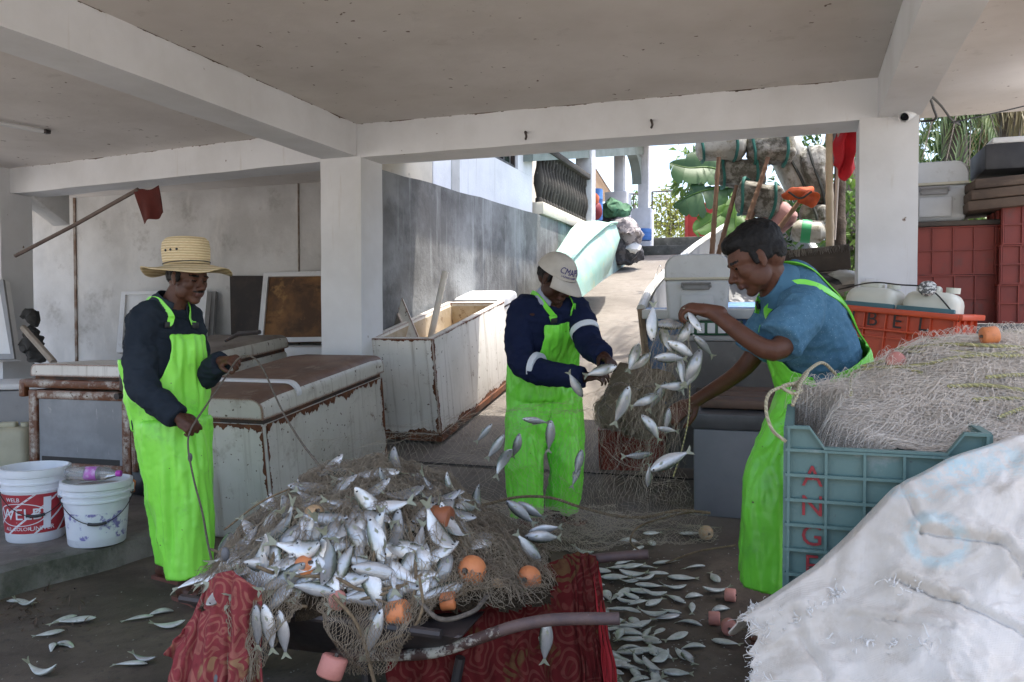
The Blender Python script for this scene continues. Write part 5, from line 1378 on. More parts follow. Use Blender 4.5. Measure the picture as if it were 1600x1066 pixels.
def fish_meshes(bend, seed, fat=1.0):
    pr = [(.50, .006, .5), (.47, .034, .6), (.41, .066, .62), (.32, .10, .58), (.20, .128, .5), (.06, .140, .46), (-.08, .130, .42), (-.21, .098, .40), (-.32, .060, .40), (-.40, .034, .42), (-.445, .028, .3)]
    def bd(p):
        a = bend * p.x / FL; return V(p.x * cos(a * .5), p.y + bend * FL * (p.x / FL) ** 2 * .9, p.z)
    b = MB(); rings = []
    for x, h, w in pr:
        h *= fat * 1.2; cz = -.018 * (1 - abs(x) * 1.6)
        rings.append([bd(V(x * FL, FL * h * w * cos(a) * (1 - .25 * max(0, -sin(a))), FL * (h * sin(a) + cz))) for a in [2 * pi * i / 12 for i in range(12)]])
    b.loft(rings); body = b.mesh('fish')
    b = MB()
    def fin(pts, th=.0022):
        b.slab([bd(V(x * FL, -th / 2, z * FL)) for x, z in pts], V(0, th, 0))
    fin([(-.43, .022), (-.52, .07), (-.60, .125), (-.585, .06), (-.54, .0), (-.585, -.065), (-.60, -.135), (-.52, -.075), (-.43, -.022)])
    tail = b.mesh('tail_fin')
    b = MB(); fin([(.10, .115), (.06, .165), (-.06, .135), (-.14, .108)]); dors = b.mesh('dorsal_fin')
    eyes = []
    for sg in (-1, 1):
        b = MB(); c = bd(V(.42 * FL, sg * FL * .036, .015 * FL)); b.ell(c, (.0042, .002, .0042), sub=2); eyes.append(b.mesh('eye'))
    b = MB(); b.loft([[bd(V(x * FL, -FL * .070 * fat, z * FL)) + V(0, d, 0) for x, z in ((.27, -.02), (.19, -.07), (.15, -.05), (.20, .0))] for d in (0, -.0015)]); pect = b.mesh('pectoral_fin')
    return body, tail, dors, eyes, pect
VAR = [fish_meshes(bd, i, ft) for i, (bd, ft) in enumerate(((.0, 1.0), (.55, 1.05), (-.6, .95), (1.1, 1.0), (-1.2, 1.05), (.2, .8)))]
for vset in VAR:
    vset[0].materials.append(M['fish']); vset[0].shade_smooth()
    for m_ in (vset[1], vset[2], vset[4]): m_.materials.append(M['fin'])
    for m_ in vset[3]: m_.materials.append(M['eye']); m_.shade_smooth()
GROUND_BODY = []
for vset in VAR:
    g = vset[0].copy(); g.materials.clear(); g.materials.append(M['fish_ground']); GROUND_BODY.append(g)
def put_fish(loc, head, up, scale, label, group, var=None, detail=2, ground=False):
    """head = direction of the snout; up = direction of the visible flank"""
    vi = var if var is not None else rf_.randrange(6)
    vset = VAR[vi]
    x = head.normalized(); y = -(up - x * up.dot(x)).normalized(); z = x.cross(y)
    if rf_.random() < .5 and not ground: pass
    o = bpy.data.objects.new('fish', GROUND_BODY[vi] if ground else vset[0]); COL.objects.link(o)
    o.location = loc; o.rotation_euler = Matrix((x, y, z)).transposed().to_euler(); o.scale = (scale,) * 3
    tag(o, label, 'fish', group)
    parts = [('tail_fin', vset[1])]
    if detail > 0: parts += [('dorsal_fin', vset[2]), ('eye', vset[3][0]), ('eye', vset[3][1])]
    if detail > 1: parts += [('pectoral_fin', vset[4])]
    for nm, me in parts:
        c = bpy.data.objects.new(nm, me); COL.objects.link(c); c.parent = o
    return o

# ------------------------------------------------------------------ the heaped net on the barrow
PROF = [(-1.10, .38), (-1.02, .45), (-.87, .635), (-.665, .765), (-.45, .80), (-.25, .735), (-.09, .61), (.07, .49), (.2, .42)]
def prof_r(r):
    if r <= PROF[0][0]: return PROF[0][1]
    for (a, za), (c, zc) in zip(PROF, PROF[1:]):
        if r <= c:
            t = (r - a) / (c - a); t = t * t * (3 - 2 * t); return za + (zc - za) * t
    return PROF[-1][1]
def mound_z(r, f):
    v = (f - 2.86) / .47
    k = max(0.0, 1 - abs(v) ** 2.3)
    base = .40
    z = base + (prof_r(r) - base) * k ** .75
    z += .028 * mnoise.noise(V(r * 5, f * 5, 0)) + .014 * mnoise.noise(V(r * 14, f * 14, 3))
    return z
def mound_pt(r, f, off=0.0):
    e = .02
    n = V(-(mound_z(r + e, f) - mound_z(r - e, f)) / (2 * e), -(mound_z(r, f + e) - mound_z(r, f - e)) / (2 * e), 1).normalized()
    nn = RV * n.x + FH * n.y + Z * n.z
    return RF(r, f, mound_z(r, f)) + nn * off, nn
def hit(px, py, zf=mound_z, lo=1.2, hi=3.4):
    d = ray(px, py); prev = None
    for i in range(400):
        s = lo + (hi - lo) * i / 400; p = CAM + d * s
        if p.z < zf(p.dot(RV), p.dot(FH)): return p
    return P(px, py, 2.8)
def mnet(name, c0, c1, c2):
    k = NT(name); v = k.coord(rnd=False)
    w = k.n('ShaderNodeTexWave', wave_type='BANDS', bands_direction='DIAGONAL'); w.inputs['Scale'].default_value = 28; w.inputs['Distortion'].default_value = 22; w.inputs['Detail'].default_value = 5; w.inputs['Detail Scale'].default_value = 2.2
    k.l(v, w.inputs['Vector'])
    f2 = k.noise(v, 170, 6, .8, 1.5)
    c = k.mix(k.ramp(w.outputs['Fac'], .2, .8), c0, c1); c = k.mix(k.ramp(f2, .42, .62), c, c2)
    k.l(c, k.b.inputs['Base Color']); k.b.inputs['Roughness'].default_value = .9; k.b.inputs['Specular IOR Level'].default_value = .1
    ad = k.n('ShaderNodeMath', operation='ADD'); k.l(w.outputs['Fac'], ad.inputs[0]); k.l(f2, ad.inputs[1]); k.bump(ad.outputs[0], 1.0, .012)
    return k.m
M['net_brown'] = mnet('brown_net_mass', (.060, .044, .028), (.028, .020, .013), (.11, .082, .052))
M['thread_brown'] = mat('brown_thread', (.26, .21, .145), .8, (.17, .13, .09), 8, rnd=False, bump=0)
M['rope_brown'] = mat('brown_rope', (.21, .15, .085), .85, (.13, .09, .05), 60, .4, .6, rnd=False, bump=.8, bsc=180, bd=.003)
M['rope_dark2'] = mat('tarred_rope', (.085, .07, .055), .85, (.14, .115, .09), 60, .4, .6, rnd=False, bump=.8, bsc=180, bd=.003)
net = thing('fishing_net', 'heaped brown fishing net full of silver fish on the wheelbarrow', 'net', RF(-.5, 2.86, .45))
b = MB()
def mg(u, v):
    r = -1.05 + 1.20 * u; f = 2.39 + .94 * v
    return RF(r, f, mound_z(r, f))
b.grid(120, 84, mg)
bmesh.ops.delete(b.bm, geom=[f for f in b.bm.faces if f.calc_center_median().z < .452 + .02 * mnoise.noise(f.calc_center_median() * 20)], context='FACES')
b.build('net_mass', M['net_brown'], net, True, ang=None)
# loose mesh lying over the heap
def strand(b, start, head, n, step, r, zf, off, wig, rg, zmin=-9):
    p = Vector((start[0], start[1])); a = head; pts = []
    for i in range(n):
        z = zf(p.x, p.y)
        if z < zmin: break
        pts.append(RF(p.x, p.y, z + off * (.5 + .5 * sin(i * 1.1 + start[0] * 50)) + rg.uniform(-.002, .004)))
        a += rg.uniform(-wig, wig); p = p + Vector((cos(a), sin(a))) * step
    if len(pts) > 2: b.tube(pts, r, 3, cap=False)
b = MB(); rg = random.Random(3)
for i in range(2300):
    strand(b, (rg.uniform(-1.0, .06), rg.uniform(2.40, 3.05)), rg.uniform(0, 6.28), 16, .02, rg.choice((.0005, .0007, .0010)), mound_z, rg.choice((.010, .024, .036, .046)), .75, rg, .45)
b.build('netting', M['thread_brown'], net, True, smooth=False, fix=False)
def mesh_over(b, zf, r0, r1, f0, f1, cell, rad, off, seed, ok):
    nx, ny = int((r1 - r0) / cell), int((f1 - f0) / (cell * .6))
    for i in range(-ny, nx + ny):
        for sg in (-1, 1):
            pts = []
            for j in range(ny + 1):
                u = (i + sg * j * .5 + (0 if sg > 0 else ny * .5)) / nx; v = j / ny
                w = mnoise.noise_vector(V(u * 4, v * 4, seed)) * .10 + mnoise.noise_vector(V(u * 13, v * 13, seed + 3)) * .022
                r, f = r0 + (r1 - r0) * u + w.x, f0 + (f1 - f0) * v + w.y
                z = zf(r, f)
                if 0 <= u <= 1 and ok(r, f, z): pts.append(RF(r, f, z + off + .008 * w.z * 10))
                else:
                    if len(pts) > 2: b.tube(pts, rad, 3, cap=False)
                    pts = []
            if len(pts) > 2: b.tube(pts, rad, 3, cap=False)
b = MB(); mesh_over(b, mound_z, -1.05, .12, 2.36, 3.2, .034, .0006, .032, 2, lambda r, f, z: z > .47); mesh_over(b, mound_z, -1.05, .12, 2.36, 3.2, .034, .0007, .018, 7, lambda r, f, z: z > .46)
b.build('netting', M['thread_brown'], net, True, smooth=False, fix=False)
# drapes of net hanging over the front edge
def drape(b, top, bot, nx, ny, bulge, r, seed, slack=.02):
    """diamond mesh between two photo polylines (px,py,depth)"""
    rg = random.Random(seed)
    tp, bp = smooth_path([P(*q) for q in top], 6), smooth_path([P(*q) for q in bot], 6)
    def at(pl, u):
        k = u * (len(pl) - 1); i = min(int(k), len(pl) - 2); return pl[i].lerp(pl[i + 1], k - i)
    def pt(u, v):
        u = min(1, max(0, u)); p = at(tp, u).lerp(at(bp, u), v)
        p = p - FH * bulge * sin(pi * v) + FH * .03 * mnoise.noise(V(u * 7, v * 2.5, seed)) + RV * .02 * mnoise.noise(V(u * 5, v * 6, seed + 9))
        return p
    for i in range(-ny, nx + ny):
        for sg in (-1, 1):
            pts = []
            for j in range(ny + 1):
                u = (i + sg * j * .5 + (.0 if sg > 0 else ny * .5)) / nx
                if -.001 <= u <= 1.001: pts.append(pt(u, j / ny) + V(rg.uniform(-1, 1), rg.uniform(-1, 1), rg.uniform(-1, 1)) * slack * .15)
            if len(pts) > 1: b.tube(pts, r, 3, cap=False)
b = MB()
drape(b, [(322, 900, 2.62), (360, 880, 2.48), (420, 900, 2.42), (480, 930, 2.40)], [(345, 1035, 2.50), (365, 1075, 2.42), (400, 1060, 2.42), (440, 985, 2.42)], 46, 30, .03, .0010, 1)
drape(b, [(500, 925, 2.40), (560, 940, 2.38), (620, 940, 2.38), (690, 925, 2.40)], [(515, 985, 2.40), (545, 1050, 2.40), (600, 1050, 2.38), (650, 990, 2.40)], 46, 22, .04, .0010, 2)
drape(b, [(690, 900, 2.45), (740, 890, 2.5), (800, 885, 2.6), (850, 880, 2.75)], [(660, 960, 2.40), (720, 930, 2.45), (790, 915, 2.55), (840, 905, 2.7)], 30, 10, .04, .0010, 3)
b.build('netting', M['thread_brown'], net, True, smooth=False, fix=False)
ropes = [([(500, 770), (488, 830), (505, 880), (535, 935), (600, 930), (660, 900)], .0055, 'rope_brown'),
         ([(330, 860), (395, 885), (440, 900), (520, 905), (570, 925), (640, 915)], .0055, 'rope_brown'),
         ([(620, 760), (640, 830), (650, 900), (642, 960)], .0055, 'rope_brown'),
         ([(560, 780), (585, 850), (575, 920), (610, 945), (700, 940)], .0045, 'rope_brown'),
         ([(440, 800), (430, 860), (420, 905), (450, 945), (480, 950)], .005, 'rope_brown'),
         ([(680, 780), (720, 850), (745, 900), (700, 930), (650, 945)], .005, 'rope_brown'),
         ([(350, 830), (420, 780), (520, 745), (600, 735)], .0035, 'rope_brown')]
for pp, r, mm in ropes:
    b = MB(); b.tube(smooth_path([hit(*q) - ray(*q).normalized() * .014 + Z * .004 for q in pp], 10), r, 7); b.build('rope', M[mm], net, True)
for pp, r, mm in (([(352, 900, 2.5), (358, 960, 2.44), (375, 1010, 2.42), (372, 1075, 2.42)], .007, 'rope_dark2'), ([(395, 925, 2.44), (398, 980, 2.41), (404, 1060, 2.41)], .005, 'rope_brown'),
                  ([(340, 900, 2.55), (330, 960, 2.47), (345, 1030, 2.44), (362, 1035, 2.43)], .005, 'rope_dark2'), ([(520, 930, 2.38), (560, 980, 2.36), (585, 1066, 2.36)], .0055, 'rope_brown'),
                  ([(655, 940, 2.38), (690, 968, 2.36), (740, 955, 2.4), (765, 930, 2.5), (820, 905, 2.65)], .007, 'rope_dark2'),
                  ([(585, 1010, 2.37), (640, 985, 2.36), (660, 950, 2.37), (655, 900, 2.42)], .0045, 'rope_brown')):
    b = MB(); b.tube(smooth_path([P(*q) for q in pp], 10), r, 7); b.build('rope', M[mm], net, True)
for px, py, z in ((352, 866, 2.52), (366, 1035, 2.40), (350, 995, 2.44), (338, 1062, 2.42)):     # lead sinkers on the rope
    b = MB(); b.ell(P(px, py, z), (.013, .013, .022), rotz(.3)); b.build('sinker', M['lead'], net, True)

# ------------------------------------------------------------------ wheelbarrow under it
bw = thing('wheelbarrow', 'old wheelbarrow with rusty tube handles under the heaped net', 'wheelbarrow', RF(-.55, 2.86, 0))
b = MB()
AX, LA = (FH * .28 - RV * .96), (FH * .96 + RV * .28)      # towards the wheel / across
bc = RF(-.56, 2.86, 0)
def bp(a, l, z): return bc + AX * a + LA * l + Z * z
b.hexa([bp(*q) for q in ((-.34, -.24, .24), (.30, -.24, .24), (.30, .24, .24), (-.34, .24, .24), (-.56, -.42, .42), (.38, -.42, .44), (.38, .42, .44), (-.56, .42, .42))], bev=.02); b.build('tray', M['dark_metal'], bw, True)
M['handle_tube'] = mat('chipped_handle_tube', (.42, .40, .34), .6, (.34, .30, .24), 5, .4, .6, rust=(.085, .045, .035), rsc=11, rlo=.44, rhi=.50, spots=(.04, .03, .03), spsc=60, splo=.58, bump=.5, bsc=80)
M['handle_rust'] = mat('rusty_handle_tube', (.075, .05, .05), .6, (.12, .075, .065), 12, .4, .6, spots=(.34, .32, .32), spsc=50, splo=.70, bump=.6, bsc=60)
hpts = [(968, 967, 2.27), (900, 967, 2.29), (850, 970, 2.31), (800, 980, 2.33), (750, 997, 2.36), (700, 1014, 2.40), (660, 1022, 2.44), (610, 1024, 2.48), (520, 1022, 2.55)]
hp = smooth_path([P(*q) for q in hpts], 6)
b = MB(); b.tube(hp[:21], .0175, 12); b.build('handle', M['handle_rust'], bw, True)
b = MB(); b.tube(hp[20:], .0172, 12); b.build('handle', M['handle_tube'], bw, True)
b = MB(); b.tube(smooth_path([P(1013, 866, 2.87), P(960, 870, 2.89), P(900, 878, 2.93), P(820, 900, 3.0), P(700, 930, 3.1)], 6), .0175, 12); b.build('handle', M['handle_rust'], bw, True)
for l in (-.27, .27):
    b = MB(); b.tube(smooth_path([bp(-.50, l, .30), bp(-.46, l, .12), bp(-.40, l, .02), bp(-.22, l, .02), bp(-.18, l, .26)], 6), .016, 8); b.build('leg', M['dark_metal'], bw, True)
wc = bp(.50, .06, .17); Rw = frame(z=LA)
wh = None
b = MB(); b.lathe([(.10, -.03), (.145, -.04), (.16, -.02), (.16, .02), (.145, .04), (.10, .03)], wc, Rw, 28, closed=True); wh = b.build('wheel', M['black_plastic'], bw, True)
b = MB(); b.lathe([(0, -.05), (.02, -.05), (.02, -.02), (.10, -.02), (.10, .02), (.02, .02), (.02, .05), (0, .05)], wc, Rw, 20); b.build('rim', M['dark_metal'], wh, True)
for l in (-.06, .06):
    b = MB(); b.tube([wc + LA * l, bp(.26, l * 2.4, .30)], .014, 6); b.build('fork', M['dark_metal'], bw, True)
# patterned red cloth
def cloth_mat(name, base, pat, tan, k1=.52):
    k = NT(name); v = k.coord(rnd=False)
    nz = k.n('ShaderNodeTexNoise'); nz.inputs['Scale'].default_value = 5; nz.inputs['Detail'].default_value = 1.5; k.l(v, nz.inputs['Vector'])
    ad = k.n('ShaderNodeVectorMath', operation='MULTIPLY_ADD'); k.l(nz.outputs['Color'], ad.inputs[0]); ad.inputs[1].default_value = (.22, .22, .22); k.l(v, ad.inputs[2])
    vo = k.n('ShaderNodeTexVoronoi'); vo.inputs['Scale'].default_value = 10; k.l(ad.outputs[0], vo.inputs['Vector'])
    mth = k.n('ShaderNodeMath', operation='MULTIPLY'); k.l(vo.outputs['Distance'], mth.inputs[0]); mth.inputs[1].default_value = 34
    sn = k.n('ShaderNodeMath', operation='SINE'); k.l(mth.outputs[0], sn.inputs[0])
    c = k.mix(k.ramp(sn.outputs[0], .25, .55), base, pat)
    c = k.mix(k.ramp(k.noise(v, 4.5, 2, .5, 1.5), .56, .60), c, k.mix(k.ramp(sn.outputs[0], .1, .4), tan, base))
    c = k.mix(k.ramp(k.noise(v, 30, 5), .5, .8), c, (base[0] * .6, base[1] * .6, base[2] * .6))
    k.l(c, k.b.inputs['Base Color']); k.b.inputs['Roughness'].default_value = .9; k.b.inputs['Specular IOR Level'].default_value = .12
    k.bump(k.noise(v, 300, 2), .25, .002); return k.m
M['cloth_red'] = cloth_mat('red_patterned_cloth', (.095, .012, .012), (.13, .034, .027), (.105, .055, .024))
M['cloth_red_lit'] = cloth_mat('lit_patterned_cloth', (.22, .042, .045), (.29, .10, .078), (.28, .16, .085))  # same red cloth, paler: light on the left end painted into its colour
def hanging(name, m, top, bot, nx, ny, fold, nf, parent=None, label=None, seed=0, th=.003):
    tp, bp_ = smooth_path([P(*q) for q in top], 8), smooth_path([P(*q) for q in bot], 8)
    def at(pl, u):
        k = u * (len(pl) - 1); i = min(int(k), len(pl) - 2); return pl[i].lerp(pl[i + 1], k - i)
    def fn(u, v):
        p = at(tp, u).lerp(at(bp_, u), v); a = .25 + .75 * v
        return p - FH * (fold * a * (sin(u * nf * 2 * pi + seed + .8 * sin(v * 3)) + .5 * sin(u * nf * 4.7 * pi + 1.3))) + RV * .012 * mnoise.noise(V(u * 9, v * 5, seed)) + FH * .02 * mnoise.noise(V(u * 6, v * 4, seed + 4))
    return sheet(name, m, nx, ny, fn, th, parent, True)
cl_ = thing('patterned_cloth', 'red patterned cloth hung over the rear barrow handle', 'cloth', P(800, 1000, 2.55))
hanging('cloth', M['cloth_red'], [(600, 985, 2.50), (650, 965, 2.50), (700, 938, 2.52), (770, 912, 2.58), (830, 895, 2.68), (880, 872, 2.82), (915, 866, 2.86)], [(610, 1130, 2.50), (670, 1130, 2.50), (730, 1130, 2.48), (790, 1135, 2.50), (850, 1130, 2.52), (905, 1125, 2.54), (945, 1120, 2.55)], 110, 40, .020, 5, cl_)
hanging('cloth_end', M['cloth_red'], [(880, 868, 2.84), (905, 863, 2.84), (930, 868, 2.90)], [(900, 1125, 2.56), (930, 1120, 2.55), (965, 1118, 2.60)], 40, 40, .016, 3, cl_, seed=2)
hanging('hem', mat('crimson_hem', (.36, .015, .02), .85, (.28, .012, .016), 8), [(925, 872, 2.88), (934, 878, 2.89)], [(950, 1122, 2.55), (972, 1118, 2.60)], 12, 40, .006, 2, cl_, seed=1)
cl2 = thing('patterned_cloth', 'patterned cloth flaring out at the left end of the barrow, light painted in as pink', 'cloth', P(330, 1000, 2.5))
hanging('cloth', M['cloth_red_lit'], [(308, 955, 2.54), (326, 908, 2.50), (362, 893, 2.42), (408, 925, 2.40)], [(258, 1020, 2.46), (280, 1110, 2.38), (350, 1120, 2.40), (412, 1115, 2.42)], 70, 40, .022, 3.5, cl2, seed=3)
# hanging lower net edge of the barrow frame
b = MB(); b.tube(smooth_path([bp(-.5, -.43, .43), bp(0, -.43, .44), bp(.37, -.43, .45)]), .014, 8); b.build('tray_rim', M['dark_metal'], bw, True)

# ------------------------------------------------------------------ fish on the heap
GL = 'silver fish tangled in the heaped brown net on the wheelbarrow'
GP = 'fish caught in the heaped net'
placed = []
def heap_fish(px, py, ang_deg, sc=1.0, var=None, tilt=.35):
    p = hit(px, py); r, f = p.dot(RV), p.dot(FH); q, n = mound_pt(r, f, rf_.uniform(-.010, .008))
    n = (n + (-ray(px, py).normalized()) * tilt + rdir() * .34).normalized()
    a = radians(ang_deg); d = RV * cos(a) + UPV * sin(a)
    d = (d - n * d.dot(n)).normalized()
    placed.append((px, py)); return put_fish(q + n * .008, (d + n * rf_.uniform(-.22, .12)).normalized(), n, sc * .94, GL, GP, var, 2)
for a in ((405, 845, 70, 1.1), (425, 820, 80, 1), (445, 850, 60, 1.1), (380, 880, 40, 1), (395, 835, -65, .9), (520, 830, 60, 1.2), (548, 818, 75, 1.3, 2), (575, 840, 55, 1.15), (600, 800, 200, 1.1), (588, 815, -20, 1.2), (610, 860, 10, 1.15, 1),
          (560, 865, 80, 1), (518, 880, -80, 1.05), (540, 905, -10, 1), (610, 765, 160, 1), (640, 790, 120, 1), (560, 750, 20, 1), (530, 770, 30, 1.1), (500, 800, 40, 1), (470, 830, 80, 1), (460, 870, 55, 1), (620, 900, 150, 1), (660, 880, 100, 1.05), (680, 870, 40, 1.1),
          (650, 905, 10, 1), (690, 895, 70, 1), (700, 830, 100, 1), (660, 780, 150, 1), (630, 745, 20, 1), (590, 742, 10, 1), (655, 755, 170, 1), (560, 935, 30, 1.1), (580, 990, 75, .95), (620, 915, -15, 1), (370, 925, -75, .9), (310, 908, 30, 1), (365, 905, 20, 1), (400, 900, 60, 1), (745, 855, 50, .9), (470, 790, 30, 1), (690, 925, 20, .9), (480, 905, 60, .9), (440, 935, 60, .9)):
    heap_fish(*a)
k = 0
while len(placed) < 128 and k < 6000:
    k += 1
    px, py = rf_.uniform(335, 760), rf_.uniform(735, 935)
    top = 900 - 175 * max(0, 1 - ((px - 580) / 260) ** 2) ** .7
    if py < top or (px > 690 and py > 850): continue
    if min((px - a) ** 2 + ((py - c) * 1.2) ** 2 for a, c in placed) < 18 ** 2: continue
    heap_fish(px, py, rf_.choice((rf_.gauss(70, 25), rf_.gauss(60, 40), rf_.gauss(10, 30), rf_.gauss(200, 40), rf_.gauss(-80, 30))), rf_.uniform(.85, 1.15))
for px, py, a, z, s_ in ((401, 978, 92, 2.395, .95), (419, 980, 100, 2.385, 1.05), (441, 988, 98, 2.39, 1.0)):
    put_fish(P(px, py, z), (RV * cos(radians(a)) + Z * sin(radians(a))), -FH - RV * .2, s_ * .8, 'silver fish hanging head up from the net, one of three over the tray front', 'three fish hanging over the tray front', 0, 2)
put_fish(P(852, 1000, 2.52), Z + RV * .05, -FH, .8, 'single silver fish hanging against the red cloth under the front handle', None, 0, 2)
put_fish(P(583, 990, 2.36), Z + RV * .35, -FH, .9, 'silver fish held in the net bag below the barrow front', None, 5, 2)

# ------------------------------------------------------------------ floats
M['float_orange'] = mat('orange_float_plastic', (.62, .22, .08), .55, (.54, .17, .06), 10, .4, .62, dirt=(.28, .12, .07), dsc=22, dlo=.58, dhi=.72, spots=(.12, .06, .04), spsc=70, splo=.68, bump=.5, bsc=70)
M['float_tan'] = mat('tan_float_plastic', (.46, .30, .16), .6, (.36, .23, .12), 10, .4, .62, dirt=(.22, .14, .09), dsc=22, dlo=.58, dhi=.72, bump=.5, bsc=70)
M['float_brown'] = mat('brown_float_plastic', (.30, .095, .035), .5, (.22, .07, .03), 10, .4, .62, bump=.4)
M['float_pink'] = mat('pink_float_plastic', (.58, .25, .20), .6, (.48, .19, .15), 10, .4, .62, dirt=(.30, .12, .10), dsc=22, dlo=.6, dhi=.72, bump=.4)
def nfloat(label, loc, axis, r, m, kind='round', group=None):
    t = thing('net_float', label, 'float', loc, frame(z=axis), group)
    ho = r * .24
    if kind == 'round': prof = [(ho, -r * .86)] + [(r * cos(a), r * .92 * sin(a)) for a in [radians(-72 + 12 * i) for i in range(13)]] + [(ho, r * .86), (ho, 0)]
    else: prof = [(ho, -r * .8), (r * .88, -r * .8), (r, -r * .66), (r, r * .66), (r * .88, r * .8), (ho, r * .8), (ho, 0)]
    b = MB(); b.lathe(prof, n=28, closed=True); b.jitter(r * .04, 20)
    b.build('float', m, t, ang=60); 
    b = MB(); b.tube(smooth_path([V(0, 0, -r * 1.0), V(.001, 0, 0), V(0, .002, r * 1.0)]), ho * .6, 6); b.build('cord', M['rope_dark2'], t)
    return t
vw = lambda px, py: -ray(px, py).normalized()
G1 = 'floats strung on the heaped net'
for lb, px, py, r, off, ax_, m, kd in (
    ('round orange float facing out with its hole showing, right of the heaped fish', 737, 892, .047, .0, (-.55, .25, 1), 'float_orange', 'round'),
    ('speckled round orange float furthest right on the red cloth', 826, 905, .042, -.05, (-.45, .2, 1), 'float_orange', 'round'),
    ('small tan round float between the two orange ones', 774, 919, .032, -.04, (-.8, .3, .4), 'float_tan', 'round'),
    ('upright orange drum float on the cloth below the round floats', 700, 939, .027, .02, (.98, .1, .1), 'float_orange', 'drum'),
    ('glossy brown drum float lying high on the right of the heap', 690, 810, .040, -.01, (.95, .0, .3), 'float_brown', 'drum'),
    ('tan ball float among the fish at the upper left of the heap', 491, 806, .036, .0, (.5, .6, .6), 'float_tan', 'round'),
    ('bright orange float bound with rope in the middle left of the heap', 478, 885, .036, -.008, (.6, .5, .6), 'float_orange', 'round'),
    ('red float half buried in the net at the front of the heap', 528, 938, .030, -.01, (.9, .3, .1), 'float_pink', 'round'),
    ('flat orange float at the front of the heap beneath the fish', 622, 958, .036, .01, (.95, .25, .25), 'float_orange', 'drum'),
    ('pink drum float dangling below the barrow tray', 519, 1042, .038, None, (.3, .9, -.2), 'float_pink', 'drum')):
    if off is None: p = P(px, py, 2.36)
    else: p = hit(px, py) + vw(px, py) * (.02 + off)
    if px in (826, 774): p = P(px, py, 2.62 if px == 826 else 2.55)
    if px == 700: p = P(px, py, 2.44)
    d = RV * ax_[0] + UPV * ax_[1] - FWD * ax_[2]
    nfloat(lb, p, d, r, M[m], kd, G1)
for lb, px, py, r, ax_, m, kd in (('tan ring float on the wet floor near the grey freezer', 1103, 831, .040, (.3, .2, 1), 'float_tan', 'round'), ('dull red float on the floor just left of the green trouser hem', 1141, 930, .030, (.8, .3, .3), 'float_pink', 'drum'),
    ('orange pink drum float on the floor beside the frayed sack', 1116, 967, .030, (.9, .25, .2), 'float_pink', 'drum'), ('round pink float with its hole facing out nearest the frayed sack', 1139, 981, .032, (-.2, .2, 1), 'float_pink', 'drum')):
    p = PG(px, py + r * 330); nfloat(lb, V(p.x, p.y, p.z + r), RV * ax_[0] + UPV * ax_[1] * 0 - FWD * ax_[2], r, M[m], kd, 'floats scattered on the floor')

# ------------------------------------------------------------------ fish on the floor
gl = 'greenish fish lying on the wet floor right of the red cloth'
gp = 'fish spilled on the floor to the right'
spots_ = [(1060, 970, 1), (1035, 985, 1)]
pl = []
k = 0
def ok_g(px, py):
    if py < 850 and (px < 1000 or px > 1160): return False
    return 0 < 1
while len(pl) < 100 and k < 9000:
    k += 1
    if rf_.random() < .66: px, py = rf_.gauss(992, 46), rf_.uniform(862, 1095)
    else: px, py = rf_.uniform(940, 1140), rf_.uniform(835, 1060)
    if px < 905 or px > 1150: continue
    if px > 1080 and py > 960 and rf_.random() < .8: continue
    if py < 900 and rf_.random() < .5: continue
    dm = min([(px - a) ** 2 + ((py - c) * 1.9) ** 2 for a, c in pl] or [1e9])
    if dm < (16 if px < 1030 else 30) ** 2: continue
    pl.append((px, py)); p = PG(px, py); a = rf_.choice((rf_.gauss(160, 35), rf_.gauss(-20, 35), rf_.uniform(0, 360))); a = radians(a)
    lift = .014 + (.02 * rf_.random() if px < 1030 else 0)
    d = RV * cos(a) + FH * sin(a) + Z * rf_.uniform(-.12, .12)
    put_fish(p + Z * lift, d, Z + rdir() * .35, rf_.uniform(.62, .85), gl, gp, rf_.choice((0, 1, 2, 5, 0)), 0 if py < 930 else 1, True)
for px, py, a, lb, g in ((1042, 970, 20, 'bright silver fish apart from the rest on the floor right of the handle end', False), (1073, 1033, 100, 'pale silver fish upright near the bottom right of the floor', False), (1020, 1056, 95, 'silver fish at the bottom edge beside the red cloth hem', False)):
    p = PG(px, py); put_fish(p + Z * .018, RV * cos(radians(a)) + FH * sin(radians(a)), Z, .8, lb, None, 0, 1, g)
for px, py, a, sc, lb, g in ((30, 944, 170, 1.1, 'pale green fish by the left edge on the floor below the kerb', True), (40, 949, 5, .8, 'thin fish beneath the pale one by the left edge', True), (100, 972, 60, 1.0, 'dark fish leaning on a paler one on the left floor', True), (120, 974, 20, 1.25, 'long pale fish with a black eye on the left floor', True), (78, 995, 35, .9, 'dark curved fish lowest of the three touching on the left floor', True),
    (101, 1011, 165, 1.0, 'shiny white fish with a yellow tail on the left floor', False), (82, 1014, 110, .7, 'small dark fish beside the shiny white one', True), (217, 970, 30, 1.0, 'green fish left of the pair behind the pink cloth', True), (250, 960, 40, 1.0, 'green fish right of the pair near the sandals', True), (264, 983, 15, 1.1, 'pale fish half hidden by the pink cloth', True),
    (225, 1036, -20, .95, 'white bellied fish crossing a thin dark one at the bottom left', False), (205, 1042, 5, 1.0, 'thin dark fish under the white bellied one', True), (66, 1057, -10, 1.05, 'dark green fish at the bottom edge on the left', True)):
    p = PG(px, py); put_fish(p + Z * .016, RV * cos(radians(a)) + FH * sin(radians(a)), Z + rdir() * .1, sc * .74, lb, 'fish spilled on the floor to the left', None, 1, g)
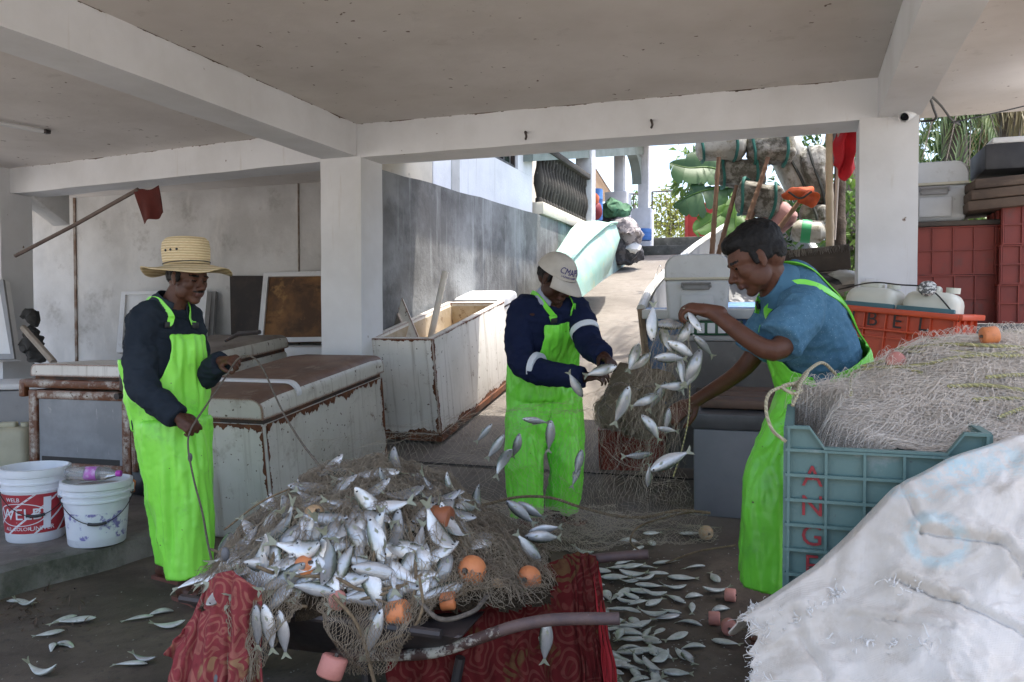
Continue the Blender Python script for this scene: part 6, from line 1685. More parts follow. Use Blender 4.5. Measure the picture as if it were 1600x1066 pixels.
# leaf litter in the damp corner at the left
b = MB()
for i in range(90):
    px, py = rf_.gauss(55, 40), rf_.gauss(955, 16); p = PG(max(-20, px), min(1000, max(905, py))); leaf(b, p + Z * .006, rdir() * V(1, 1, .1).length * .5 + RV * .1, Z, rf_.uniform(.03, .07), .006)
o = b.build('litter', mat('wet_litter', (.07, .045, .03), .8, (.12, .08, .05), 9), smooth=False, fix=False); tag(o, 'damp dark plant litter on the floor by the kerb', 'litter', kind='stuff')

# ------------------------------------------------------------------ teal crates with the pale net
M['crate_teal'] = mat('teal_crate', (.105, .185, .17), .5, (.08, .15, .14), 4, .4, .65, dirt=(.24, .28, .27), dsc=9, dlo=.58, dhi=.76, spots=(.07, .09, .09), spsc=30, splo=.72)
M['red_paint_letter'] = mat('red_brush_paint', (.30, .02, .025), .6, (.20, .015, .02), 20, dirt=(.20, .2, .19), dsc=55, dlo=.60, dhi=.66, rnd=False, bump=0)
tl = P(1229, 667, 2.2)
hC = .60
tc = crate('crate', 'teal green crate lettered in red holding the pale net', (tl.x + .24, tl.y + .30, tl.z - hC), rotz(0), .48, .60, hC, M['crate_teal'], 5, 9, notch=True, thk=.024)
for i, chh in enumerate('ANGEL'):
    me = text_mesh(chh, .078, .0012); me.transform(TR((-.24 + .066, -.296, hC - .132 - i * .0795), Euler((pi / 2, 0, 0)))); link_mesh('letter', me, M['red_paint_letter'], tc, ang=None)
crate('crate', 'lower teal green crate carrying the lettered one', (tl.x + .25, tl.y + .31, .004), rotz(0), .48, .60, tl.z - hC - .01, M['crate_teal'], 5, 6, thk=.024)
# pale net heaped in the crate and spilling to the right
def pale_z(r, f):
    t = min(1, max(0, (f - 2.06) / .60)); t = t * t * (3 - 2 * t)
    back = max(0, (f - 2.80)) * 1.7
    left = max(0, (.965 + (f - 2.2) * .08 - .05 * sin(f * 14)) - r) / .12
    q = min(1, max(0, (r - 1.0) / .5)); q = q * q * (3 - 2 * q)
    z = .975 + .115 * t + .17 * q * (.3 + .7 * t) - back - .34 * min(1.6, left) ** 1.5
    z += .045 * mnoise.noise(V(r * 3.2, f * 3.2, 5)) * t + .016 * mnoise.noise(V(r * 10, f * 10, 6)) + .007 * mnoise.noise(V(r * 28, f * 28, 6))
    if r * sin(AZ) + f * cos(AZ) < tl.y + .035: z -= .4
    return z
M['net_pale'] = mnet('pale_net_mass', (.68, .585, .485), (.52, .435, .35), (.76, .67, .57))
M['thread_pale'] = mat('pale_thread', (.74, .65, .55), .7, (.60, .52, .43), 8, rnd=False, bump=0)
pn = thing('fishing_net', 'pale grey fishing net with yellow rope heaped over the teal crate', 'net', RF(1.2, 2.5, .9))
b = MB(); b.grid(90, 70, lambda u, v: RF(.80 + 1.4 * u + .06 * v, 2.0 + 1.05 * v, pale_z(.80 + 1.4 * u + .06 * v, 2.0 + 1.05 * v)))
bmesh.ops.delete(b.bm, geom=[f for f in b.bm.faces if f.calc_center_median().y < tl.y + .035 or f.calc_center_median().x < tl.x + .012 or f.calc_center_median().z < tl.z - .14], context='FACES')
b.build('net_mass', M['net_pale'], pn, True, ang=None)
b = MB(); rg = random.Random(8)
for i in range(1500):
    f0 = rg.uniform(2.02, 2.86); r0 = rg.uniform(.90 + (f0 - 2.0) * .10, 1.9)
    strand(b, (r0, f0), rg.gauss(.4, .9), 16, .017, rg.choice((.0004, .0006)), pale_z, .010, .6, rg, .95)
for i in range(90):                                           # loose fuzz along the skyline
    f0 = rg.uniform(2.55, 2.8); r0 = rg.uniform(1.0, 1.8); strand(b, (r0, f0), rg.uniform(0, 6.28), 16, .012, .0005, lambda r, f: pale_z(r, f) + .008, .035, .8, rg, 1.0)
b.build('netting', M['thread_pale'], pn, True, smooth=False, fix=False)
b = MB(); okp = lambda r, f, z: r * sin(AZ) + f * cos(AZ) > tl.y + .04 and z > tl.z - .10 and r * cos(AZ) - f * sin(AZ) > tl.x
mesh_over(b, pale_z, .85, 1.95, 2.0, 2.95, .022, .00045, .010, 4, okp); mesh_over(b, pale_z, .85, 1.95, 2.0, 2.95, .026, .0004, .018, 9, okp)
b.build('netting', M['thread_pale'], pn, True, smooth=False, fix=False)
def rope_mat(name, c0, c1):
    k = NT(name); v = k.coord(rnd=False); w = k.n('ShaderNodeTexWave', bands_direction='DIAGONAL'); w.inputs['Scale'].default_value = 36; k.l(v, w.inputs['Vector'])
    k.l(k.mix(k.ramp(w.outputs['Fac'], .35, .6), c0, c1), k.b.inputs['Base Color']); k.b.inputs['Roughness'].default_value = .7; k.bump(w.outputs['Fac'], .8, .004); return k.m
M['rope_yellow'] = rope_mat('yellow_laid_rope', (.42, .38, .16), (.26, .25, .13))
M['rope_beige'] = rope_mat('beige_laid_rope', (.42, .37, .24), (.30, .26, .17))
for pp in ([(1375, 578), (1440, 572), (1500, 560), (1560, 555), (1640, 545)], [(1420, 552), (1500, 552), (1560, 558), (1640, 556)], [(1450, 535), (1520, 527), (1570, 522), (1640, 522)], [(1400, 548), (1480, 540), (1560, 543), (1640, 548)], [(1330, 620), (1330, 590), (1345, 580), (1400, 575), (1440, 585)],
           [(1520, 627), (1570, 625), (1640, 628)], [(1540, 592), (1590, 588), (1640, 590)], [(1560, 655), (1600, 640), (1650, 632)], [(1345, 575), (1400, 560), (1410, 545)], [(1480, 606), (1540, 604), (1600, 612), (1650, 610)]):
    b = MB(); b.tube(smooth_path([hit(*q, pale_z, 1.6, 3.2) - ray(*q).normalized() * .012 + Z * .004 for q in pp], 8), .0058, 8); b.build('rope', M['rope_yellow'], pn, True)
for pp in ([(1306, 585, 2.55), (1285, 567, 2.45), (1262, 580, 2.35), (1245, 598, 2.28), (1205, 612, 2.22), (1197, 640, 2.2), (1207, 672, 2.18), (1228, 690, 2.18)], [(1250, 608, 2.3), (1238, 600, 2.26), (1222, 605, 2.24), (1240, 615, 2.22), (1252, 610, 2.25)], [(1262, 582, 2.32), (1250, 600, 2.26), (1246, 616, 2.23), (1238, 634, 2.21)]):
    b = MB(); b.tube(smooth_path([P(*q) for q in pp], 8), .0048, 8); b.build('rope', M['rope_beige'], pn, True)
for lb, px, py, r, ax_, kd in (('orange drum float standing on the skyline of the pale net', 1546, 524, .028, (.95, .1, .1), 'drum'), ('faded orange float half buried in the pale net', 1400, 566, .035, (.9, .2, .2), 'round')):
    p = hit(px, py + (8 if px > 1500 else 0), pale_z, 1.6, 3.2) + vw(px, py) * .012 + Z * (.015 if px > 1500 else 0)
    nfloat(lb, p, RV * ax_[0] + UPV * ax_[1] - FWD * ax_[2], r, M['float_orange' if px > 1500 else 'float_pink'], kd, 'floats on the pale net')

# ------------------------------------------------------------------ white woven sack over the near heap
RID = [(.40, .53), (.56, .60), (.745, .725), (.835, .81), (.94, .92), (1.06, .985), (1.21, 1.04), (1.9, 1.10)]
def ridge(r):
    if r <= RID[0][0]: return RID[0][1]
    for (a, za), (c, zc) in zip(RID, RID[1:]):
        if r <= c: t = (r - a) / (c - a); return za + (zc - za) * t
    return RID[-1][1]
CRE = [((1400, 745), (1440, 830), .02, .02), ((1440, 830), (1560, 850), .03, .022), ((1560, 850), (1600, 900), .02, .02), ((1400, 905), (1500, 935), .028, .018), ((1500, 935), (1620, 1005), .022, .018), ((1320, 800), (1300, 920), .018, .04), ((1480, 700), (1400, 760), .016, .05), ((1240, 960), (1290, 1060), .02, .03), ((1330, 960), (1480, 985), .016, .02)]
def segd(p, a, c):
    a, c = Vector(a), Vector(c); d = c - a; t = max(0, min(1, (p - a).dot(d) / d.length_squared)); q = a + d * t
    n = Vector((-d.y, d.x)).normalized(); return (p - q).length, (p - q).dot(n)
def sack_pt(u, v):
    r0_ = .575 - .15 * max(0, v - .12); r = r0_ + (1.84 - r0_) * u
    f = 2.10 - .14 * min(1, v / .12) - (.60 * max(0, v - .12))
    r += (1 - u) ** 3 * (.10 * max(0, v - .3) * (mnoise.noise(V(v * 6, 1, 1)) - .25) + .035 * mnoise.noise(V(v * 19, 4, 1)) + .02 * mnoise.noise(V(v * 47, 4, 1)))
    z = ridge(r) - (.10 * (1 - min(1, v / .12)) ** 2) - 1.12 * max(0, v - .12) * .60 * (1 + .35 * max(0, v - .5))
    p = RF(r, f, z)
    nn = (-FH * .75 + Z * .66)
    # photo-sized creases as real grooves with a raised lip
    d = p - CAM; dz = d.dot(FWD); px = 800 + FPX * d.dot(RV) / dz; py = 533 - FPX * d.dot(UPV) / dz
    wv = mnoise.noise_vector(V(r * 3, f * 3, z * 3)) * .5
    q_ = V(r, f, z) + wv * .3
    h = .030 * mnoise.noise(V(r * 4.5, f * 4.5, z * 4)) + .040 * (.3 - abs(mnoise.noise(q_ * 5.0))) + .022 * (.3 - abs(mnoise.noise(q_ * 11 + V(3, 1, 2)))) + .0065 * (.3 - abs(mnoise.noise(q_ * 24 + V(7, 1, 2)))) + .0016 * (.3 - abs(mnoise.noise(q_ * 52 + V(1, 6, 2)))) + .0006 * mnoise.noise(q_ * 80)
    al, ac = r * .8 + z * .6, z * .8 - r * .6
    h += .034 * (.32 - abs(mnoise.noise(V(al * 2.2 + wv.x * .6, ac * 8.5 + wv.y, 2.5)))) + .014 * (.32 - abs(mnoise.noise(V(al * 5 + 3, ac * 21 + wv.y, 4.5))))
    for a, c, amp, wd in CRE:
        dd, sd_ = segd(Vector((px, py)), a, c); w = wd * 1000
        h += amp * .55 * (-math.exp(-(dd / (w * .22)) ** 2) * .9 + math.exp(-((dd - w * .5) / (w * .45)) ** 2) * (.75 if sd_ < 0 else .3))
    return p + nn * h * min(1, v * 5)
def sack_at(px, py):
    bu, bd_ = None, 1e9
    for j in range(10, 90):
        v = j / 90
        for i in range(0, 81, 2):
            q = sack_pt(i / 80, v); d = q - CAM; dz = d.dot(FWD); e = (800 + FPX * d.dot(RV) / dz - px) ** 2 + (533 - FPX * d.dot(UPV) / dz - py) ** 2
            if e < bd_: bd_, bu = e, q
    return bu
def sack_material():
    k = NT('woven_white_sack'); tc = k.n('ShaderNodeTexCoord'); v = k.coord(rnd=False)
    c = k.mix(k.ramp(k.noise(v, 3.5, 7, .65), .36, .62), (.66, .62, .57), (.52, .47, .405))
    c = k.mix(k.ramp(k.noise(v, 9, 8, .7), .54, .76), c, (.40, .34, .27))
    c = k.mix(k.ramp(k.noise(v, 1.6, 5, .6, .5), .50, .66), c, k.mix(.8, c, (.50, .43, .35)))
    # faded blue print: a ring and a broken band of lettering
    for cen, r0, r1, n0 in ((sack_at(1470, 842), .040, .066, .44), (sack_at(1440, 738), .0, .075, .50), (sack_at(1540, 712), .0, .06, .50)):
        vs = k.n('ShaderNodeVectorMath', operation='SUBTRACT'); k.l(tc.outputs['Object'], vs.inputs[0]); vs.inputs[1].default_value = cen - SACK0
        if r0 == 0:
            sc_ = k.n('ShaderNodeVectorMath', operation='MULTIPLY'); k.l(vs.outputs[0], sc_.inputs[0]); sc_.inputs[1].default_value = (.55, .7, 1.3); src = sc_.outputs[0]
        else: src = vs.outputs[0]
        ln = k.n('ShaderNodeVectorMath', operation='LENGTH'); k.l(src, ln.inputs[0])
        a = k.ramp(ln.outputs['Value'], max(0, r0 - .004), r0 + .004) if r0 else None
        o_ = k.ramp(ln.outputs['Value'], r1 - .008, r1 + .008, (1, 1, 1, 1), (0, 0, 0, 1))
        ms = k.mix(1, o_, a, 'MULTIPLY') if a is not None else o_
        ms = k.mix(1, ms, k.ramp(k.noise(v, 36, 6, .7), n0 - .06, n0 + .06), 'MULTIPLY')
        half = k.n('ShaderNodeMath', operation='MULTIPLY'); k.l(ms, half.inputs[0]); half.inputs[1].default_value = .42
        c = k.mix(half.outputs[0], c, (.36, .58, .64))
    k.l(c, k.b.inputs['Base Color']); k.b.inputs['Roughness'].default_value = .45
    w1 = k.n('ShaderNodeTexWave', bands_direction='X'); w1.inputs['Scale'].default_value = 110; w2 = k.n('ShaderNodeTexWave', bands_direction='Z'); w2.inputs['Scale'].default_value = 110
    k.l(v, w1.inputs['Vector']); k.l(v, w2.inputs['Vector'])
    ad = k.n('ShaderNodeMath', operation='ADD'); k.l(w1.outputs['Fac'], ad.inputs[0]); k.l(w2.outputs['Fac'], ad.inputs[1])
    ad2 = k.n('ShaderNodeMath', operation='MULTIPLY_ADD'); k.l(k.noise(v, 18, 8, .7), ad2.inputs[0]); ad2.inputs[1].default_value = 4; k.l(ad.outputs[0], ad2.inputs[2])
    k.bump(ad2.outputs[0], .28, .004); return k.m
SACK0 = RF(1.1, 1.8, .3)
M['sack'] = sack_material()

sk = thing('woven_sack', 'frayed white woven sack draped over the heap at the bottom right', 'sack', SACK0)
b = MB(); b.grid(300, 260, sack_pt)
sb = b.build('sack_cloth', M['sack'], sk, True, ang=None)
md = sb.modifiers.new('thick', 'SOLIDIFY'); md.thickness = .004; md.offset = 0
M['fray'] = mat('frayed_strip', (.68, .67, .65), .5, (.58, .56, .53), 10, rnd=False, bump=0)
b = MB(); rg = random.Random(14)
def curl(p, d, n, L, w):
    """a narrow curling plastic strip"""
    pts = []; q = Vector(p); dd = d.normalized(); ax_ = rdir(); t = rg.uniform(.25, .8)
    for i in range(8):
        pts.append(Vector(q)); q = q + dd * (L / 7); dd = (Matrix.Rotation(t, 3, ax_) @ dd)
    s = d.cross(n); s = s.normalized() if s.length > 1e-4 else RV
    vs = [(b.bm.verts.new(a - s * w), b.bm.verts.new(a + s * w + n * w * .5)) for a in pts]
    for (a0, a1), (c0_, c1__) in zip(vs, vs[1:]): b._face((a0, a1, c1__, c0_))
for i in range(950):
    v = rg.uniform(.05, .95); u = abs(rg.gauss(0, .014)) * (1.8 if mnoise.noise(V(v * 14, 9, 9)) > .1 else .6); p = sack_pt(u, v); curl(p, -RV * .9 + rdir() * .8 - Z * .15, -FH, rg.uniform(.010, .04) * (1.3 if mnoise.noise(V(v * 14, 9, 9)) > .1 else .6), rg.uniform(.0005, .0015))
for i in range(420):
    u = rg.uniform(.02, 1); v = .885 + rg.gauss(0, .02) - .02 * sin(u * 9); p = sack_pt(u, v); curl(p, -FH * .5 + rdir() * .9 - Z * .3, -FH, rg.uniform(.012, .03), rg.uniform(.0008, .0018))
for (x0, y0, x1, y1, n) in ((1325, 895, 1345, 940, 34), (1400, 905, 1480, 925, 26), (1225, 905, 1300, 850, 26), (1330, 1000, 1520, 1005, 60)):
    for i in range(n):
        t = rg.random(); px, py = x0 + (x1 - x0) * t + rg.gauss(0, 5), y0 + (y1 - y0) * t + rg.gauss(0, 5)
        best = None
        p = P(px, py, 1.9 - (py - 700) / 1000)
        for k in range(12):                                     # march to the sack surface
            pass
        u = (p.dot(RV) - .49) / 1.35
        lo_v, bd_ = 0, 1e9
        for j in range(12, 60):
            q = sack_pt(u, j / 60); d = q - CAM; dz = d.dot(FWD); e = abs(533 - FPX * d.dot(UPV) / dz - py)
            if e < bd_: bd_, p2 = e, q
        curl(p2 - FH * .004, rdir(), -FH, rg.uniform(.015, .035), rg.uniform(.0008, .002))
b.build('frayed_threads', M['fray'], sk, True, smooth=False, fix=False)
# the heap beneath the sack
b = MB(); b.hexa([RF(.62, 1.32, 0), RF(1.9, 1.32, 0), RF(1.95, 2.02, 0), RF(.62, 2.02, 0), RF(.75, 1.62, .35), RF(1.9, 1.55, .55), RF(1.9, 1.98, .9), RF(.85, 1.96, .60)], bev=.05)
o = b.build('sack_filling', M['net_pale']); o.parent = sk; o.data.transform(chain_matrix(sk).inverted())

# scales, scraps and grit on the wet floor
b = MB(); rg = random.Random(52)
for i in range(900):
    px, py = (rg.gauss(1020, 90), rg.uniform(840, 1080)) if i < 420 else (rg.uniform(-20, 1150), rg.uniform(845, 1080))
    p = PG(px, py)
    if p.x < -3.2 and p.y > 2.6: continue
    leaf(b, p + Z * .005, V(rg.uniform(-1, 1), rg.uniform(-1, 1), .05), Z, rg.choice((.006, .009, .014, .022)), rg.uniform(.002, .005))
o = b.build('scale_litter', mat('scales_and_grit', (.30, .29, .26), .5, (.05, .04, .035), 14, .45, .55, rnd=False, bump=0), smooth=False, fix=False); tag(o, 'loose fish scales and grit strewn over the wet floor', 'litter', kind='stuff')
# ================================================================== the three fishermen
def skin_mat(name, c):
    return mat(name, c, .5, (c[0] * .72, c[1] * .68, c[2] * .66), 7, .35, .65, dirt=(c[0] * 1.25, c[1] * 1.2, c[2] * 1.15), dsc=16, dlo=.55, dhi=.8, bump=.25, bsc=120, bd=.003, rnd=False, spec=.3)
def cloth_plain(name, c, c2, bs=220, rough=.9, bump=.25, spots=None):
    return mat(name, c, rough, c2, 5, .38, .66, dirt=(c[0] * .7 + .01, c[1] * .7 + .01, c[2] * .7 + .01), dsc=12, dlo=.55, dhi=.8, bump=bump, bsc=bs, bd=.002, rnd=False, spots=spots, spsc=60, splo=.70, sheen=.0, spec=.1)
M['hair'] = mat('black_hair', (.005, .0045, .0045), .6, (.010, .009, .0085), 30, spec=.25, bump=.8, bsc=160, bd=.004, rnd=False)
M['lips'] = mat('lips', (.10, .042, .034), .5, bump=.1)
M['eye_dark'] = mat('dark_eye', (.012, .01, .01), .2, bump=0)
def apron_mat(name, c, c2):
    return mat(name, c, .38, c2, 3.5, .38, .66, dirt=(c[0] * .62, c[1] * .60, c[2] * 1.1), dsc=7, dlo=.56, dhi=.78, spots=(.06, .09, .03), spsc=55, splo=.715, bump=.12, bsc=25, bd=.004, rnd=False)

def limb(b, pts, rad, n=14, k=6):
    pts = [Vector(p) for p in pts]; sp = smooth_path(pts, k); m = len(sp)
    rr = []
    for i in range(m):
        f = i / (m - 1) * (len(rad) - 1); j = min(int(f), len(rad) - 2); t = f - j; t = t * t * (3 - 2 * t); rr.append(rad[j] + (rad[j + 1] - rad[j]) * t)
    b.tube(sp, rr, n)
    b.ell(sp[0], (rr[0],) * 3, sub=2); b.ell(sp[-1], (rr[-1],) * 3, sub=2)
def hand(b, wrist, d, back, side, curl=.5, spread=.0, s=1.0, thumb=.6):
    """d: towards the fingers, back: out of the back of the hand, side: +1 thumb lies along back x d"""
    x = d.normalized(); z = (back - x * back.dot(x)).normalized(); y = z.cross(x) * side
    L = lambda a, c, e: wrist + (x * a + y * c + z * e) * s
    limb(b, [L(-.03, 0, 0), L(.02, 0, 0), L(.07, .002, .002)], [.027 * s, .026 * s, .02 * s], 12, 4)
    R = Matrix((x, y, z)).transposed()
    b.ell(L(.050, 0, 0), (.046 * s, .040 * s, .0165 * s), R, 3); b.ell(L(.078, .0, .002), (.020 * s, .041 * s, .014 * s), R, 3)
    for i, (yy, ln) in enumerate(((.031, .068), (.0105, .077), (-.011, .071), (-.030, .055))):
        a = 0.0; p = V(.082, yy, .001); pts = [V(.06, yy * .9, 0), p]; cv = curl * (1 + .12 * (i - 1))
        for f in (.45, .31, .24):
            a += cv; p = p + V(cos(a), (i - 1.5) * -.05 - spread * (i - 1.5) * .1, -sin(a)) * (ln * f); pts.append(p)
        limb(b, [L(*q) for q in pts], [.0100 * s, .0095 * s, .0088 * s, .0080 * s, .0066 * s], 10, 4)
    tp = [V(.012, .022, -.006), V(.036, .044, -.012)]
    a1 = V(.72, .62 - thumb * .5, -.35 - thumb * .3).normalized(); a2 = V(.85, .25 - thumb * .5, -.45 - thumb * .3).normalized()
    tp += [tp[1] + a1 * .034, tp[1] + a1 * .034 + a2 * .030]
    limb(b, [L(*q) for q in tp], [.0150 * s, .0125 * s, .0105 * s, .0085 * s], 10, 4)
def head(b, H, s):
    T = lambda x, y, z: H @ V(x * s, y * s, z * s)
    R = H.to_3x3()
    e = lambda c, r, sub=3: b.ell(T(*c), tuple(q * s for q in r), R, sub)
    e((-.015, 0, .030), (.098, .077, .088)); e((-.045, 0, .0), (.062, .068, .075)); e((.028, 0, -.035), (.062, .060, .078)); e((.030, 0, -.066), (.052, .053, .044))
    e((.066, 0, -.098), (.023, .027, .018)); e((.05, 0, -.085), (.032, .042, .024)); e((.030, 0, .02), (.062, .066, .055))
    for q in (-1, 1):
        e((.052, q * .036, -.022), (.032, .026, .032)); e((.026, q * .044, -.055), (.042, .022, .042)); e((-.002, q * .075, -.008), (.016, .007, .029)); e((-.007, q * .080, .003), (.011, .006, .019)); e((.004, q * .075, -.031), (.008, .006, .010))
        e((.078, q * .031, .003), (.011, .015, .0085)); e((.102, q * .0135, -.035), (.013, .0105, .009)); e((.080, q * .030, .019), (.014, .022, .008))
    e((.082, 0, .022), (.012, .030, .011)); e((.080, 0, -.048), (.022, .030, .016))
    limb(b, [T(.084, 0, .014), T(.099, 0, -.012), T(.113, 0, -.030)], [.0085 * s, .0095 * s, .0125 * s], 10, 4)
    e((.096, 0, -.0585), (.009, .023, .0055)); e((.093, 0, -.0695), (.010, .021, .0065))
def torso_rings(T, k=1.0, kd=None, n=28, e=2.3):
    out = []
    for i, (c, hw, hd) in enumerate(T['r']):
        a = T['r'][max(0, i - 1)][0]; z = T['r'][min(len(T['r']) - 1, i + 1)][0]; up = (z - a).normalized()
        f = (T['front'] - up * T['front'].dot(up)).normalized(); lat = up.cross(f)
        out.append(ring(c, f, lat, hd * (kd or k), hw * k, n, e))
    return out
def fillrings(T, m=5):
    """more rings by smooth interpolation"""
    C = smooth_path([r[0] for r in T['r']], m); n = len(C); out = []
    for i in range(n):
        f = i / (n - 1) * (len(T['r']) - 1); j = min(int(f), len(T['r']) - 2); t = f - j; t = t * t * (3 - 2 * t); a, c = T['r'][j], T['r'][j + 1]
        out.append((C[i], a[1] + (c[1] - a[1]) * t, a[2] + (c[2] - a[2]) * t))
    return dict(front=T['front'], r=out)
def surf(T, t, lat, k=1.08, back=False):
    """point on the trunk: t 0..1 up the spine, lat -1..1 across (+ = his left)"""
    r = T['r']; f = min(max(t, 0), .9999) * (len(r) - 1); j = int(f); u = f - j
    c = r[j][0].lerp(r[j + 1][0], u); hw = r[j][1] + (r[j + 1][1] - r[j][1]) * u; hd = r[j][2] + (r[j + 1][2] - r[j][2]) * u
    up = (r[j + 1][0] - r[j][0]).normalized(); fr = (T['front'] - up * T['front'].dot(up)).normalized(); la = up.cross(fr)
    q = max(0, 1 - abs(lat) ** 2.3) ** (1 / 2.3)
    return c + la * (lat * hw * k) + fr * ((-1 if back else 1) * q * hd * k)
from mathutils.bvhtree import BVHTree
def bvh_of(me):
    bm = bmesh.new(); bm.from_mesh(me); t = BVHTree.FromBMesh(bm); bm.free(); return t
def on_surface(trees, p, off):
    best = None
    for t in trees:
        l, n, i, d = t.find_nearest(p)
        if l is not None:
            q = l + n * off
            if best is None or d < best[0]: best = (d, q, n)
    return best[1]
def ribbon(pts, normal_from, w, th, k=8, trees=None, off=.005):
    sp = smooth_path(pts, k); b = MB(); rings = []
    if trees:
        sp = [on_surface(trees, p, off) for p in sp]
        for _ in range(2): sp = [sp[0]] + [a * .25 + c * .5 + e * .25 for a, c, e in zip(sp, sp[1:], sp[2:])] + [sp[-1]]
    for i, p in enumerate(sp):
        t = (sp[min(i + 1, len(sp) - 1)] - sp[max(i - 1, 0)]).normalized(); n = (p - normal_from(p)); n = (n - t * n.dot(t)).normalized(); s = t.cross(n)
        rings.append([p + s * w - n * th, p + s * w + n * th, p - s * w + n * th, p - s * w - n * th])
    b.loft(rings); return b
def folds(amp, scl, seed, amp2=.0015):
    def d(p):
        q = V(p.x * scl[0], p.y * scl[1], p.z * scl[2]) + V(seed, seed * .7, seed * 1.3)
        r = mnoise.noise(q) ; rd = 1 - abs(mnoise.noise(q * 1.3 + V(5, 2, 8))) * 2
        q2 = V(p.x * scl[0] * 2.3, p.y * scl[1] * 2.3, p.z * scl[2] * 2.3) + V(seed * 2, 1, 4)
        rd2 = .5 - abs(mnoise.noise(q2)) * 1.6
        return amp * (r * .7 + rd * .75 + rd2 * .55) + amp2 * mnoise.noise(p * 45)
    return d
def cut(me, keep):
    bm = bmesh.new(); bm.from_mesh(me); bm.faces.ensure_lookup_table()
    dead = [f for f in bm.faces if not keep(f.calc_center_median())]
    bmesh.ops.delete(bm, geom=dead, context='FACES')
    for _ in range(4):                                             # relax the cut border
        bd = [v for v in bm.verts if v.is_boundary]; new = {}
        for v in bd:
            nb = [e.other_vert(v) for e in v.link_edges if e.is_boundary]
            if len(nb) == 2: new[v] = v.co * .5 + (nb[0].co + nb[1].co) * .25
        for v, c in new.items(): v.co = c
    bm.to_mesh(me); bm.free(); return me

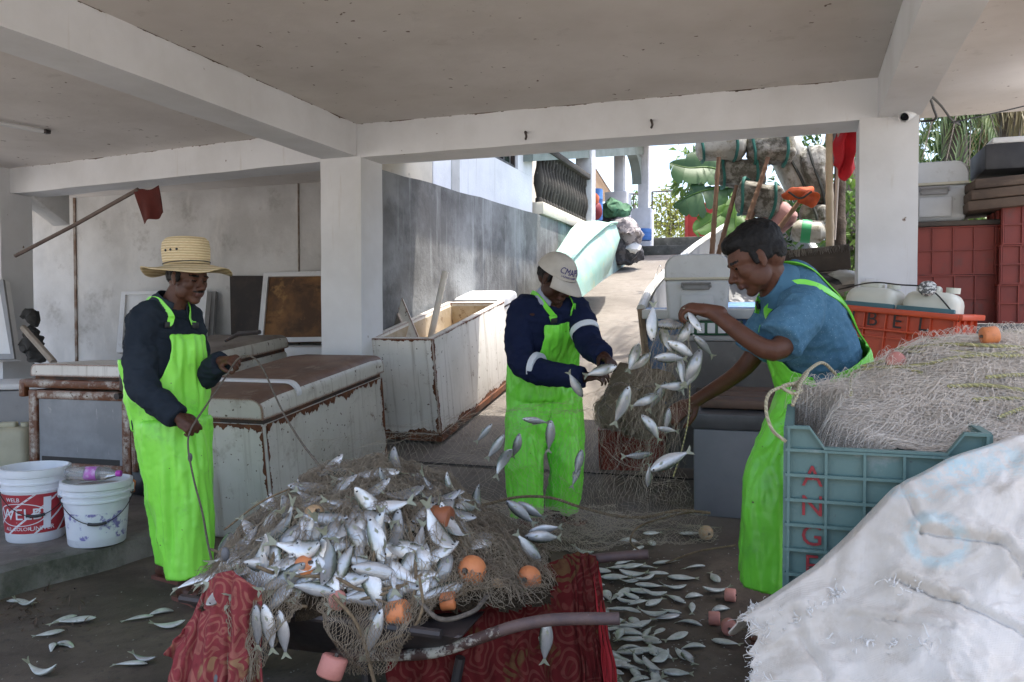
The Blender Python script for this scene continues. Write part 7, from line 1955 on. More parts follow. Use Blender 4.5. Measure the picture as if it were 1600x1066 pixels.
def make_person(label, S):
    root_loc = S['base']
    T = S['T']; T5 = fillrings(T)
    # ---- one continuous body
    b = MB()
    b.loft(torso_rings(T5, .90)); H = S['H']; hs = S['hs']
    head(b, H, hs)
    nb = T['r'][-1][0]; limb(b, [nb - Z * .03, nb.lerp(H @ V(-.02 * hs, 0, -.06 * hs), .5), H @ V(-.015 * hs, 0, -.03 * hs)], [.062, .056, .056])
    for A in S['arms']:
        limb(b, [T['r'][-2][0].lerp(A['s'], .7), A['s'], A['e'], A['w']], [.060, .056, .050, .041 if A.get('bare') else .040, .033, .027])
        hand(b, A['w'], A['d'], A['back'], A['side'], A.get('curl', .5), 0, A.get('hs', 1.0), A.get('thumb', .6))
    for Lg in S['legs']:
        tb = Lg['tube']; limb(b, [tb[0], tb[1], tb[2].lerp(tb[1], .2), tb[2].lerp(tb[3], .6), Lg['a']], [.080, .070, .058, .046, .034])
        fd = Lg['toe'].normalized(); a = Lg['a']; g = a.z - S['ground'] 
        fl = lambda x, y, z: a + fd * x + Z.cross(fd) * y + Z * (z - g)
        Rf = frame(x=fd, z=Z)
        b.ell(fl(-.02, 0, .05), (.04, .034, .038), Rf); b.ell(fl(.06, 0, .045), (.08, .036, .03), Rf); b.ell(fl(.13, .0, .032), (.05, .044, .017), Rf)
        limb(b, [a, fl(0, 0, .06)], [.034, .036])
        for i in range(5): b.ell(fl(.185 - .011 * i * i * .6, .034 - .017 * i, .026), (.022 if i else .026, .0095 if i else .013, .010), Rf, 2)
    me = baked(b, .0048, 4)
    p = link_mesh('person', me, [S['skin'], M['lips'], M['hair'], M['eye_dark']], ang=None)
    Hi = H.inverted()
    for f in me.polygons:
        q = Hi @ f.center
        if q.length > .16 * hs: continue
        x, y, z = q / hs
        if x > .074 and -.077 < z < -.054 and abs(y) < .024: f.material_index = 1
        elif x > .066 and .0195 < z < .030 - abs(y) * .08 and .014 < abs(y) < .052: f.material_index = 2
        elif x > .070 and -.003 < z < .0045 and .020 < abs(y) < .043: f.material_index = 3
        elif S.get('moustache') and x > .080 and -.054 < z < -.043 - abs(y) * .2 and abs(y) < .036: f.material_index = 2
    tag(p, label, 'person')
    # ---- shirt
    b = MB(); b.loft(torso_rings(T5, 1.0))
    for A in S['arms']:
        sl = A.get('sleeve', 1.0)
        pts = [T['r'][-2][0].lerp(A['s'], .55), A['s'], A['e'], A['w']] if sl >= 1 else [T['r'][-2][0].lerp(A['s'], .55), A['s'], A['s'].lerp(A['e'], sl)]
        rad = S['sleeve_r'] if sl >= 1 else [.078, .080, .078, .082]
        sp = smooth_path(pts, 6); m = len(sp); rr = []
        for i in range(m):
            f = i / (m - 1) * (len(rad) - 1); j = min(int(f), len(rad) - 2); rr.append(rad[j] + (rad[j + 1] - rad[j]) * (f - j))
        b.tube(sp, rr, 18); b.ell(sp[0], (rr[0],) * 3, sub=2)
    sm = baked(b, .0068, 3, disp=folds(S.get('fold', .007), S.get('fs', (9, 9, 13)), S['seed']))
    shirt = link_mesh(S['shirt_name'], sm, S['shirt'], p, ang=None)
    # collar
    nbp = T['r'][-1][0]; upn = (nbp - T['r'][-2][0]).normalized(); fr = (T['front'] - upn * T['front'].dot(upn)).normalized(); la = upn.cross(fr)
    def colf(u, v, op=S.get('collar_open', .18)):
        a = pi * op + (2 * pi - 2 * pi * op) * u
        r0 = .068 + .018 * v + (.014 * v if v > .5 else 0); hgt = .048 - .062 * v * v + .010 * cos(a) * -1
        drop = -.035 * max(0, cos(a)) * v
        return nbp + fr * (r0 * 1.02 * cos(a) + .004) + la * (r0 * sin(a)) + upn * (hgt + drop - .012)
    sheet('collar', S['collar'], 40, 6, colf, .004, shirt, True)
    # ---- bib overalls
    b = MB(); k = S['bib_k']
    b.loft([rg_ for rg_ in torso_rings(fillrings(dict(front=T['front'], r=[(c, w * (S['hip_k'][0] if i == 0 else k) + .004, d * (S['hip_k'][1] if i == 0 else k) + .006) for i, (c, w, d) in enumerate(T['r'][:-1])])), 1.0)])
    for Lg in S['legs']:
        sp = smooth_path(Lg['tube'], 8); m = len(sp); rr = []
        rad = Lg['rad']
        for i in range(m):
            f = i / (m - 1) * (len(rad) - 1); j = min(int(f), len(rad) - 2); rr.append(rad[j] + (rad[j + 1] - rad[j]) * (f - j))
        b.tube(sp, rr, 22)
    om = baked(b, .0075, 4, disp=folds(S.get('afold', .009), S.get('afs', (10, 10, 3)), S['seed'] + 3))
    p0, p1 = T['r'][0][0], T['r'][-1][0]; ax = (p1 - p0); L2 = ax.length_squared
    frp = (T['front'] - ax * (T['front'].dot(ax) / L2)).normalized(); latp = ax.normalized().cross(frp)
    ts, tb, tt, bw_ = S['bib']
    hems = [(Lg['tube'][-1], (Vector(Lg['tube'][-1]) - Vector(Lg['tube'][-2])).normalized()) for Lg in S['legs']]
    def keep(c):
        t = (c - p0).dot(ax) / L2; q = c - (p0 + ax * t); f_, l_ = q.dot(frp), q.dot(latp)
        if t < .02:
            for hc, hd_ in hems:
                if (c - hc).dot(hd_) > -.006 and (c - hc).length < .2: return False
            return True
        if t < ts: return True
        if f_ > .0:
            s_ = (t - ts) / (tt - ts)
            return t < tt and abs(l_) < bw_ + .10 * max(0, 1 - s_) ** 2.2
        return t < ts + (tb - ts) * min(1, abs(f_) / .08)
    cut(om, keep)
    ov = link_mesh('bib_overalls', om, S['apron'], p, ang=None)
    md = ov.modifiers.new('thick', 'SOLIDIFY'); md.thickness = .004; md.offset = 1
    mid = lambda q: p0 + ax * max(0, min(1, (q - p0).dot(ax) / L2))
    trees = [bvh_of(sm), bvh_of(om)]
    for sg in (-1, 1):
        w0 = bw_ / T['r'][2][1] * .72
        pts = [surf(T, tt - .06, sg * w0, k + .05), surf(T, tt + .06, sg * w0 * 1.0, 1.08), surf(T, .90, sg * .42, 1.13), T['r'][-2][0].lerp(nbp, .62) + la * sg * .082 + upn * .03, surf(T, .86, sg * .36, 1.10, True), surf(T, .55, sg * .12, 1.10, True), surf(T, .3, -sg * .05, 1.16, True)]
        ribbon(pts, mid, .0145, .0022, 8, trees, .007).build('strap', S['apron'], p, True)
        b = MB(); b.box((.012, .040, .028), (0, 0, 0), bev=.003)
        Rb = frame(x=frp, z=ax.normalized()); c = on_surface(trees, surf(T, tt + .035, sg * w0, 1.11), .009)
        for v in b.bm.verts: v.co = c + Rb @ v.co
        b.build('buckle', M['black_plastic'], p, True)
    return p, H, T

# ------------------------------------------------------------------ man in the straw hat
def headM(c, fdir, s=1.0, roll=0.0, up=None):
    x = fdir.normalized(); y = (up or Z).cross(x).normalized(); z = x.cross(y)
    m = Matrix((x, y, z)).transposed() @ Matrix.Rotation(roll, 3, 'X')
    return Matrix.Translation(c) @ m.to_4x4()
fr1 = (RV * .90 - FH * .44).normalized()
J = P
g1 = 0.0
S1 = dict(base=RF(-1.6, 3.95), ground=0.0, seed=1.0, skin=skin_mat('tanned_skin', (.098, .043, .026)), moustache=True,
    T=dict(front=fr1, r=[(J(264, 668, 3.95), .175, .130), (J(263, 605, 3.95), .170, .128), (J(260, 545, 3.95), .190, .130), (J(258, 500, 3.95), .185, .105), (J(266, 476, 3.94), .075, .068)]),
    H=headM(J(294, 434, 3.92), RV * .86 - FH * .50 - Z * .22), hs=1.0,
    arms=[dict(s=J(228, 503, 3.84), e=J(222, 598, 3.73), w=J(277, 652, 3.66), d=J(312, 676, 3.64) - J(277, 652, 3.66), back=Z * .7 - FH * .6 - RV * .1, side=1, curl=.85, thumb=.9, hs=.95),
          dict(s=J(293, 503, 4.05), e=J(308, 588, 4.04), w=J(346, 565, 3.90), d=J(372, 560, 3.84) - J(346, 565, 3.90), back=Z * .8 - FH * .5, side=-1, curl=.95, thumb=.9, hs=.95)],
    legs=[dict(h=J(268, 680, 3.88), k=J(280, 790, 3.86), a=J(290, 920, 3.86), toe=RV * .8 - FH * .5, tube=[J(270, 660, 3.92), J(279, 740, 3.90), J(291, 830, 3.88), J(296, 902, 3.86)], rad=[.165, .142, .112, .086]),
          dict(h=J(262, 680, 4.04), k=J(262, 785, 4.12), a=J(258, 900, 4.18), toe=RV * .8 - FH * .4, tube=[J(268, 660, 3.98), J(271, 740, 4.04), J(270, 810, 4.12), J(268, 876, 4.16)], rad=[.152, .122, .090, .070])],
    shirt_name='shirt', shirt=cloth_plain('charcoal_shirt', (.017, .023, .032), (.027, .035, .046)), collar=cloth_plain('charcoal_collar', (.028, .037, .05), (.036, .046, .058)), sleeve_r=[.085, .082, .076, .070, .062, .050], fold=.011,
    apron=apron_mat('neon_green_vinyl', (.32, .92, .09), (.27, .82, .08)), bib_k=1.10, hip_k=(.94, 1.02), bib=(.22, .55, .76, .105), afold=.019, afs=(12, 12, 1.5))
S1['legs'][0]['a'].z = .09; S1['legs'][1]['a'].z = .09
man1, H1, T1 = make_person('man in a straw hat and neon green bib overalls standing left, pulling a thin rope', S1)
# straw hat
hat = MB(); hs = 1.0
HX = (RV * .86 - FH * .50); HL = headM(P(292, 417, 3.92), HX + Z * .07)
def brim(u, v):
    a = 2 * pi * u; r = .098 + (.205 - .098) * v; rx_, ry_ = r * 1.02, r * .98
    z = .006 - .034 * v + .010 * v * v * (1 - cos(2 * a)) * .5 - .016 * v * v * cos(a) + .013 * v * v * sin(3 * a + 1) + .006 * v * sin(5 * a)
    return HL @ V(rx_ * cos(a), ry_ * sin(a), z)
hat.grid(64, 8, brim, wrap=True)
def hcrown(u, v):
    a = 2 * pi * u; prof_c = [(.102, .005), (.107, .04), (.109, .085), (.104, .118), (.088, .136), (.05, .140), (.0, .128)]
    f = v * (len(prof_c) - 1); j = min(int(f), len(prof_c) - 2); t = f - j
    r = prof_c[j][0] * (1 - t) + prof_c[j + 1][0] * t; z = prof_c[j][1] * (1 - t) + prof_c[j + 1][1] * t
    z -= .022 * max(0, v - .6) * 2.5 * (cos(a) * .35 + .65) * (abs(cos(a * 1)) ** 3)
    return HL @ V(r * 1.06 * cos(a), r * .98 * sin(a), z)
hat.grid(64, 24, hcrown, wrap=True)
k = NT('braided_straw'); v = k.coord('Object', rnd=False); w = k.n('ShaderNodeTexWave', bands_direction='Z'); w.inputs['Scale'].default_value = 26; w.inputs['Distortion'].default_value = .6; k.l(v, w.inputs['Vector'])
c = k.mix(k.ramp(w.outputs['Fac'], .1, .7), (.46, .34, .17), (.66, .54, .33)); c = k.mix(k.ramp(k.noise(v, 60, 4), .5, .75), c, (.52, .40, .22)); k.l(c, k.b.inputs['Base Color']); k.b.inputs['Roughness'].default_value = .75; k.bump(w.outputs['Fac'], .5, .004); M['straw'] = k.m
ho = hat.build('straw_hat', M['straw'], man1, True, ang=50); md = ho.modifiers.new('t', 'SOLIDIFY'); md.thickness = .004
b = MB(); b.tube([HL @ V(.110 * cos(2 * pi * i / 40), .103 * sin(2 * pi * i / 40), .016) for i in range(41)], .0028, 6); b.build('hat_cord', M['black_plastic'], ho, True)
for i in range(3):
    a = radians(-62 - 16 * i); b = MB(); b.ell(HL @ V(.109 * 1.06 * cos(a) * 1.0, .109 * .98 * sin(a), .072), (.006, .006, .006), sub=2); b.build('eyelet', M['black_plastic'], ho, True)
def hair_mesh(H, s, parent, long=0.0, cap=False):
    b = MB(); R = H.to_3x3(); e = lambda c, r: b.ell(H @ (V(*c) * s), tuple(q * s for q in r), R, 3)
    e((-.026, 0, .046), (.098, .084, .084)); e((-.058, 0, .002), (.058, .074, .062))
    for q in (-1, 1): e((-.022, q * .060, .010), (.036, .023, .036)); e((.016, q * .070, .004), (.013, .011, .026))
    if long: e((.030, 0, .078), (.058, .064, .040))
    me = baked(b, .005, 1, disp=lambda p: .0035 * mnoise.noise(p * 60) + .002 * mnoise.noise(p * 140))
    if cap:
        Hi = H.inverted(); cut(me, lambda c: (Hi @ c).z < .048 * s)
    return link_mesh('hair', me, M['hair'], parent, ang=None)
hair_mesh(H1, .985, man1, cap=True)
def sandal(S, L, parent, m):
    fd = L['toe'].normalized(); a = L['a']; yv = Z.cross(fd); g = S['ground']; b = MB()
    out = [(-.065, -.03), (-.07, 0), (-.065, .03), (0, .036), (.08, .044), (.15, .048), (.20, .03), (.205, 0), (.18, -.035), (.12, -.046), (.05, -.038)]
    b.slab([V(a.x, a.y, g + .003) + fd * x + yv * y for x, y in out], Z * .018)
    so = b.build('sandal', m, parent, True, ang=30)
    b = MB(); b.tube(smooth_path([V(a.x, a.y, g + .02) + fd * .09 + yv * .046, V(a.x, a.y, g + .085) + fd * .075, V(a.x, a.y, g + .02) + fd * .09 - yv * .044]), .012, 8); b.build('sandal_strap', m, so, True)
M['sandal'] = mat('brown_rubber', (.15, .055, .035), .7)
for Lg in S1['legs']: sandal(S1, Lg, man1, M['sandal'])
# the rope he holds
b = MB(); b.tube(smooth_path([P(505, 735, 3.0), P(470, 690, 3.2), P(440, 640, 3.45), P(410, 575, 3.72), P(390, 556, 3.80), P(371, 562, 3.82), P(352, 590, 3.80), P(318, 640, 3.66), P(298, 672, 3.60), P(294, 700, 3.58), P(303, 750, 3.45), P(316, 800, 3.25), P(325, 850, 2.95), P(332, 880, 2.62)], 8), .0042, 7)
o = b.build('rope', M['rope_dark2']); tag(o, 'thin dark rope running through the hands of the man in the straw hat', 'rope')
b = MB(); b.ell(P(297, 715, 3.56), (.010, .010, .020)); o2 = b.build('sinker', M['lead'], o, True)

# ------------------------------------------------------------------ man in the cap
fr2 = (RV * .58 - FH * .82).normalized()
gr2 = ramp_z(P(850, 820, 4.75).y)
S2 = dict(base=P(850, 820, 4.75), ground=gr2, seed=4.0, skin=skin_mat('dark_skin', (.055, .024, .015)),
    T=dict(front=fr2, r=[(J(849, 618, 4.80), .185, .135), (J(849, 570, 4.78), .185, .135), (J(855, 518, 4.70), .205, .140), (J(858, 480, 4.64), .200, .115), (J(864, 464, 4.58), .085, .075)]),
    H=headM(J(869, 434, 4.50), (RV * .62 - FH * .60 - Z * .62)), hs=1.08,
    arms=[dict(s=J(816, 490, 4.60), e=J(819, 570, 4.50), w=J(912, 590, 4.30), d=J(950, 584, 4.24) - J(912, 590, 4.30), back=Z * .8 - FH * .5, side=1, curl=.6, thumb=.7),
          dict(s=J(902, 488, 4.64), e=J(921, 537, 4.50), w=J(943, 556, 4.32), d=J(962, 572, 4.20) - J(943, 556, 4.32), back=Z * .7 + RV * .4 - FH * .3, side=-1, curl=.7, thumb=.8)],
    legs=[dict(h=J(828, 630, 4.78), k=J(825, 715, 4.72), a=J(828, 812, 4.76), toe=RV * .5 - FH * .8, tube=[J(836, 612, 4.79), J(822, 680, 4.74), J(819, 740, 4.72), J(824, 806, 4.72)], rad=[.160, .112, .094, .086]),
          dict(h=J(870, 630, 4.82), k=J(882, 712, 4.74), a=J(872, 800, 4.88), toe=RV * .6 - FH * .7, tube=[J(864, 612, 4.81), J(879, 680, 4.80), J(886, 735, 4.80), J(876, 796, 4.86)], rad=[.155, .108, .092, .084])],
    shirt_name='jacket', shirt=cloth_plain('navy_jacket', (.009, .014, .040), (.014, .020, .052)), collar=cloth_plain('pale_blue_collar', (.36, .40, .50), (.30, .34, .42)), sleeve_r=[.088, .084, .078, .076, .066, .052], fold=.010, collar_open=.30,
    apron=apron_mat('bright_green_vinyl', (.21, .80, .06), (.17, .66, .05)), bib_k=1.09, hip_k=(1.10, 1.16), bib=(.30, .40, .80, .115), afold=.015, afs=(14, 14, 3.5))
for Lg in S2['legs']: Lg['a'].z = gr2 + .09
man2, H2, T2 = make_person('man in a pale cap and navy jacket picking fish from the net on the ramp', S2)
hair_mesh(H2, 1.05, man2, cap=True)
for Lg in S2['legs']: sandal(S2, Lg, man2, M['sandal'])
for A in S2['arms']:                                               # pale reflective bands on the sleeves
    b = MB(); c = A['e'].lerp(A['w'], .22) if A['side'] > 0 else A['s'].lerp(A['e'], .62); d = ((A['w'] - A['e']) if A['side'] > 0 else (A['e'] - A['s'])).normalized()
    R = frame(z=d); b.lathe([(.082, -.017), (.0835, -.015), (.0815, .015), (.080, .017)], c, R, 28); b.build('reflective_band', mat('reflective_tape', (.62, .66, .70), .35) if A['side'] > 0 else bpy.data.materials['reflective_tape'], man2, True)
# cap
M['cap'] = mat('dusty_cap_cotton', (.50, .47, .42), .9, (.42, .39, .34), 9, .4, .65, dirt=(.26, .23, .19), dsc=14, dlo=.60, dhi=.8, bump=.3, bsc=240, bd=.002, rnd=False)
HC = H2 @ Matrix.Scale(1.08, 4)
b = MB()
def capf(u, v):
    a = 2 * pi * u; ph = v * pi / 2; r = .104 * cos(ph) ** .85 if v < 1 else 0
    return HC @ V(-.014 + r * 1.08 * cos(a), r * .90 * sin(a), .038 + .088 * sin(ph) - .012 * (1 - v) * (1 - cos(a)) * .8)
b.grid(48, 14, capf, wrap=True)
cp = b.build('cap', M['cap'], man2, True, ang=50)
b = MB()
def visor(u, v):
    a = radians(-62 + 124 * u); r = .104 + .078 * v * (cos(a) ** .6 if cos(a) > 0 else 0)
    return HC @ V(-.014 + r * 1.08 * cos(a), (.104 + .018 * v) * .90 * sin(a), .036 - .030 * v * v - .030 * abs(sin(a)) ** 2 * v)
b.grid(30, 8, visor); vs = b.build('visor', M['cap'], cp, True, ang=None); md = vs.modifiers.new('t', 'SOLIDIFY'); md.thickness = .005
b = MB(); b.ell(HC @ V(-.014, 0, .127), (.006, .006, .005)); b.build('button', M['cap'], cp, True)
def cap_text(body, size, zc, yc):
    me = subdiv(text_mesh(body, size, .0005, shear=.25), 1)
    for v in me.vertices:
        a = -(v.co.x) / .100 * -1 + yc; ph = (zc + v.co.y - .038) / .088; ph = math.asin(max(-.99, min(.99, ph))); r = .1045 * cos(ph) ** .85 + .0020 + v.co.z
        v.co = HC @ V(-.014 + r * 1.08 * cos(a), r * .90 * sin(a), zc + v.co.y)
    return link_mesh('lettering', me, mat('purple_print', (.03, .025, .16), .6, bump=0) if 'purple_print' not in bpy.data.materials else bpy.data.materials['purple_print'], cp, True, ang=None)
cap_text('CMAPS', .040, .080, -.30); cap_text('LAZARO CARD', .013, .056, -.30)
b = MB(); b.box((.004, .016, .03), (0, 0, 0), bev=.001); c = surf(T2, .80, .55, 1.03)
for v in b.bm.verts: v.co = c + frame(x=fr2, z=Z) @ v.co
b.build('badge', mat('small_badge', (.16, .20, .18), .7), man2, True)

# ------------------------------------------------------------------ man in the blue shirt
fr3 = (-RV * .97 + FH * .22).normalized()
S3 = dict(base=P(1230, 930, 3.2), ground=0.0, seed=8.0, skin=skin_mat('brown_skin', (.112, .047, .028)),
    T=dict(front=fr3, r=[(J(1290, 630, 3.26), .180, .150), (J(1284, 575, 3.24), .180, .155), (J(1262, 510, 3.20), .200, .150), (J(1240, 466, 3.17), .195, .115), (J(1213, 446, 3.14), .080, .072)]),
    H=headM(J(1180, 403, 3.10), (-RV * .85 + FH * .05 - Z * .50)), hs=1.07,
    arms=[dict(s=J(1252, 487, 2.99), e=J(1207, 548, 2.85), w=J(1112, 487, 2.93), d=J(1070, 480, 2.96) - J(1112, 487, 2.93), back=Z * .9 - FH * .3, side=-1, curl=.75, bare=True, sleeve=.80, thumb=.9),
          dict(s=J(1215, 488, 3.33), e=J(1165, 572, 3.40), w=J(1085, 628, 3.34), d=J(1046, 650, 3.30) - J(1085, 628, 3.34), back=Z * .7 - FH * .5 + RV * .2, side=1, curl=.6, bare=True, sleeve=.75, thumb=.8)],
    legs=[dict(h=J(1285, 640, 3.16), k=J(1216, 742, 3.10), a=J(1240, 985, 3.18), toe=-RV * .45 + FH * .9, tube=[J(1282, 622, 3.20), J(1245, 690, 3.14), J(1208, 765, 3.11), J(1198, 918, 3.12)], rad=[.150, .120, .100, .088]),
          dict(h=J(1278, 640, 3.38), k=J(1205, 735, 3.44), a=J(1225, 950, 3.46), toe=-RV * .4 + FH * .9, tube=[J(1280, 622, 3.32), J(1240, 685, 3.38), J(1206, 755, 3.42), J(1192, 898, 3.44)], rad=[.150, .118, .098, .085])],
    shirt_name='shirt', shirt=mat('heather_blue_jersey', (.062, .145, .22), .92, (.08, .175, .255), 60, .4, .62, dirt=(.06, .135, .20), dsc=10, dlo=.5, dhi=.8, spots=(.22, .33, .40), spsc=190, splo=.66, bump=.2, bsc=240, bd=.002, rnd=False, spec=.1), collar=cloth_plain('blue_collar', (.058, .138, .21), (.075, .165, .24)), sleeve_r=[.085] * 6, fold=.009, fs=(8, 8, 11), collar_open=.12,
    apron=apron_mat('lime_green_vinyl', (.21, .74, .06), (.16, .58, .05)), bib_k=1.08, hip_k=(1.08, 1.10), bib=(.26, .34, .70, .12), afold=.015, afs=(14, 14, 3))
for Lg in S3['legs']: Lg['a'].z = .09
man3, H3, T3 = make_person('man in a blue shirt bending left to shake fish out of the net', S3)
hair_mesh(H3, 1.07, man3, 1)
for Lg in S3['legs']: sandal(S3, Lg, man3, M['sandal'])
# ================================================================== the net held between the men and the fish in the air
nt = thing('fishing_net', 'sheer brown net held up between the men with fish falling out of it', 'net', P(900, 800, 3.6))
M['thread_fine'] = mat('fine_net_thread', (.40, .345, .26), .7, (.30, .25, .185), 8, rnd=False, bump=0)
def net_sheet(b, rows, cell, r, seed, slack=.5, keep=1.0):
    """diamond mesh over a surface given by rows of photo points (px,py,depth); cell in metres"""
    rg = random.Random(seed)
    R = [smooth_path([P(*q) for q in row], 8) for row in rows]
    def at(pl, u):
        k = u * (len(pl) - 1); i = min(int(k), len(pl) - 2); return pl[i].lerp(pl[i + 1], k - i)
    def pt(u, v):
        cps = [at(pl, u) for pl in R]
        f = v * (len(cps) - 1); i = min(int(f), len(cps) - 2); t = f - i
        a, c = cps[max(0, i - 1)], cps[min(len(cps) - 1, i + 2)]; p, q = cps[i], cps[i + 1]
        o_ = .5 * ((2 * p) + (q - a) * t + (2 * a - 5 * p + 4 * q - c) * t * t + (3 * p - a - 3 * q + c) * t ** 3)
        n = mnoise.noise_vector(V(u * 6, v * 6, seed)); n2 = mnoise.noise_vector(V(u * 22, v * 22, seed + 5))
        return o_ + n * (.05 * slack * sin(pi * v)) + n2 * .012 * slack
    wdt = sum((pt((i + 1) / 8, .5) - pt(i / 8, .5)).length for i in range(8)); hgt = sum((pt(.5, (i + 1) / 8) - pt(.5, i / 8)).length for i in range(8))
    nx, ny = int(wdt / cell), int(hgt / (cell * .7))
    for i in range(-ny, nx + ny):
        for sg in (-1, 1):
            pts = []
            for j in range(ny + 1):
                u = (i + sg * j * .5 + (0 if sg > 0 else ny * .5)) / nx
                if -.001 <= u <= 1.001 and rg.random() < keep: pts.append(pt(min(1, max(0, u)), j / ny))
                else:
                    if len(pts) > 1: b.tube(pts, r, 3, cap=False)
                    pts = []
            if len(pts) > 1: b.tube(pts, r, 3, cap=False)
# main sheet: from the heap, past the man in the cap, to the hands of the man in the blue shirt
b = MB()
net_sheet(b, [[(480, 690, 3.3), (620, 665, 3.7), (760, 640, 4.0), (880, 625, 4.05), (965, 590, 3.85), (1050, 500, 3.10)],
              [(500, 720, 3.2), (640, 700, 3.5), (780, 670, 3.8), (900, 660, 3.8), (980, 650, 3.6), (1050, 610, 3.2)],
              [(520, 745, 3.1), (660, 770, 3.3), (800, 770, 3.5), (910, 780, 3.5), (990, 760, 3.4), (1070, 720, 3.25)],
              [(620, 770, 3.0), (700, 820, 3.1), (800, 830, 3.3), (900, 840, 3.3), (1000, 820, 3.3), (1085, 800, 3.3)]], .024, .00042, 11, 1.8, .95)
b.build('netting', M['thread_fine'], nt, True, smooth=False, fix=False)
b = MB()
net_sheet(b, [[(1015, 520, 3.05), (1045, 505, 3.0), (1080, 500, 2.95)], [(985, 600, 3.15), (1040, 590, 3.05), (1085, 590, 3.0)], [(960, 690, 3.25), (1030, 680, 3.1), (1075, 690, 3.1)], [(930, 780, 3.35), (1000, 780, 3.2), (1075, 790, 3.2)]], .034, .0003, 12, 1.2, .97)
b.build('netting', M['thread_fine'], nt, True, smooth=False, fix=False)
b = MB()
net_sheet(b, [[(930, 590, 4.0), (980, 575, 3.9), (1040, 560, 3.7)], [(930, 660, 4.0), (990, 650, 3.9), (1050, 640, 3.7)], [(900, 760, 4.0), (990, 750, 3.9), (1060, 740, 3.7)]], .038, .0003, 13, 1.2, .98)
b.build('netting', M['thread_fine'], nt, True, smooth=False, fix=False)
b = MB(); rg = random.Random(77)                                # gathered vertical folds under the hand
for i in range(26):
    x0, x1 = rg.uniform(1030, 1085), rg.uniform(945, 1085); y1 = rg.uniform(640, 800); z0 = rg.uniform(2.92, 3.05)
    b.tube(smooth_path([P(x0, 497 + rg.uniform(0, 14), z0), P(x0 * .6 + x1 * .4 + rg.uniform(-14, 14), 560 + rg.uniform(-20, 20), z0 + .05), P(x0 * .3 + x1 * .7 + rg.uniform(-16, 16), (y1 + 560) / 2, z0 + .1), P(x1, y1, z0 + .15)], 6), rg.uniform(.0003, .0006), 3, cap=False)
b.build('gathered_folds', M['thread_fine'], nt, True, smooth=False, fix=False)
M['net_haze'] = None
# lower edge lying in soft heaps around the feet and its rope
b = MB()
net_sheet(b, [[(700, 770, 3.6), (800, 790, 3.8), (900, 800, 3.8), (1000, 800, 3.7), (1100, 800, 3.6)], [(720, 800, 3.4), (810, 815, 3.55), (900, 825, 3.55), (1000, 830, 3.5), (1110, 820, 3.45)], [(760, 850, 3.2), (840, 858, 3.25), (920, 860, 3.25), (1010, 850, 3.3), (1120, 845, 3.3)]], .020, .0006, 15, 1.6, .98)
b.build('netting', M['thread_fine'], nt, True, smooth=False, fix=False)
b = MB()
net_sheet(b, [[(780, 775, 4.2), (840, 790, 4.2), (910, 790, 4.2), (960, 790, 4.1)], [(770, 815, 4.0), (830, 812, 4.0), (900, 815, 4.0), (980, 810, 3.9)], [(780, 840, 3.8), (850, 845, 3.8), (930, 840, 3.8), (1000, 840, 3.7)]], .018, .0006, 16, 1.6, .98)
b.build('netting', M['thread_fine'], nt, True, smooth=False, fix=False)
for pp, r in (([(700, 800, 3.25), (760, 788, 3.4), (810, 777, 3.5), (860, 778, 3.5), (905, 792, 3.48), (960, 806, 3.42), (1010, 808, 3.4), (1060, 798, 3.35), (1110, 802, 3.3)], .0062), ([(1000, 862, 3.25), (985, 845, 3.25), (1000, 822, 3.3), (1050, 806, 3.35), (1082, 800, 3.35)], .004), ([(1040, 880, 3.3), (1090, 862, 3.3), (1150, 852, 3.3)], .004)):
    b = MB(); b.tube(smooth_path([P(*q) for q in pp], 8), r, 7); b.build('rope', M['rope_brown'], nt, True)
b = MB(); b.tube(smooth_path([P(1078, 590, 3.1), P(1076, 650, 3.1), P(1066, 700, 3.12), P(1052, 745, 3.15)], 8), .0028, 6); b.build('rope', M['rope_yellow'], nt, True)
# net heap in the red crate
nb_ = thing('fishing_net', 'brown net bundled on top of the small dark red crate', 'net', redcrate + Z * .3)
b = MB()
for (px, py, z, r) in ((960, 640, 5.25, .13), (1000, 625, 5.3, .16), (985, 600, 5.4, .16), (1015, 645, 5.2, .13), (1020, 600, 5.45, .14), (950, 650, 5.2, .10), (1000, 650, 5.2, .14)): b.ell(P(px, py, z), (r, r, r * .8))
b.jitter(.06, 6, 3); b.jitter(.03, 18, 5); b.jitter(.012, 50, 5)
bt_ = BVHTree.FromBMesh(b.bm)
b.build('net_mass', mnet('light_brown_net_mass', (.30, .24, .17), (.20, .155, .11), (.38, .31, .23)), nb_, True, ang=None)
b = MB(); rg = random.Random(31)
for i in range(420):
    p = P(rg.uniform(935, 1040), rg.uniform(585, 665), rg.uniform(4.95, 5.25)); d = rdir(); pts = []
    for j in range(14):
        l, n, ix, dd = bt_.find_nearest(p); pts.append(l + n * rg.uniform(.004, .022)); d = (d + rdir() * .6); d = (d - n * d.dot(n)).normalized(); p = l + d * .022
    b.tube(pts, .0010, 3, cap=False)
b.build('netting', M['thread_brown'], nb_, True, smooth=False, fix=False)
for pp in ([(1000, 610, 5.1), (965, 598, 5.0), (942, 625, 5.0), (934, 645, 5.0), (945, 655, 5.05)], [(985, 600, 5.1), (950, 605, 5.0), (946, 630, 5.0), (955, 640, 5.05)], [(1030, 605, 5.2), (1008, 604, 5.1), (1006, 612, 5.1)]):
    b = MB(); b.tube(smooth_path([P(*q) for q in pp], 8), .005, 6); b.build('rope', M['rope_dark2'], nb_, True)

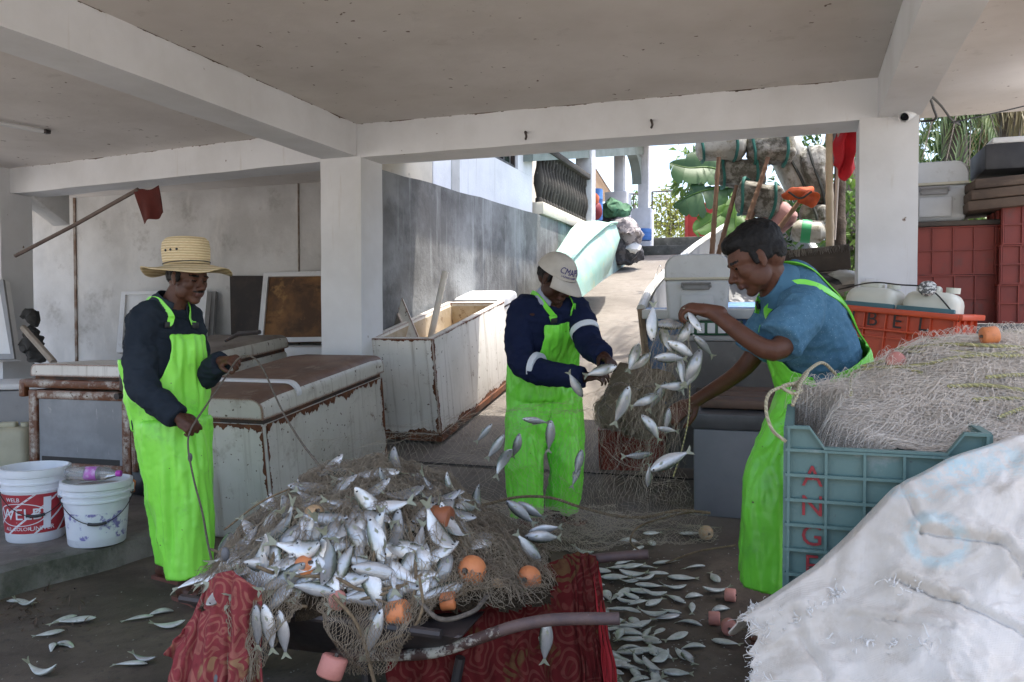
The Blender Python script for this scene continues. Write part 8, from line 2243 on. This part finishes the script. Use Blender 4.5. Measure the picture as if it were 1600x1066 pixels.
# ------------------------------------------------------------------ fish in the air: px, py, snout direction in the picture (deg), scale, depth, variant, label
GA = 'fish falling out of the lifted net'
AIR = [(1020, 505, 268, 1.15, 2.95, 0, 'pale fish falling head down left of the raised hand, forked tail up', 0),
 (1048, 508, 175, 1.05, 3.02, 1, 'grey fish lying level just under the raised hand', 0), (1085, 501, 300, .85, 2.92, 0, 'silver fish poking out below the fingers of the raised hand', 0),
 (1068, 523, 60, 1.0, 3.0, 3, 'curved silvery fish standing on its tail under the raised hand', 0), (1038, 528, 110, 1.0, 3.05, 4, 'dark backed fish behind the curved silvery one', 1),
 (1064, 546, 150, 1.05, 2.98, 0, 'bright round bellied fish at the centre of the falling cluster', 0), (1098, 540, 135, 1.0, 3.05, 5, 'green bellied fish right of the falling cluster', 1),
 (1046, 560, 178, 1.05, 2.97, 0, 'sparkling scaled fish lying level on the left of the cluster', 0), (1064, 578, 95, 1.0, 3.0, 5, 'narrow silver fish hanging head up at the middle of the cluster', 0),
 (1082, 572, 65, 1.2, 2.96, 1, 'large silver fish head up on the right of the cluster', 0), (1080, 585, 60, 1.15, 3.02, 2, 'pale fish tucked behind the large head up one', 0),
 (1055, 602, 5, 1.0, 3.0, 3, 'fish curled level at the bottom of the cluster', 0), (990, 556, 70, 1.0, 3.15, 4, 'dark slim fish left of the cluster leaning right', 1), (1000, 566, 40, .95, 3.18, 1, 'dark fish crossing below the slim one left of the cluster', 1),
 (972, 632, 70, 1.25, 2.95, 0, 'big white fish falling tail down over the red crate', 0), (1008, 625, 25, 1.0, 3.1, 3, 'grey curved fish above the right edge of the red crate', 1), (1028, 618, 60, 1.1, 3.15, 5, 'greenish fish slanting up over the net near the lower hand', 1),
 (1018, 668, 125, 1.0, 3.0, 1, 'silver fish slanting down right over the red crate', 0), (1042, 655, 80, .75, 3.1, 0, 'small fish held in the fingers of the lower hand', 0), (1042, 672, 170, .75, 3.1, 5, 'small pale fish beneath the lower hand', 0),
 (1046, 721, 205, 1.35, 2.95, 0, 'large white fish falling alone right of the red crate', 0), (998, 711, 5, 1.0, 3.2, 5, 'thin dark fish across the front of the red crate', 1), (1014, 745, 268, .8, 3.2, 5, 'thin fish dropping tail first below the red crate', 1),
 (900, 602, 300, 1.05, 3.5, 0, 'silver fish falling past the forearm of the man in the cap', 0), (836, 658, 170, 1.0, 3.6, 5, 'grey fish level across the green thigh', 1), (859, 680, 85, 1.1, 3.4, 0, 'white fish head up against the green overalls', 0),
 (757, 676, 50, .9, 3.6, 5, 'small dark fish falling highest left of the green overalls', 1), (775, 697, 55, 1.05, 3.5, 0, 'grey fish with pale belly falling left of the green overalls', 0), (807, 697, 75, .95, 3.5, 1, 'dark fish touching the left edge of the green overalls', 1),
 (786, 718, 60, 1.2, 3.5, 4, 'long dark fish lowest of those falling left of the green overalls', 1), (904, 722, 75, .95, 3.4, 0, 'fish seen edge on falling below the green knee', 0), (900, 742, 70, .9, 3.5, 5, 'thin pale fish tail below the green knee', 0),
 (812, 800, 140, 1.15, 3.1, 0, 'silver fish landing by the green trouser hem', 0), (828, 798, 150, 1.0, 3.2, 1, 'shadowed fish behind the one landing by the trouser hem', 1), (848, 840, 175, 1.1, 2.9, 1, 'bright fish on the net right of the heap', 0), (850, 828, 190, 1.0, 3.0, 0, 'grey fish behind the bright one right of the heap', 1), (827, 856, 310, 1.1, 2.8, 0, 'silver fish sloping head down right of the heap', 0),
 (757, 572, 178, 0, 0, 0, '', 0)]
for px, py, a, sc, z, var, lb, g in AIR:
    if not lb: continue
    a = radians(a); d = RV * cos(a) + UPV * sin(a) + FWD * rf_.uniform(-.25, .25)
    put_fish(P(px, py, z), d, -FWD + UPV * rf_.uniform(-.2, .35) + RV * rf_.uniform(-.25, .25), sc * .70, lb, GA, var, 2, False if not g else False)
# fish in the hand of the man in the cap
put_fish(P(940, 578, 4.17), RV * .95 + Z * .28, -FH + Z * .3, 1.0, 'greenish fish held in both hands by the man in the cap', None, 1, 2)

# coconut palm leaning over the ramp: its crown is above the picture, its shade falls on the ramp
t = thing('palm_tree', 'coconut palm beside the ramp whose fronds shade the sunlit concrete', 'palm', (.55, 9.6, ramp_z(9.6)))
top = V(-.9, 8.9, 5.6); r_ = random.Random(9)
b = MB(); b.tube(smooth_path([V(.55, 9.6, ramp_z(9.6)), V(.45, 9.7, 3.0), V(-.1, 9.5, 4.6), top]), [.13 - .05 * i / 24 for i in range(25)], 9); b.build('trunk', M['bark'], t, True)
for i in range(13):
    an = 2 * pi * i / 13 + r_.uniform(-.2, .2); d = V(cos(an), sin(an), 0); L_ = r_.uniform(1.5, 2.1)
    path = smooth_path([top, top + d * L_ * .5 + Z * r_.uniform(.2, .5), top + d * L_ - Z * r_.uniform(.1, .5)], 14); n = len(path); b = MB()
    for k_, p in enumerate(path[3:-1]):
        tt = (path[min(k_ + 4, n - 1)] - path[k_ + 2]).normalized(); f = k_ / n
        for sg in (-1, 1): leaf(b, p, tt.cross(Z).normalized() * sg * .8 + tt * .45 - Z * r_.uniform(.2, .6), Z, .42 * (1.05 - .6 * f), .018)
    fr = b.build('frond', M['palm'], t, True, smooth=False, fix=False)
    b = MB(); b.tube(path, [.018 * (1 - .8 * j / n) for j in range(n)], 5); b.build('midrib', M['bark'], fr, True)

b = MB(); b.tube(smooth_path([PG(x, y) + Z * .008 for x, y in ((1062, 392), (1048, 402), (1040, 412), (1034, 422), (1026, 428), (1022, 440), (1014, 447))], 6), .008, 5)
o = b.build('cord', mat('white_cord', (.75, .75, .75), .7)); tag(o, 'white cord lying on the upper ramp beside the fishing boat', 'cord')
